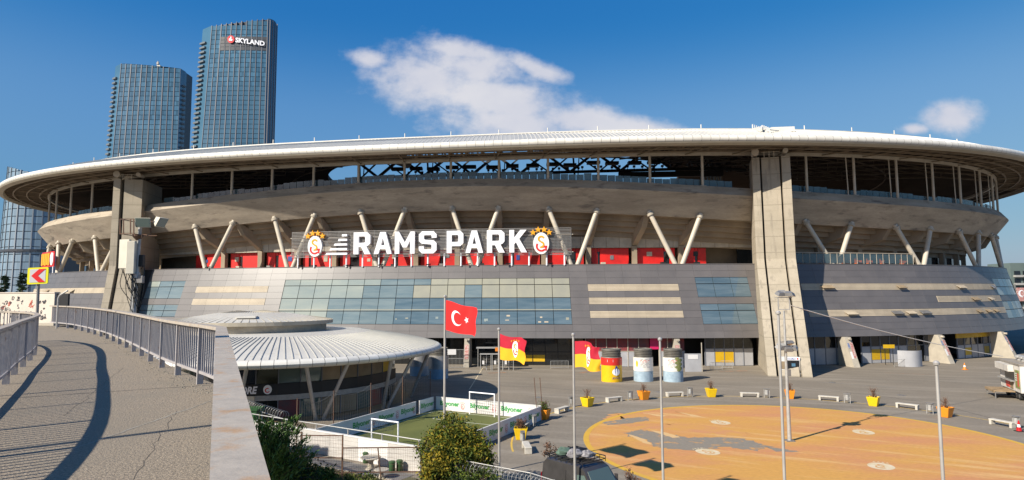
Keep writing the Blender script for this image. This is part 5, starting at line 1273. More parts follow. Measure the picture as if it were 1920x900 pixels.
for v in (1.0, 2.2, 3.3, 4.6): p = tf(1.3, v, 3.68); MB().lathe(p, [(.2, 0), (.2, .25), (.42, .3), (.42, .5), (.1, .6), (0, .6)], 14).build('roof_vent', 'galvanised', TR, smooth=True)

# ------------------------------------------------------------------ black van with a loaded roof rack
VO = Vector((1.45, 33.4, 0)); vd = Vector((.66, -.75, 0)).normalized(); vn = Vector((.75, .66, 0))     # forward, left-to-right across the roof
VAN = thing('van', 'black panel van with a loaded roof rack parked behind the razor wire fence', 'van', VO)
def vf(x, y, z): return VO + vd * x * 1.05 + vn * y * 1.03 + Vector((0, 0, z * 1.1))
W_ = 1.9
side = [(0, .35), (0, 1.2), (.06, 2.15), (.25, 2.38), (2.45, 2.40), (2.75, 2.28), (3.45, 1.38), (4.15, 1.15), (4.35, .9), (4.38, .35)]
mb = MB(); V = []
for y, ins in ((0, .10), (.10, 0), (W_ - .10, 0), (W_, .10)):
    for x, z in side: V.append(vf(x, y + (0 if z < 1.4 else (.10 * (z - 1.3) if y < 1 else -.10 * (z - 1.3))), z - (ins * .6 if z > 2.2 else 0)))
n = len(side); F = [tuple(range(n)), tuple(range(4 * n - 1, 3 * n - 1, -1))]
for k in range(3):
    for i in range(n): F.append((k * n + i, k * n + (i + 1) % n, (k + 1) * n + (i + 1) % n, (k + 1) * n + i))
mb.add(V, F).build('body', 'van_black', VAN, smooth=True)
def vquad(name, pts, m, off, par=None):
    mb = MB(); a = [vf(*p) for p in pts]; nrm = (a[1] - a[0]).cross(a[2] - a[0]).normalized() * off; mb.hexa(a + [p + nrm for p in a] if False else [*a, *[p + nrm for p in a]]); return mb.build(name, m, par or VAN)
vquad('windscreen', [(2.82, .22, 2.20), (2.82, W_ - .22, 2.20), (3.40, W_ - .14, 1.44), (3.40, .14, 1.44)], 'van_glass', -.025)
vquad('window', [(2.3, .03, 1.5), (3.15, .03, 1.5), (2.7, .1, 2.1), (2.3, .1, 2.1)], 'van_glass', -.05)
vquad('grille', [(4.39, .4, .6), (4.39, W_ - .4, .6), (4.37, W_ - .4, .85), (4.37, .4, .85)], 'black', .02)
for y in (.1, W_ - .45): vquad('headlight', [(4.37, y, .8), (4.37, y + .35, .8), (4.25, y + .35, 1.05), (4.25, y, 1.05)], 'lamp_glass', .02)
for y in (.02, W_ - .16): vquad('tail_light', [(-.01, y, .9), (-.01, y + .14, .9), (-.01, y + .14, 1.7), (-.01, y, 1.7)], 'tail_red', -.02)
for x in (.85, 3.5):
    for y in (.12, W_ - .12):
        p = vf(x, y, .34); w = MB().tube([p - vn * .11, p + vn * .11], .374, 20).build('wheel', 'rubber', VAN, smooth=True); MB().tube([p - vn * .125, p + vn * .125], .19, 14).build('rim', 'steel_grey', w)
for y, s in ((-.12, -1), (W_ + .12, 1)):
    p = vf(3.05, y, 1.55); MB().bar(p, p + Vector((0, 0, .34)), .2, .16).build('wing_mirror', 'van_black', VAN)
for z in (.95, 1.35): MB().bar(vf(.3, -.005, z), vf(2.2, -.005, z), .02, .02).build('trim', 'black', VAN)
MB().bar(vf(1.6, -.004, .6), vf(1.6, -.004 + .05, 2.1), .012).build('door_seam', 'black', VAN)
rk = MB()
for y in (.12, W_ - .12):
    rk.bar(vf(.15, y, 2.62), vf(2.6, y, 2.62), .04); rk.bar(vf(.15, y, 2.50), vf(2.6, y, 2.50), .03)
for x in np.linspace(.15, 2.6, 8): rk.bar(vf(x, .12, 2.5), vf(x, W_ - .12, 2.5), .035); rk.bar(vf(x, .12, 2.38), vf(x, .12, 2.62), .03); rk.bar(vf(x, W_ - .12, 2.38), vf(x, W_ - .12, 2.62), .03)
rk.build('roof_rack', 'black', VAN)
rl_ = random.Random(9)
def lump(name, c, r, m, lab, cat):
    mb = MB(); V = []; F = []; nu, nv = 14, 9; ph = rl_.uniform(0, 6)
    for j in range(nv + 1):
        for i in range(nu):
            a, b = 2 * math.pi * i / nu, math.pi * j / nv - math.pi / 2; k = 1 + .16 * math.sin(3 * a + ph) * math.cos(2 * b) + .12 * math.sin(5 * b + ph + 2 * a)
            V.append(c + Vector((r[0] * k * math.cos(b) * math.cos(a), r[1] * k * math.cos(b) * math.sin(a), r[2] * k * max(math.sin(b), -.55))))
    for j in range(nv):
        for i in range(nu): F.append((j * nu + i, j * nu + (i + 1) % nu, (j + 1) * nu + (i + 1) % nu, (j + 1) * nu + i))
    return tag(mb.add(V, F).build(name, m, smooth=True, origin=c), lab, cat)
lump('folded_tent', vf(.85, .75, 2.66), (.42, .38, .2), 'cloth_green', 'folded green canvas bag strapped on the van roof', 'bag')
lump('bundle', vf(1.55, .75, 2.68), (.42, .36, .22), 'cloth_grey', 'grey and white bundle of cloth on the van roof', 'bundle')
lump('bundle', vf(1.95, 1.2, 2.66), (.4, .34, .18), 'cloth_grey', 'second grey bundle near the front of the van roof', 'bundle')
lump('duffel_bag', vf(1.2, 1.35, 2.66), (.55, .35, .2), 'black', 'black duffel bag at the far side of the van roof', 'bag')

# ------------------------------------------------------------------ white boundary wall of the pitch, seen from the garden
WA, WB = Vector((-19.3, 48.5, 0)), Vector((-5.7, 40.1, 0))
wd = (WB - WA).normalized(); wn = Vector((wd.y, -wd.x, 0)); WLEN = (WB - WA).length
BW = thing('boundary_wall', 'long white panelled boundary wall along the near side of the pitch', 'wall', WA)
def wf(s, e, z): return WA + wd * s + wn * e + Vector((0, 0, z))
nseg = 6
for i in range(nseg):
    s0, s1 = WLEN * i / nseg + .01, WLEN * (i + 1) / nseg - .01
    for j in range(5):
        z0, z1 = j * .3 + .012, (j + 1) * .3; mb = MB(); mb.hexa([wf(s0, 0, z0), wf(s1, 0, z0), wf(s1, -.14, z0), wf(s0, -.14, z0), wf(s0, 0, z1), wf(s1, 0, z1), wf(s1, -.14, z1), wf(s0, -.14, z1)]); mb.build('wall_panel', 'board_white' if i == 4 else 'wall_white', BW)
mb = MB(); mb.hexa([wf(0, .03, 1.5), wf(WLEN, .03, 1.5), wf(WLEN, -.17, 1.5), wf(0, -.17, 1.5), wf(0, .03, 1.58), wf(WLEN, .03, 1.58), wf(WLEN, -.17, 1.58), wf(0, -.17, 1.58)]); mb.build('coping', 'board_white', BW)
mb = MB(); mb.tube([wf(-1, -.1, 2.0), wf(WLEN, -.1, 1.95)], .035, 6)
BWr = mb.build('handrail', 'galvanised', BW)
for s in np.linspace(.4, WLEN - .2, 6): MB().tube([wf(s, -.1, 1.55), wf(s, -.1, 1.98)], .05, 6).build('rail_post', 'galvanised', BW)
def goal(c, a, w, h, lab):
    r = thing('football_goal', lab, 'goal', c, 'small football goals on the pitch'); d = Vector((math.cos(a), math.sin(a), 0)); b = Vector((-d.y, d.x, 0))
    for s in (-w / 2, w / 2): MB().tube([c + d * s, c + d * s + Vector((0, 0, h))], .055, 8).build('post', 'sign_white', r, smooth=True)
    MB().tube([c + d * (-w / 2 - .05) + Vector((0, 0, h)), c + d * (w / 2 + .05) + Vector((0, 0, h))], .055, 8).build('crossbar', 'sign_white', r, smooth=True)
    return r, d, b
pa = math.atan2((P2 - P1).y, (P2 - P1).x)
def goalnet(g, c, d, b, w, h, depth):
    mb = MB()
    for i in range(13):
        x = -w / 2 + w * i / 12; mb.tube([c + d * x + Vector((0, 0, h)), c + d * x + b * depth * .4 + Vector((0, 0, h * .95)), c + d * x + b * depth], .010, 3, caps=False)
    for j in range(9):
        s = j / 8; p = Vector((0, 0, h * (1 - s))) + b * depth * (.4 + .6 * s); mb.tube([c - d * (w / 2) + p, c + d * (w / 2) + p], .010, 3, caps=False)
    mb.build('net', 'net', g)
c = Vector((-9.1, 46.1, 0)); g, d, b = goal(c, pa, 2.5, 2.0, 'white goal at the near end of the pitch, behind the white wall'); goalnet(g, c, d, -b, 2.5, 2.0, 1.0)
c = Vector((-3.1, 60.0 - .6, 0)); c = pp(.5, .965); g, d, b = goal(c, pa, 2.7, 2.0, 'white goal at the far end of the pitch, before the lettered boards'); goalnet(g, c, d, b, 2.7, 2.0, .55)
# ball-stop net on thin posts along the left side
NT = thing('ball_net', 'sagging ball-stop net on thin rusty posts along the left side of the pitch', 'net', pp(-.06, 0))
np_ = [pp(-.05, v) for v in (.0, .22, .48, .74, 1.0)]; mb = MB()
for p in np_: MB().tube([p, p + Vector((0, 0, 3.6))], .045, 6).build('post', 'rust', NT)
for a, b in zip(np_[:-1], np_[1:]):
    for k in range(17):
        s = k / 16; p = a.lerp(b, s); zt = 3.5 - 4 * .5 * s * (1 - s); mb.bar(p + Vector((0, 0, 1.1)), p + Vector((0, 0, zt)), .012)
    for j in range(9):
        f = j / 8; q = []
        for k in range(9): s = k / 8; q.append(a.lerp(b, s) + Vector((0, 0, 1.1 + (2.4 - 4 * .5 * s * (1 - s)) * f)))
        mb.tube(q, .007 if j < 8 else .016, 3, caps=False)
tag(mb.build('mesh', 'net', NT), kind='stuff')
for s, lab in ((-.25, 'left of two thin leaning dark poles at the far right corner of the pitch'), (.25, 'right of two thin leaning dark poles at the far right corner of the pitch')):
    p = pp(1.0, 1.0) + Vector((s, .2, 0)); NP = thing('net_pole', lab, 'pole', p, 'leaning poles at the pitch corner'); MB().tube([p, p + Vector((-.25, 0, 3.6))], .035, 5).build('shaft', 'rust', NP)

# ------------------------------------------------------------------ garden in front of the wall: grass, path, tables, fence
def fl(px, Y): return Vector(((px - 960) / FPX * Y, Y, 0))
gd = [Vector((-16, 45.2, 0)), Vector((-5.8, 39.0, 0)), Vector((-3.5, 36.5, 0)), Vector((-1.5, 33.0, 0)), Vector((3.5, 29.5, 0)), Vector((5, 20, 0)), Vector((3, 2, 0)), Vector((-24, 12, 0)), Vector((-34, 30, 0)), Vector((-30, 44, 0)), Vector((-20.5, 46.5, 0))]
rgd = random.Random(31)
sheet('garden_soil', gd, .012, 'earth')
sheet('garden_path', [wf(1, .5, 0), wf(WLEN, .5, 0), wf(WLEN, 2.2, 0), wf(1, 2.2, 0)], .02, 'asphalt_path')
def kerb(a, b, lab):
    k = MB(); k.bar(a + Vector((0, 0, .06)), b + Vector((0, 0, .06)), .12, .14); tag(k.build('kerb', 'concrete_pale', origin=a), kind='structure')
kerb(wf(1, 2.3, 0), wf(WLEN, 2.3, 0), '')
mb = MB()
for _ in range(26000):
    x, y = rgd.uniform(-19, -3), rgd.uniform(27, 43)
    if (x - WA.x) * wn.x + (y - WA.y) * wn.y < 2.4: continue
    h = rgd.uniform(.08, .34); a = rgd.uniform(0, 6.28); w = .03; lx, ly = rgd.uniform(-.12, .12), rgd.uniform(-.12, .12)
    mb.add([(x - w * math.cos(a), y - w * math.sin(a), .01), (x + w * math.cos(a), y + w * math.sin(a), .01), (x + lx, y + ly, h)], [(0, 1, 2)])
tag(mb.build('grass', 'grass', recalc=False), 'rough grass and dry weeds in the garden behind the fence', 'grass', kind='stuff')
def table(c, lab, s=1.0):
    r = thing('picnic_table', lab, 'table', c, 'round garden tables by the fence'); MB().lathe(c, [(0, .70 * s), (.62 * s, .70 * s), (.65 * s, .73 * s), (.62 * s, .77 * s), (0, .77 * s)], 18).build('top', 'concrete_pale', r, smooth=True)
    MB().lathe(c, [(.38 * s, 0), (.22 * s, .12 * s), (.16 * s, .45 * s), (.3 * s, .70 * s)], 14).build('pedestal', 'concrete_pale', r, smooth=True)
table(gp(695, 880), 'pale stone table standing between two green stools behind the fence'); table(gp(715, 897), 'greenish low stone table nearest to the fence', .7)
def stool(c, lab):
    r = thing('garden_bin', lab, 'bin', c, 'small green bins in the garden'); MB().lathe(c, [(.16, 0), (.2, .05), (.2, .62), (.18, .7), (0, .72)], 14).build('body', 'bin_green', r, smooth=True); MB().lathe(c, [(.22, .60), (.22, .65), (.2, .66)], 14).build('rim', 'bin_green', r)
stool(gp(749, 884), 'tall dark green bin right of the stone tables'); stool(gp(735, 886), 'short green bin left of the taller green one'); stool(gp(686, 868), 'green bin just left of the pale stone table')
c = gp(708, 868); r = thing('globe_lamp', 'green globe on a short stand beside the pale stone table', 'lamp', c); MB().tube([c, c + Vector((0, 0, .75))], .05, 8).build('stand', 'galvanised', r); MB().lathe(c + Vector((0, 0, .92)), [(.01, -.2), (.14, -.15), (.2, 0), (.14, .15), (.01, .2)], 14).build('globe', 'bin_green', r, smooth=True)
# rusty framed mesh fence: three bays stepping along the garden
bays = [(Vector((-17.6, 41.6, 0)), Vector((-13.2, 40.6, 0)), 2.35), (Vector((-12.9, 39.6, 0)), Vector((-10.35, 39.5, 0)), 2.4), (Vector((-9.5, 36.3, 0)), Vector((-5.05, 36.4, 0)), 2.42)]
for i, (a, b, h) in enumerate(bays):
    r = thing('mesh_fence', ['rusty framed mesh fence bay half hidden by the conifer', 'short rusty framed mesh fence bay, middle of three', 'rusty framed mesh fence bay in front of the stone tables'][i], 'fence', a, 'rusty framed fence bays round the garden')
    d = (b - a); L_ = d.length; d.normalize()
    for s in (0, L_): MB().bar(a + d * s, a + d * s + Vector((0, 0, h + .05)), .08).build('post', 'rust', r)
    for z in (h, h * .45, .15): MB().bar(a + Vector((0, 0, z)), b + Vector((0, 0, z)), .06).build('rail', 'rust', r)
    if L_ > 3.5: MB().bar(a + d * (L_ * .5) + Vector((0, 0, 0)), a + d * (L_ * .44) + Vector((0, 0, h)), .06).build('post', 'rust', r)
    mb = MB()
    for s in np.arange(.1, L_, .1): mb.bar(a + d * s + Vector((0, 0, .15)), a + d * s + Vector((0, 0, h)), .008)
    for z in np.arange(.3, h, .2): mb.bar(a + Vector((0, 0, z)), b + Vector((0, 0, z)), .008)
    tag(mb.build('wire_mesh', 'rust', r), kind='stuff')
# galvanised fence with razor wire coil on the right, low concrete wall beneath
fa, fb, fc = Vector((-3.6, 36.0, 0)), Vector((0.9, 32.9, 0)), Vector((4.2, 29.0, 0))
RF = thing('razor_wire_fence', 'grey wire fence topped with a coil of razor wire in front of the black van', 'fence', fa)
for a, b in ((fa, fb), (fb, fc)):
    d = b - a; L_ = d.length; d.normalize()
    for s in np.linspace(0, L_, 4): MB().tube([a + d * s, a + d * s + Vector((0, 0, 2.0))], .035, 6).build('post', 'galvanised', RF)
    for z in (1.95, 1.2): MB().tube([a + Vector((0, 0, z)), b + Vector((0, 0, z))], .025, 6).build('rail', 'galvanised', RF)
    MB().bar(a + Vector((0, 0, .35)), b + Vector((0, 0, .35)), .2, .7).build('base_wall', 'wall_white', RF)
    mb = MB()
    for s in np.arange(.1, L_, .14): mb.bar(a + d * s + Vector((0, 0, .7)), a + d * s + Vector((0, 0, 1.95)), .008)
    for z in np.arange(.8, 1.9, .2): mb.bar(a + Vector((0, 0, z)), b + Vector((0, 0, z)), .008)
    tag(mb.build('wire_mesh', 'galvanised', RF), kind='stuff')
    n_ = Vector((d.y, -d.x, 0)); pts = []
    k = int(L_ / .24) * 12
    for i in range(k): th = 2 * math.pi * i / 12; pts.append(a + d * (L_ * i / k) + n_ * (.26 * math.cos(th)) + Vector((0, 0, 1.62 + .26 * math.sin(th))))
    MB().tube(pts, .011, 3, caps=False).build('razor_coil', 'galvanised', RF)
# fence with razor coil beside the pavilion yard, and a green skip
fa, fb = Vector((-22.5, 53.5, 0)), wf(3.0, -.4, 0)
YF = thing('yard_fence', 'low galvanised fence with razor wire between the pavilion and the white wall', 'fence', fa); d = (fb - fa); L_ = d.length; d.normalize(); n_ = Vector((d.y, -d.x, 0))
for s in np.linspace(0, L_, 5): MB().tube([fa + d * s, fa + d * s + Vector((0, 0, 1.9))], .04, 6).build('post', 'galvanised', YF)
for z in (1.85, .9): MB().tube([fa + Vector((0, 0, z)), fb + Vector((0, 0, z))], .03, 6).build('rail', 'galvanised', YF)
pts = []; k = int(L_ / .42) * 12
for i in range(k): th = 2 * math.pi * i / 12; pts.append(fa + d * (L_ * i / k) + n_ * (.3 * math.cos(th)) + Vector((0, 0, 2.15 + .3 * math.sin(th))))
MB().tube(pts, .009, 3, caps=False).build('razor_coil', 'galvanised', YF)
c = Vector((-20.9, 50.8, 0)); r = thing('waste_container', 'dark green waste container beside the pavilion shutter', 'container', c); mb = MB(); mb.hexa([c + Vector(p) for p in ((-.9, -.7, 0.15), (.9, -.7, .15), (.9, .7, .15), (-.9, .7, .15), (-1.1, -.8, 2.0), (1.1, -.8, 2.0), (1.1, .8, 2.0), (-1.1, .8, 2.0))]); mb.build('body', 'bin_green', r); MB().box(c + Vector((0, 0, 2.05)), (2.3, 1.7, .1)).build('lid', 'bin_green', r)
for x in (-.7, .7):
    for y in (-.5, .5): MB().tube([c + Vector((x - .05, y, .09)), c + Vector((x + .05, y, .09))], .09, 8).build('wheel', 'rubber', r)

# ------------------------------------------------------------------ plants
rl = random.Random(77)
def leafy(name, label, cat, c, blobs, nleaf, size, m, m2=None, trunk=True, frac2=.25, group=None):
    """trunk, limbs and a crown of many small leaf faces spread through overlapping clumps"""
    r = thing(name, label, cat, c, group)
    if trunk:
        mb = MB()
        for bc, br in blobs:
            p = Vector(c) + Vector((0, 0, .0)); q = Vector(bc); mb.tube([p, p.lerp(q, .4) + Vector((0, 0, .2)), q], [.10, .06, .02], 6, caps=False)
        for bc, br in blobs:
            for _ in range(9):
                d = Vector((rl.gauss(0, 1), rl.gauss(0, 1), rl.gauss(.5, .8))).normalized(); q = Vector(bc); e = q + Vector((d.x * br[0], d.y * br[1], d.z * br[2])) * rl.uniform(.9, 1.18); mb.tube([q, q.lerp(e, .6) + Vector((0, 0, .05)), e], [.03, .016, .006], 4, caps=False)
        mb.build('trunk', 'bark', r)
    pts, pts2 = [], []
    tot = sum(b[1][0] * b[1][1] + b[1][2] * b[1][0] for b in blobs)
    for bc, br in blobs:
        k = int(nleaf * (br[0] * br[1] + br[2] * br[0]) / tot); nc = max(5, k // 60)
        cl = []
        for _ in range(nc):
            d = Vector((rl.gauss(0, 1), rl.gauss(0, 1), rl.gauss(0, 1))).normalized(); q = rl.uniform(.55, 1.03); cl.append(Vector((bc[0] + d.x * br[0] * q, bc[1] + d.y * br[1] * q, max(.1, bc[2] + d.z * br[2] * q))))
        for j in range(k):
            q = rl.choice(cl); s = .16 * (br[0] + br[2]) / 2 + .04; p = (q.x + rl.gauss(0, s), q.y + rl.gauss(0, s), max(.05, q.z + rl.gauss(0, s)))
            (pts2 if m2 and rl.random() < frac2 * (.4 + 1.2 * (p[2] > bc[2])) else pts).append(p)
    mb = MB(); leaves(mb, pts, size, rl); mb.build('crown', m, r, recalc=False)
    if pts2: mb = MB(); leaves(mb, pts2, size, rl); mb.build('new_leaves', m2, r, recalc=False)
    return r
def at(px, py, Y): return dp(px, py, Y)
def B(px, py, Y, rx, ry, rz): q = at(px, py, Y); return ((q.x, q.y, q.z), (rx, ry, rz))
leafy('garden_tree', 'large round green tree with yellowing leaf tips beside the pitch', 'tree', fl(848, 36.2),
      [B(846, 806, 36.2, .9, .85, .75), B(878, 835, 36.0, 1.15, 1.0, .95), B(815, 838, 36.2, .85, .9, 1.0), B(850, 860, 35.8, 1.5, 1.2, 1.3), B(900, 866, 35.8, .9, .9, 1.1), B(820, 890, 35.6, .9, 1, 1.1)], 21000, .072, 'leaf', 'leaf_yellow', frac2=.24)
leafy('yellow_shrub', 'yellowish shrub at the foot of the large round tree', 'shrub', fl(808, 34.6), [B(808, 878, 34.6, .75, .7, .8), B(822, 898, 34.4, .8, .7, .8)], 3800, .075, 'leaf', 'leaf_yellow', frac2=.5)
leafy('low_shrub', 'dark low shrub inside the fence, left of the razor wire', 'shrub', fl(905, 33.6), [B(905, 905, 33.6, 1.0, .6, .6), B(870, 905, 33.8, .8, .6, .5)], 2600, .07, 'leaf_dark', 'leaf', frac2=.3)
leafy('bare_bush', 'reddish bare bush behind the fence at the bottom edge, right of the van', 'shrub', fl(1183, 34.5), [B(1183, 905, 34.5, .45, .4, .5)], 500, .05, 'leaf_red', 'twig', frac2=.5)
leafy('bare_bush', 'reddish bush at the back corner of the black van', 'shrub', fl(1030, 36.4), [B(1030, 848, 36.4, .35, .3, .45)], 300, .05, 'leaf_red', 'twig', frac2=.5)
for c0, lab in ((fl(1183, 34.5), 0), (fl(1030, 36.4), 1)):
    pass
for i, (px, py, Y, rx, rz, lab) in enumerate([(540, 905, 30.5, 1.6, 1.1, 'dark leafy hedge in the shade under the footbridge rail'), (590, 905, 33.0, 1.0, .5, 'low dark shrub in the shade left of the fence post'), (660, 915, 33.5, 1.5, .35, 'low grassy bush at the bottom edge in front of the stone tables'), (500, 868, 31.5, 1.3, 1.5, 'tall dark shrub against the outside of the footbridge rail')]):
    leafy('shrub', lab, 'shrub', fl(px, Y), [B(px, py, Y, rx, .9, rz), B(px + 15, py - 8, Y + .4, rx * .6, .7, rz * .8)], 3600, .08, 'leaf_dark' if i in (0, 3) else 'leaf', 'leaf' if i != 2 else 'grass', frac2=.25)  # shade of the bridge put into the dark green of the hedge leaves
# conifer with reaching sprays beside the bridge
CF = thing('conifer', 'ragged green conifer with outstretched sprays rising beside the footbridge', 'tree', fl(505, 29.0)); base = fl(505, 29.0)
MB().tube([base, base + Vector((.1, 0, 3)), base + Vector((.1, 0, 5.4))], .13, 8, .03).build('trunk', 'bark', CF)
mb = MB(); tw = MB()
tips = [at(x, y, Y) for x, y, Y in ((556, 783, 29), (545, 790, 29), (525, 795, 28.6), (505, 790, 28.6), (565, 800, 29), (575, 822, 29), (580, 838, 28.8), (540, 812, 28.5), (560, 845, 28.5), (515, 815, 28.3), (490, 800, 28.5), (535, 835, 28), (500, 840, 28), (570, 865, 28.5), (485, 785, 28.8), (548, 800, 29.5), (520, 850, 28), (590, 850, 29))]
for tip in tips:
    s = base + Vector((.1, 0, max(.6, tip.z - 1.3 - rl.random() * .6))); mid = s.lerp(tip, .55) + Vector((0, 0, .12)); tw.tube([s, mid, tip], .03, 5, .008, caps=False)
    for j in range(210):
        u = rl.uniform(.25, 1.02); p = (s.lerp(mid, u / .55) if u < .55 else mid.lerp(tip, (u - .55) / .45)); w = .26 * (1.08 - u) + .07; q = p + Vector((rl.gauss(0, w), rl.gauss(0, w), rl.gauss(0, w * .7)))
        d = ((tip - s).normalized() + Vector((rl.gauss(0, .5), rl.gauss(0, .5), rl.gauss(.2, .4)))).normalized(); e = d.cross(Vector((rl.gauss(0, 1), rl.gauss(0, 1), 1))).normalized(); L_ = rl.uniform(.07, .17)
        mb.add([q - d * L_, q + e * .03, q + d * L_, q - e * .03], [(0, 1, 2, 3)])
tw.build('branch', 'bark', CF); mb.build('crown', 'leaf_fresh', CF, recalc=False)
def fir(c, h, r, lab):
    t = thing('fir_tree', lab, 'tree', c, 'dark firs beyond the graffiti wall'); MB().tube([c, c + Vector((0, 0, h))], .16, 7, .02).build('trunk', 'bark', t); mb = MB()
    for k in range(170):
        f = (k / 170) ** .9; z = h * (.15 + .83 * f) + rl.uniform(-.1, .1); rr = (r * (1.03 - f) + .12) * rl.uniform(.65, 1.12); a = rl.uniform(0, 6.283)
        d = Vector((math.cos(a), math.sin(a), -.32 + .75 * f + rl.uniform(-.1, .1))); sd = Vector((-d.y, d.x, 0)); n_ = max(4, int(rr * 8))
        for j in range(n_):
            u = (j + .4) / n_ * rr; q = c + Vector((0, 0, z)) + d * u + Vector((0, 0, .10 * (u / (rr + .1)) ** 2)); w = (.10 + .24 * (1 - u / (rr + .05))) * rl.uniform(.7, 1.2)
            for s_ in (-1, 1):
                e = q + sd * s_ * w + d * (.10 + .1 * rl.random()) + Vector((0, 0, rl.uniform(-.12, .03))); mb.add([q, q + d * .05 + Vector((0, 0, .03)), e, q + sd * s_ * w * .5 + Vector((0, 0, -.05))], [(0, 1, 2, 3)])
    mb.build('crown', 'fir', t, recalc=False)
fir(at(10, 560, 52) * Vector((1, 1, 0)), at(10, 514, 52).z, 2.0, 'dark fir tree at the left edge of the picture') if False else None
for px, Y, top, r, lab in ((10, 52, 514, 2.0, 'dark fir tree at the far left edge, above the graffiti wall'), (44, 50, 506, 1.9, 'dark fir tree left of the chevron sign, above the graffiti wall'), (122, 60, 558, .9, 'small fir top seen between the graffiti wall and the railing')):
    q = at(px, top, Y); fir(Vector((q.x, q.y, 0)), q.z, r, lab)

# ------------------------------------------------------------------ footbridge
DZ = 9.35
def cat(P, n=10):
    P = [Vector(p) for p in P]; Q = [P[0] * 2 - P[1]] + P + [P[-1] * 2 - P[-2]]; out = []
    for i in range(1, len(Q) - 2):
        for k in range(n):
            t = k / n; a, b, c, d = Q[i - 1], Q[i], Q[i + 1], Q[i + 2]; out.append(.5 * ((2 * b) + (c - a) * t + (2 * a - 5 * b + 4 * c - d) * t * t + (3 * b - a - 3 * c + d) * t ** 3))
    return out + [P[-1]]
RZ = DZ + 1.10
def hp(px, py, z=RZ): q = gp(px, py, z); return Vector((q.x, q.y, 0))
nf_ = hp(414.5, 613); nn_ = hp(450, 899); near_r = [nf_ + (nn_ - nf_) * 1.62, nf_]
rightA = [hp(414.5, 613), hp(385, 608.5), hp(350, 604), hp(300, 596.5), hp(240, 585.5), hp(190, 578.5), hp(140, 574.3), hp(96, 572.6)]
rp_far = cat(rightA, 8)
near_seg = [near_r[0].lerp(near_r[-1], i / 16) for i in range(17)]
right_path = near_seg[:-1] + rp_far
left_pts = [Vector((-2.6, -3.5, 0)), Vector((-4.4, 2.5, 0)), Vector((-6.1, 6.6, 0)), hp(0, 614.5), hp(35, 602), hp(62, 593.5), hp(70, 588.5), hp(58, 585.3), hp(32, 583.8), hp(0, 583.2), Vector((-19.5, 21.3, 0)), Vector((-26, 22.2, 0))]
left_path = cat(left_pts, 6)
edge = lambda path, e: [p + Vector(((path[min(i + 1, len(path) - 1)] - path[max(i - 1, 0)]).normalized().y, -(path[min(i + 1, len(path) - 1)] - path[max(i - 1, 0)]).normalized().x, 0)) * e for i, p in enumerate(path)]
re_ = edge(right_path, .22); le_ = edge(left_path, -.22)
outline = re_ + [Vector((-24.2, 35.6, 0)), Vector((-31, 37.9, 0))] + le_[::-1]
bm = bmesh.new(); top = [bm.verts.new((p.x, p.y, DZ)) for p in outline]; bot = [bm.verts.new((p.x, p.y, DZ - .55)) for p in outline]; n = len(outline)
bmesh.ops.triangle_fill(bm, use_beauty=True, edges=[bm.edges.new((top[i], top[(i + 1) % n])) for i in range(n)])
bmesh.ops.triangle_fill(bm, use_beauty=True, edges=[bm.edges.new((bot[i], bot[(i + 1) % n])) for i in range(n)])
for i in range(n): bm.faces.new((top[i], top[(i + 1) % n], bot[(i + 1) % n], bot[i]))
bmesh.ops.recalc_face_normals(bm, faces=bm.faces); me = bpy.data.meshes.new('footbridge_deck'); bm.to_mesh(me); bm.free(); me.materials.append(M['deck']); DK = bpy.data.objects.new('footbridge_deck', me); COL.objects.link(DK); tag(DK, kind='structure')
for p in (Vector((-3.6, 6.0, 0)), Vector((-11.5, 17.0, 0)), Vector((-20, 26, 0))): MB().tube([p, p + Vector((0, 0, DZ - .5))], .45, 16).build('pier', 'concrete_pale', DK, smooth=True)
def along(path):
    d = [0]; 
    for a, b in zip(path[:-1], path[1:]): d.append(d[-1] + (b - a).length)
    def f(s):
        i = max(0, min(len(path) - 2, int(np.searchsorted(d, s) - 1))); L_ = d[i + 1] - d[i]; u = (s - d[i]) / L_ if L_ > 0 else 0; return path[i].lerp(path[i + 1], u), (path[i + 1] - path[i]).normalized()
    return f, d[-1]
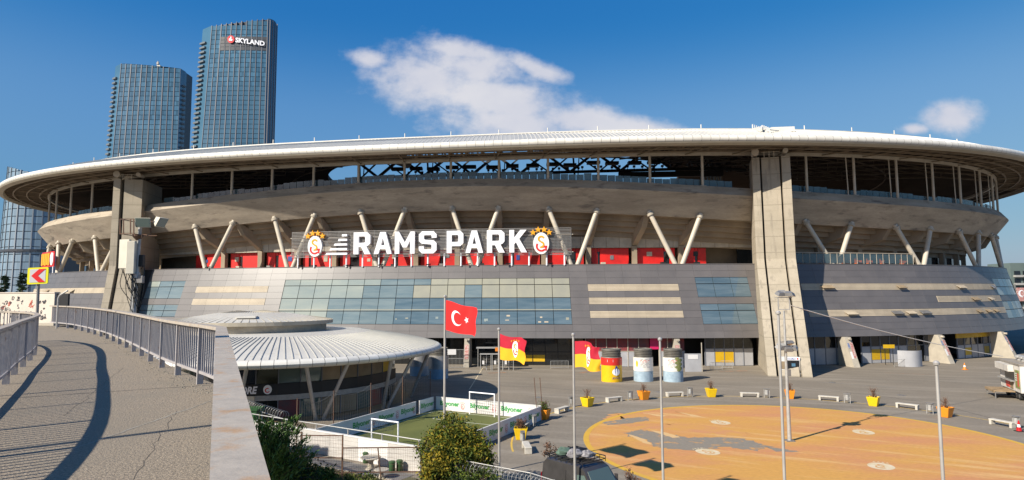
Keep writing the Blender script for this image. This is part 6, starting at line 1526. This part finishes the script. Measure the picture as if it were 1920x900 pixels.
def railing(path, lab, bar_sp, post_sp, wtop, skip=0.0):
    f, L_ = along(path); r = thing('railing', lab, 'railing', path[0] + Vector((0, 0, DZ)), 'grey steel railings of the footbridge')
    def sweep(name, w, z0, z1, m, pth):
        V = []; F = []; k = len(pth)
        for i, p in enumerate(pth):
            t = (pth[min(i + 1, k - 1)] - pth[max(i - 1, 0)]).normalized(); nn_ = Vector((t.y, -t.x, 0)) * (w / 2)
            V += [p - nn_ + Vector((0, 0, z0)), p + nn_ + Vector((0, 0, z0)), p + nn_ + Vector((0, 0, z1)), p - nn_ + Vector((0, 0, z1))]
        for i in range(k - 1):
            for j in range(4): F.append((i * 4 + j, i * 4 + (j + 1) % 4, i * 4 + 4 + (j + 1) % 4, i * 4 + 4 + j))
        F += [(3, 2, 1, 0), (k * 4 - 4, k * 4 - 3, k * 4 - 2, k * 4 - 1)]
        return MB().add(V, F).build(name, m, r)
    sweep('handrail', wtop, RZ - .055, RZ, 'rail_top', path); sweep('rail', .06, DZ + .20, DZ + .25, 'rail_paint', path); 
    bm_ = MB().box((0, 0, 0), (.026, .026, RZ - .055 - DZ - .25)); b0 = None; po_ = parent_origin(r)
    pm_ = None
    s = skip
    for k in range(int((L_ - skip) / bar_sp)):
        s = skip + k * bar_sp; p, t = f(s); mw = Matrix.Translation(p + Vector((0, 0, (RZ - .055 + DZ + .25) / 2)) - po_) @ Matrix.Rotation(math.atan2(t.y, t.x), 4, 'Z')
        if b0 is None: b0 = bm_.build('bar', 'rail_paint', r, origin=(0, 0, 0)); b0.matrix_local = mw
        else: inst(b0.data, 'bar', r, mw)
    for k in range(int((L_ - skip) / post_sp) + 1):
        p, t = f(min(L_, skip + k * post_sp + .02)); mw = Matrix.Translation(p + Vector((0, 0, (RZ - .056 + DZ) / 2)) - po_) @ Matrix.Rotation(math.atan2(t.y, t.x), 4, 'Z')
        if pm_ is None: pm_ = MB().box((0, 0, 0), (.05, .11, RZ - .056 - DZ)).build('post', 'rail_paint', r, origin=(0, 0, 0)); pm_.matrix_local = mw
        else: inst(pm_.data, 'post', r, mw)
    return r
railing(right_path, 'long curving grey railing with a broad rusty handrail on the right of the footbridge', .150, 1.72, .165)
railing(left_path, 'grey railing curving away on the left side of the footbridge', .135, 1.7, .13)
# expansion joints, a long repair seam and hairline cracks in the deck
rj = random.Random(8)
def deck_line(name, P, w, m):
    mb = MB()
    for a, b in zip(P[:-1], P[1:]):
        d = (b - a).normalized(); n_ = Vector((-d.y, d.x, 0)) * w * rj.uniform(.6, 1.3) / 2; mb.quad(*[Vector((q.x, q.y, DZ + .003)) for q in (a - n_, b - n_, b + n_, a + n_)])
    o = mb.build(name, m, DK); return o
def jag(a, b, n, j): return [a.lerp(b, i / n) + Vector((rj.gauss(0, j), rj.gauss(0, j), 0)) * (0 < i < n) for i in range(n + 1)]
def dq(px, py): return gp(px, py, DZ)
deck_line('expansion_joint', jag(dq(60, 668), dq(352, 655), 26, .008), .03, 'tar'); deck_line('expansion_joint', jag(dq(0, 748), dq(396, 722), 30, .006), .022, 'tar')
deck_line('repair_seam', jag(dq(396, 752), dq(120, 848), 24, .012), .025, 'deck_side'); deck_line('crack', jag(dq(250, 900), dq(330, 770), 22, .02), .005, 'crack'); deck_line('crack', jag(dq(120, 780), dq(230, 690), 20, .02), .005, 'crack'); deck_line('crack', jag(dq(330, 690), dq(250, 640), 14, .025), .008, 'crack')
# litter and grit along the kerb line of the deck
mb = MB()
for _ in range(420):
    p = rl.choice(rp_far) + Vector((-abs(rl.gauss(0, .16)) - .03, rl.gauss(0, .25), 0)); s = rl.uniform(.006, .02); mb.box((p.x, p.y, DZ + s * .3), (s, s * 1.3, s * .7), rl.uniform(0, 3))
tag(mb.build('grit', 'deck_side'), 'loose grit and pebbles lying along the right edge of the footbridge', 'grit', kind='stuff')
# street lamp beside the bridge, behind the viewer's left shoulder: its thin shadow crosses the deck
lc = Vector((-10.3, 3.1, 0)); SL = thing('street_lamp', 'slender street lamp beside the footbridge whose thin shadow crosses the deck', 'street lamp', lc)
MB().tube([lc, lc + Vector((0, 0, 17.5))], .09, 10, .05).build('pole', 'galvanised', SL, smooth=True); MB().tube([lc + Vector((0, 0, 17.4)), lc + Vector((-.6, -.4, 17.9)), lc + Vector((-1.5, -1.0, 18.0))], .04, 8).build('arm', 'galvanised', SL, smooth=True)
MB().box(lc + Vector((-1.8, -1.2, 17.98)), (.8, .3, .14), .6, .03).build('lamp_head', 'steel_grey', SL)
# ------------------------------------------------------------------ graffiti wall, chevron sign, bent post
GA, GB_ = Vector((-35.5, 39.2, 0)), Vector((-25.35, 35.3, 0)); gdv = (GB_ - GA).normalized(); gnv = Vector((gdv.y, -gdv.x, 0)); GL = (GB_ - GA).length
GW = thing('graffiti_wall', 'low cream wall covered in black and red graffiti at the far end of the footbridge', 'wall', GA + Vector((0, 0, DZ)))
def gf_(s, e, z): return GA + gdv * s + gnv * e + Vector((0, 0, DZ + z))
GH = at(60, 549.5, 36.6).z - DZ
MB().hexa([gf_(0, 0, -DZ), gf_(GL, 0, -DZ), gf_(GL, -.25, -DZ), gf_(0, -.25, -DZ), gf_(0, 0, GH), gf_(GL, 0, GH), gf_(GL, -.25, GH), gf_(0, -.25, GH)]).build('wall', 'graffiti_wall', GW)
MB().hexa([gf_(-.0, .04, GH), gf_(GL + .04, .04, GH), gf_(GL + .04, -.29, GH), gf_(0, -.29, GH), gf_(0, .04, GH + .05), gf_(GL + .04, .04, GH + .05), gf_(GL + .04, -.29, GH + .05), gf_(0, -.29, GH + .05)]).build('coping', 'graffiti_wall', GW)
mb = MB(); mr2 = MB(); rq = random.Random(4)
def scrawl(q, s0, z0, sz):
    n_ = rq.randint(4, 8); pts = [(s0 + rq.uniform(0, sz), z0 + rq.uniform(0, sz)) for _ in range(n_)]; C_ = cat([Vector((a, b, 0)) for a, b in pts], 6); w = rq.uniform(.012, .024)
    for a, b in zip(C_[:-1], C_[1:]):
        d = (b - a); 
        if d.length < 1e-4: continue
        d.normalize(); m_ = Vector((-d.y, d.x, 0)) * w
        q.quad(*[gf_(p.x, .012, p.y) for p in (a - m_, b - m_, b + m_, a + m_)])
for _ in range(110): scrawl(mb, rq.uniform(.3, GL - .55), rq.choice([.3, .55, .8, 1.1, 1.3]) + rq.uniform(-.08, .05), rq.uniform(.16, .34))
for _ in range(9): scrawl(mr2, rq.uniform(2.5, GL - 1.5), rq.uniform(.7, 1.1), rq.uniform(.25, .42))
for s0 in (GL - 4.6, GL - 3.9):
    for r_ in (.3, .24, .19): v, q = flat_fill(arcband(0, 0, r_, r_ * 1.1, .022, 0, math.pi), []); mb.add([gf_(s0 + a, .013, .62 + b) for a, b in v], q)
mb.build('graffiti', 'graffiti_black', GW, recalc=False); mr2.build('graffiti', 'graffiti_red', GW, recalc=False)
MB().hexa([gf_(GL + .05, -.1, -.3), gf_(GL + .95, -.1, -.3), gf_(GL + .95, -.2, -.3), gf_(GL + .05, -.2, -.3), gf_(GL + .05, -.1, GH - .05), gf_(GL + .95, -.1, GH - .05), gf_(GL + .95, -.2, GH - .05), gf_(GL + .05, -.2, GH - .05)]).build('black_panel', 'black', GW)  # plain black panel filling the gap past the end of the wall
kerb(gf_(3.0, .35, .05) * 1.0, gf_(GL + .6, .35, .05), '') if False else None
k = MB(); k.bar(gf_(GL - 1.2, .5, .06), gf_(GL + .9, .45, .06), .25, .12); tag(k.build('kerb', 'concrete_pale'), kind='structure')
SY = 20.6; sq = at(72, 517, SY); sc_ = 37 / FPX * SY; shh = 31 / FPX * SY
SGN = thing('chevron_sign', 'yellow edged traffic sign with a red chevron pointing left above the left railing', 'traffic sign', Vector((sq.x, SY, DZ)))
MB().tube([Vector((at(68, 590, SY).x, SY + .06, DZ)), Vector((at(70, 517, SY).x, SY + .06, sq.z + .2))], .045, 10).build('post', 'steel_grey', SGN, smooth=True)
def sf(u, v, e): return Vector((sq.x + (u - .5) * sc_, SY - e + .04 * (u - .5), sq.z + (v - .5) * shh + .03 * (u - .5)))
solid(MB(), [(.04, 0), (.96, 0), (1, .05), (1, .95), (.96, 1), (.04, 1), (0, .95), (0, .05)], [], sf, 0, .03).build('board', 'yellow_sign', SGN)
solid(MB(), [(.12, .10), (.88, .10), (.88, .90), (.12, .90)], [], sf, .03, .036).build('panel', 'sign_grey', SGN)
solid(MB(), [(.20, .50), (.56, .90), (.88, .90), (.52, .50), (.88, .10), (.56, .10)], [], sf, .036, .044).build('chevron', 'sign_red', SGN)
q0 = at(106, 614, 31.6); q1 = at(109, 560, 31.6); q2 = at(127, 545, 31.6)
BP_ = thing('bent_post', 'thin bent grey post at the far end of the right railing', 'post', Vector((q0.x, q0.y, DZ))); MB().tube([Vector((q0.x, q0.y, DZ)), q1, q1.lerp(q2, .15) + Vector((.0, 0, .1)), q2], .04, 8).build('shaft', 'galvanised', BP_, smooth=True)

# ------------------------------------------------------------------ antenna mast with floodlights, left
MY = 44.0
def ma(px, py, e=0.0): q = at(px, py, MY); q.y += e; return q
m0 = ma(250, 590); MS = thing('antenna_mast', 'tall mast with cream antenna panels, cables and two floodlights before the left pylon', 'mast', Vector((m0.x, MY, 0)))
MB().tube([Vector((m0.x, MY, 0)), ma(250, 590), ma(263, 425)], [.2, .17, .11], 12).build('shaft', 'galvanised', MS, smooth=True)
MB().tube([Vector((m0.x - .35, MY + .1, 0)), ma(243, 590, .1), ma(250, 490, .1)], .08, 8).build('cable_pole', 'steel_grey', MS, smooth=True)
def mbox(name, x0, y0, x1, y1, depth, m, e=0.0, rz=0.0):
    a, b = ma(x0, y0), ma(x1, y1); return MB().box(((a.x + b.x) / 2, MY + e, (a.z + b.z) / 2), (abs(b.x - a.x), depth, abs(a.z - b.z)), rz, .03).build(name, m, MS)
mbox('antenna_panel', 230, 450, 250, 504, .22, 'panel_cream', -.35, -.25); mbox('antenna_panel', 247, 453, 258.5, 514, .35, 'panel_cream', -.4, .15); mbox('junction_box', 258, 517, 271, 531, .3, 'steel_grey', -.1); mbox('bracket', 253, 511, 262, 522, .4, 'galvanised', -.1)
mbox('radio_unit', 260, 478, 268, 500, .35, 'black', .1)
pf_ = MB()
for y in (413, 440):
    pf_.bar(ma(237, y, -.7), ma(262, y, -.7), .05); pf_.bar(ma(237, y, .7), ma(284, y, .7), .05); pf_.bar(ma(237, y, -.7), ma(237, y, .7), .05); pf_.bar(ma(262, y, -.7), ma(262, y, .7), .05)
for x in (237, 243, 256, 262): pf_.bar(ma(x, 413, -.7), ma(x, 441, -.7), .06)
pf_.bar(ma(262, 440, 0), ma(284, 440, 0), .06); pf_.bar(ma(283, 440, 0), ma(283, 428, 0), .06); pf_.bar(ma(270, 440, -.3), ma(270, 447, -.3), .05)
pf_.build('platform', 'rust', MS)
MB().lathe(ma(259, 444), [(.12, -.25), (.38, .05), (.38, .15)], 12).build('flange', 'rust', MS)
def mlight(name, c, fx, tilt, w, h, d):
    f = Vector((math.cos(tilt) * math.sin(fx), -math.cos(tilt) * math.cos(fx), math.sin(tilt))).normalized(); s = f.cross(Vector((0, 0, 1))).normalized(); u = s.cross(f)
    def T(a, b, e): return c + s * a + u * b + f * e
    o = MB().hexa([T(-w * .6, -h * .55, -d), T(w * .6, -h * .55, -d), T(w * .6, h * .55, -d), T(-w * .6, h * .55, -d), T(-w, -h, 0), T(w, -h, 0), T(w, h, 0), T(-w, h, 0)]).build(name, 'panel_cream', MS)
    MB().hexa([T(-w * .9, -h * .88, .0), T(w * .9, -h * .88, 0), T(w * .9, h * .88, 0), T(-w * .9, h * .88, 0), T(-w * .9, -h * .88, .03), T(w * .9, -h * .88, .03), T(w * .9, h * .88, .03), T(-w * .9, h * .88, .03)]).build('lens', 'van_glass', o); return o
mlight('floodlight', ma(277, 419, -.6), .15, -.28, .50, .34, .4); mlight('floodlight', ma(307, 418, -.2), 1.35, -.55, .42, .36, .45)
mb = MB()
for i in range(16):
    x0 = rl.uniform(232, 256); x1 = rl.uniform(246, 262); a, b = ma(x0, rl.uniform(503, 514), rl.uniform(-.4, 0)), ma(x1, rl.uniform(540, 590), rl.uniform(-.2, .2)); md = a.lerp(b, .5) + Vector((rl.uniform(-.5, .35), rl.uniform(-.3, .1), rl.uniform(-.3, .2))); mb.tube(cat([a, md, b], 6), .025, 4, caps=False)
mb.tube(cat([ma(264, 505), ma(270, 500), ma(270, 540), ma(262, 575)], 6), .03, 4); mb.build('cable_bundle', 'black', MS)

# ------------------------------------------------------------------ towers and far buildings
def tower(name, label, Y, foot, top_y, base_w, floors_from, nfl, strips, mats, slope=0.0, yaw=0.0, taper=0.0, side_l=None, side_r=None, depth=34, bow=0.0, fl_h=4.05, roof='flat', crown=0):
    """glass tower. foot = (left px, right px) of the main front at its top; strips = glass bays between piers"""
    x0, x1 = at(foot[0], top_y, Y).x, at(foot[1], top_y, Y).x; zt = at(foot[0], top_y, Y).z; c = Vector(((x0 + x1) / 2, Y, 0)); w = x1 - x0
    T = thing(name, label, 'tower', c); glass, pier, slab = mats
    def P(u, e, z):     # u 0..1 across the front; the tower widens to the left going down, front gently bowed
        k = (zt - z) / zt; xl = x0 - taper * k; x = xl + (x1 - xl) * u; return Vector((x, Y + yaw * (u - .5) * w - bow * (1 - (2 * u - 1) ** 2) - e, z))
    def ztop(u): return zt + slope * u
    body = MB(); n = 12; V = []
    for u in np.linspace(0, 1, n + 1): V += [P(u, -1.2, 0), P(u, -1.2, ztop(u) - .5)]
    for u in np.linspace(1, 0, n + 1): V += [P(u, -1.2, 0) + Vector((0, depth * (.55 + .45 * math.sin(math.pi * u)), 0)), P(u, -1.2, ztop(u) - .5) + Vector((0, depth * (.55 + .45 * math.sin(math.pi * u)), 0))]
    m = len(V) // 2; F = [(2 * i, 2 * ((i + 1) % m), 2 * ((i + 1) % m) + 1, 2 * i + 1) for i in range(m)]
    V2 = [V[2 * i + 1] for i in range(m)]; body.add(V, F); body.add(V2, [tuple(range(m))])
    body.build('body', 'tower_dark', T)
    zlow = floors_from; piece = []
    pw = .20 / strips * 1.2
    for s in range(strips + 1):   # piers
        u = s / strips; ww = .0075 if s % 2 == 0 else .0045
        u0, u1 = max(0, u - ww), min(1, u + ww); MB().hexa([P(u0, .15, 0), P(u1, .15, 0), P(u1, -1.3, 0), P(u0, -1.3, 0), P(u0, .15, ztop(u0)), P(u1, .15, ztop(u1)), P(u1, -1.3, ztop(u1)), P(u0, -1.3, ztop(u0))]).build('pier', pier, T)
    for k in range(nfl):
        z1 = zt - .3 - k * fl_h; z0 = z1 - fl_h
        if z0 < zlow: break
        for s in range(strips):
            for h2 in (0, 1):
                u0 = s / strips + .007 + h2 * (1 / strips - .014) / 2; u1 = u0 + (1 / strips - .014) / 2 - .001
                if z0 > ztop((u0 + u1) / 2) - 1.2: continue
                za, zb = z0 + .30, min(z1 - .04, ztop((u0 + u1) / 2) - .15)
                piece.append([P(u0, -.2, za), P(u1, -.2, za), P(u1, -.6, za), P(u0, -.6, za), P(u0, -.2, zb), P(u1, -.2, zb), P(u1, -.6, zb), P(u0, -.6, zb)])
    k = 0
    if slope:
        for s in range(strips):   # slanting top bays
            for kk in range(int(slope * (s + .5) / strips / fl_h)):
                z0 = zt + kk * fl_h; u0 = s / strips + .010; u1 = (s + 1) / strips - .010; piece.append([P(u0, -.2, z0), P(u1, -.2, z0), P(u1, -.6, z0), P(u0, -.6, z0), P(u0, -.2, z0 + fl_h - .4), P(u1, -.2, z0 + fl_h - .4), P(u1, -.6, z0 + fl_h - .4), P(u0, -.6, z0 + fl_h - .4)])
    rt = random.Random(len(piece)); piece.sort(key=lambda q: -q[0].z)
    rest = MB()
    for i, q in enumerate(piece):
        if i < 296: MB().hexa(q).build('window', glass, T)
        else: rest.hexa(q)
    if rest.f: tag(rest.build('window', glass, T), kind='stuff')
    for sd, cfg in ((0, side_l), (1, side_r)):      # narrow splayed side with projecting balconies
        if not cfg: continue
        dx, dy, first = cfg
        def Q(v, z, e=0): b = P(sd, 0, z); return b + Vector((dx * v, dy * v, 0)) + Vector((math.copysign(abs(dy), dx), abs(dx) * -1, 0)).normalized() * e
        MB().hexa([Q(0, 0), Q(1, 0), Q(1, 0) + Vector((0, 3, 0)), Q(0, 0) + Vector((0, 3, 0)), Q(0, ztop(sd)), Q(1, ztop(sd) - (.8 if sd == 0 else .2)), Q(1, ztop(sd) - .8) + Vector((0, 3, 0)), Q(0, ztop(sd)) + Vector((0, 3, 0))]).build('splayed_wall', glass, T)
        z = ztop(sd) - first
        while z > zlow - 10:
            for v0, v1, e, m in ((.45, 1.04, 1.5, slab),):
                MB().hexa([Q(v0, z - 1.5), Q(v1, z - 1.5), Q(v1, z - 1.5, e), Q(v0, z - 1.5, e), Q(v0, z - .1), Q(v1, z - .1), Q(v1, z - .1, e), Q(v0, z - .1, e)]).build('balcony', m, T)
            z -= fl_h
    return T, P, ztop, zt
TA_, PA, zA, ztA = tower('skyscraper', 'shorter glass skyscraper with a dark curved roof left of the taller one', 520, (227, 339), 119, 0, 118, 22, 11, ('tower_glass', 'tower_pier', 'tower_slab'), slope=-4.6, taper=9, side_l=(-7.7, 5, 11), side_r=(.6, 6, 13), bow=1.6)
mb = MB(); n = 16; V = []
for i in range(n + 1):
    u = i / n; p = PA(u, 0, zA(u)); q = p + Vector((0, 26 * math.sin(math.pi * u), 4.6 * math.sin(math.pi * u) ** .8 * (1 - .25 * u))); V += [p, q]
mb.add(V, [(2 * i, 2 * i + 2, 2 * i + 3, 2 * i + 1) for i in range(n)]); mb.add([PA(0, 0, zA(0)) + Vector((-3.2, 9, -.2)), PA(0, 0, zA(0)), PA(0, 0, zA(0)) + Vector((0, 5, .5))], [(0, 1, 2)]); mb.build('roof', 'tower_roof', TA_)
p = PA(.5, 0, zA(.5)) + Vector((0, 12, 3)); MB().bar(p, p + Vector((0, 0, 5)), .7).box(p + Vector((0, 0, 3)), (1.6, 1.6, 2)).build('roof_crane', 'steel_grey', TA_); MB().box(p + Vector((4, -5, -1.6)), (2.8, 2.5, 1.8)).build('roof_plant', 'panel_cream', TA_)
TB_, PB, zB, ztB = tower('skyscraper', 'tallest glass skyscraper with a slanting top and white lettering high on its front', 520, (397, 502), 48, 0, 118, 30, 11, ('tower_glass', 'tower_pier', 'tower_slab'), slope=6.0, taper=11, side_l=(-10.4, 6, 13), bow=1.4)
cen = PB(1, 0, 0)
mb = MB(); V = []; n = 9
for i in range(n + 1):
    a = rad(-90 + 100 * i / n); p = PB(1, 0, 0) + Vector((4.6 * (math.cos(a)), 9 + 9 * math.sin(a), 0)); V += [Vector((p.x, p.y, 0)), Vector((p.x, p.y, zB(1) - 4.5 * max(0, (i - 5) / 4) ** 2))]
mb.add(V, [(2 * i, 2 * i + 2, 2 * i + 3, 2 * i + 1) for i in range(n)]); rc = mb.build('rounded_corner', 'tower_glass', TB_, smooth=True)
for i in range(0, n, 2):
    a = rad(-90 + 100 * i / n); p = PB(1, 0, 0) + Vector((4.75 * math.cos(a), 9 + 9.2 * math.sin(a), 0)); MB().bar(p, p + Vector((0, 0, zB(1) - 1)), .6, .6).build('pier', 'tower_pier', TB_)
# dark plant storeys behind the lettering
for s in range(11):
    u0, u1 = s / 11 + .012, (s + 1) / 11 - .012
    if s >= 2:
        for z0, z1 in ((ztB - 22, ztB - 19.2), (ztB - 18.9, ztB - 16.2), (ztB - 15.9, ztB - 13.2), (ztB - 12.9, ztB - 10.2)): MB().hexa([PB(u0, .1, z0), PB(u1, .1, z0), PB(u1, -.3, z0), PB(u0, -.3, z0), PB(u0, .1, z1), PB(u1, .1, z1), PB(u1, -.3, z1), PB(u0, -.3, z1)]).build('plant_louvre', 'tower_dark', TB_)
zs = at(465, 76, 516).z
def tl(px0, px1, py0, py1):
    a, b = at(px0, py0, 516), at(px1, py1, 516); u0 = (a.x - PB(0, 0, a.z).x) / (PB(1, 0, a.z).x - PB(0, 0, a.z).x); u1 = (b.x - PB(0, 0, b.z).x) / (PB(1, 0, b.z).x - PB(0, 0, b.z).x); h = 4.2
    return lambda u, v, e=0.0: PB(u0 + (u1 - u0) * u, 1.0 + e, a.z + (b.z - a.z) * u - h / 2 + h * v)
mb = MB(); f = tl(440, 494, 73.5, 79.5); v, q = text2d('SKYLAND', 1.0, .035)
n_ = len(v); mb.add([f(a, b, .3) for a, b in v] + [f(a, b, 0) for a, b in v], q + [(t[0] + n_, t[2] + n_, t[1] + n_) for t in q]); mb.build('lettering', 'sign_white', TB_)
f = tl(424.5, 438, 71.5, 72.5); mb = MB(); v, q = flat_fill(circ(.5, .5, .5, .78), []); mb.add([f(a, b, .1) for a, b in v], q); mb.build('logo', 'sign_red', TB_)
mb = MB(); v, q = flat_fill([(.25, .15), (.75, .15), (.75, .5), (.6, .5), (.6, .9), (.5, 1.1), (.42, .9), (.42, .6), (.25, .6)], []); mb.add([f(a, b, .4) for a, b in v], q); mb.build('logo', 'sign_white', TB_)
a = at(371, 234, 519); MB().box((a.x, 527, a.z), (4.2, 3, 2.2)).box((a.x, 527, a.z), (1.6, 3.2, 5)).build('red_cross', 'sign_red', TB_)
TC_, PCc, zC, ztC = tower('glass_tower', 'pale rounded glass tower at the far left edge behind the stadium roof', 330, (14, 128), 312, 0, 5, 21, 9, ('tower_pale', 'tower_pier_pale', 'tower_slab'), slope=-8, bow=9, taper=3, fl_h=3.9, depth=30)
z = at(60, 470, 325).z; mb = MB()
for i in range(12): u0, u1 = i / 12, (i + 1) / 12; mb.hexa([PCc(u0, .7, z - .6), PCc(u1, .7, z - .6), PCc(u1, 0, z - .6), PCc(u0, 0, z - .6), PCc(u0, .7, z + .6), PCc(u1, .7, z + .6), PCc(u1, 0, z + .6), PCc(u0, 0, z + .6)])
mb.build('belt_course', 'tower_dark', TC_)
# apartment block and hoarding far right
bc = at(1912, 548, 250); AB = thing('apartment_block', 'distant green-grey apartment block with balconies at the right edge', 'building', Vector((bc.x + 8, 250, 0))); zt_ = at(1912, 493, 250).z
MB().box((bc.x + 8, 256, zt_ / 2), (22, 12, zt_)).build('body', 'block_green', AB); MB().box((bc.x - 4.5, 258, (zt_ - 5) / 2), (4.5, 10, zt_ - 5)).build('wing', 'block_pale', AB)
for k in range(6):
    for i in range(6): MB().box((bc.x + i * 3.4 - .6, 249.9, zt_ - 4.0 - k * 3.1), (2.2, .3, 1.7)).build('window', 'glass_dark', AB)
    for i in (0, 1, 3, 5): MB().box((bc.x + i * 3.4 - .6, 249.4, zt_ - 5.2 - k * 3.1), (3.0, 1.4, .8)).build('balcony', 'block_pale', AB)
p = at(1914, 548, 190); HB = thing('red_banner', 'red upright banner with a white emblem below the apartment block', 'banner', Vector((p.x, 190, 0))); zz = at(1914, 560, 190).z
MB().box((p.x, 190, at(1914, 552, 190).z), (2.4, .3, 4.0)).build('cloth', 'poster_red', HB); MB().tube([Vector((p.x - 1.6, 190, 0)), Vector((p.x - 1.6, 190, at(1914, 532, 190).z))], .15, 6).build('post', 'steel_grey', HB)
mb = MB(); v, q = flat_fill(circ(0, 0, .9, 1.0), [circ(.25, 0, .6, .75)]); mb.add([Vector((p.x + a, 189.8, at(1914, 550, 190).z + b)) for a, b in v], q); mb.build('emblem', 'sign_white', HB)
# low distant town and hills so that the ground does not end in a bare line
mb = MB()
for i in range(120):
    a0, a1 = rad(20 + 140 * i / 120), rad(20 + 140 * (i + 1) / 120); R = 2600; h = lambda a: 22 + 14 * math.sin(a * 9) + 9 * math.sin(a * 23 + 1)
    mb.hexa([Vector((R * math.cos(a1), R * math.sin(a1), 0)), Vector((R * math.cos(a0), R * math.sin(a0), 0)), Vector(((R + 400) * math.cos(a0), (R + 400) * math.sin(a0), 0)), Vector(((R + 400) * math.cos(a1), (R + 400) * math.sin(a1), 0)),
             Vector((R * math.cos(a1), R * math.sin(a1), h(a1) * .6)), Vector((R * math.cos(a0), R * math.sin(a0), h(a0) * .6)), Vector(((R + 400) * math.cos(a0), (R + 400) * math.sin(a0), h(a0))), Vector(((R + 400) * math.cos(a1), (R + 400) * math.sin(a1), h(a1)))])
tag(mb.build('hills', 'block_green'), kind='structure')
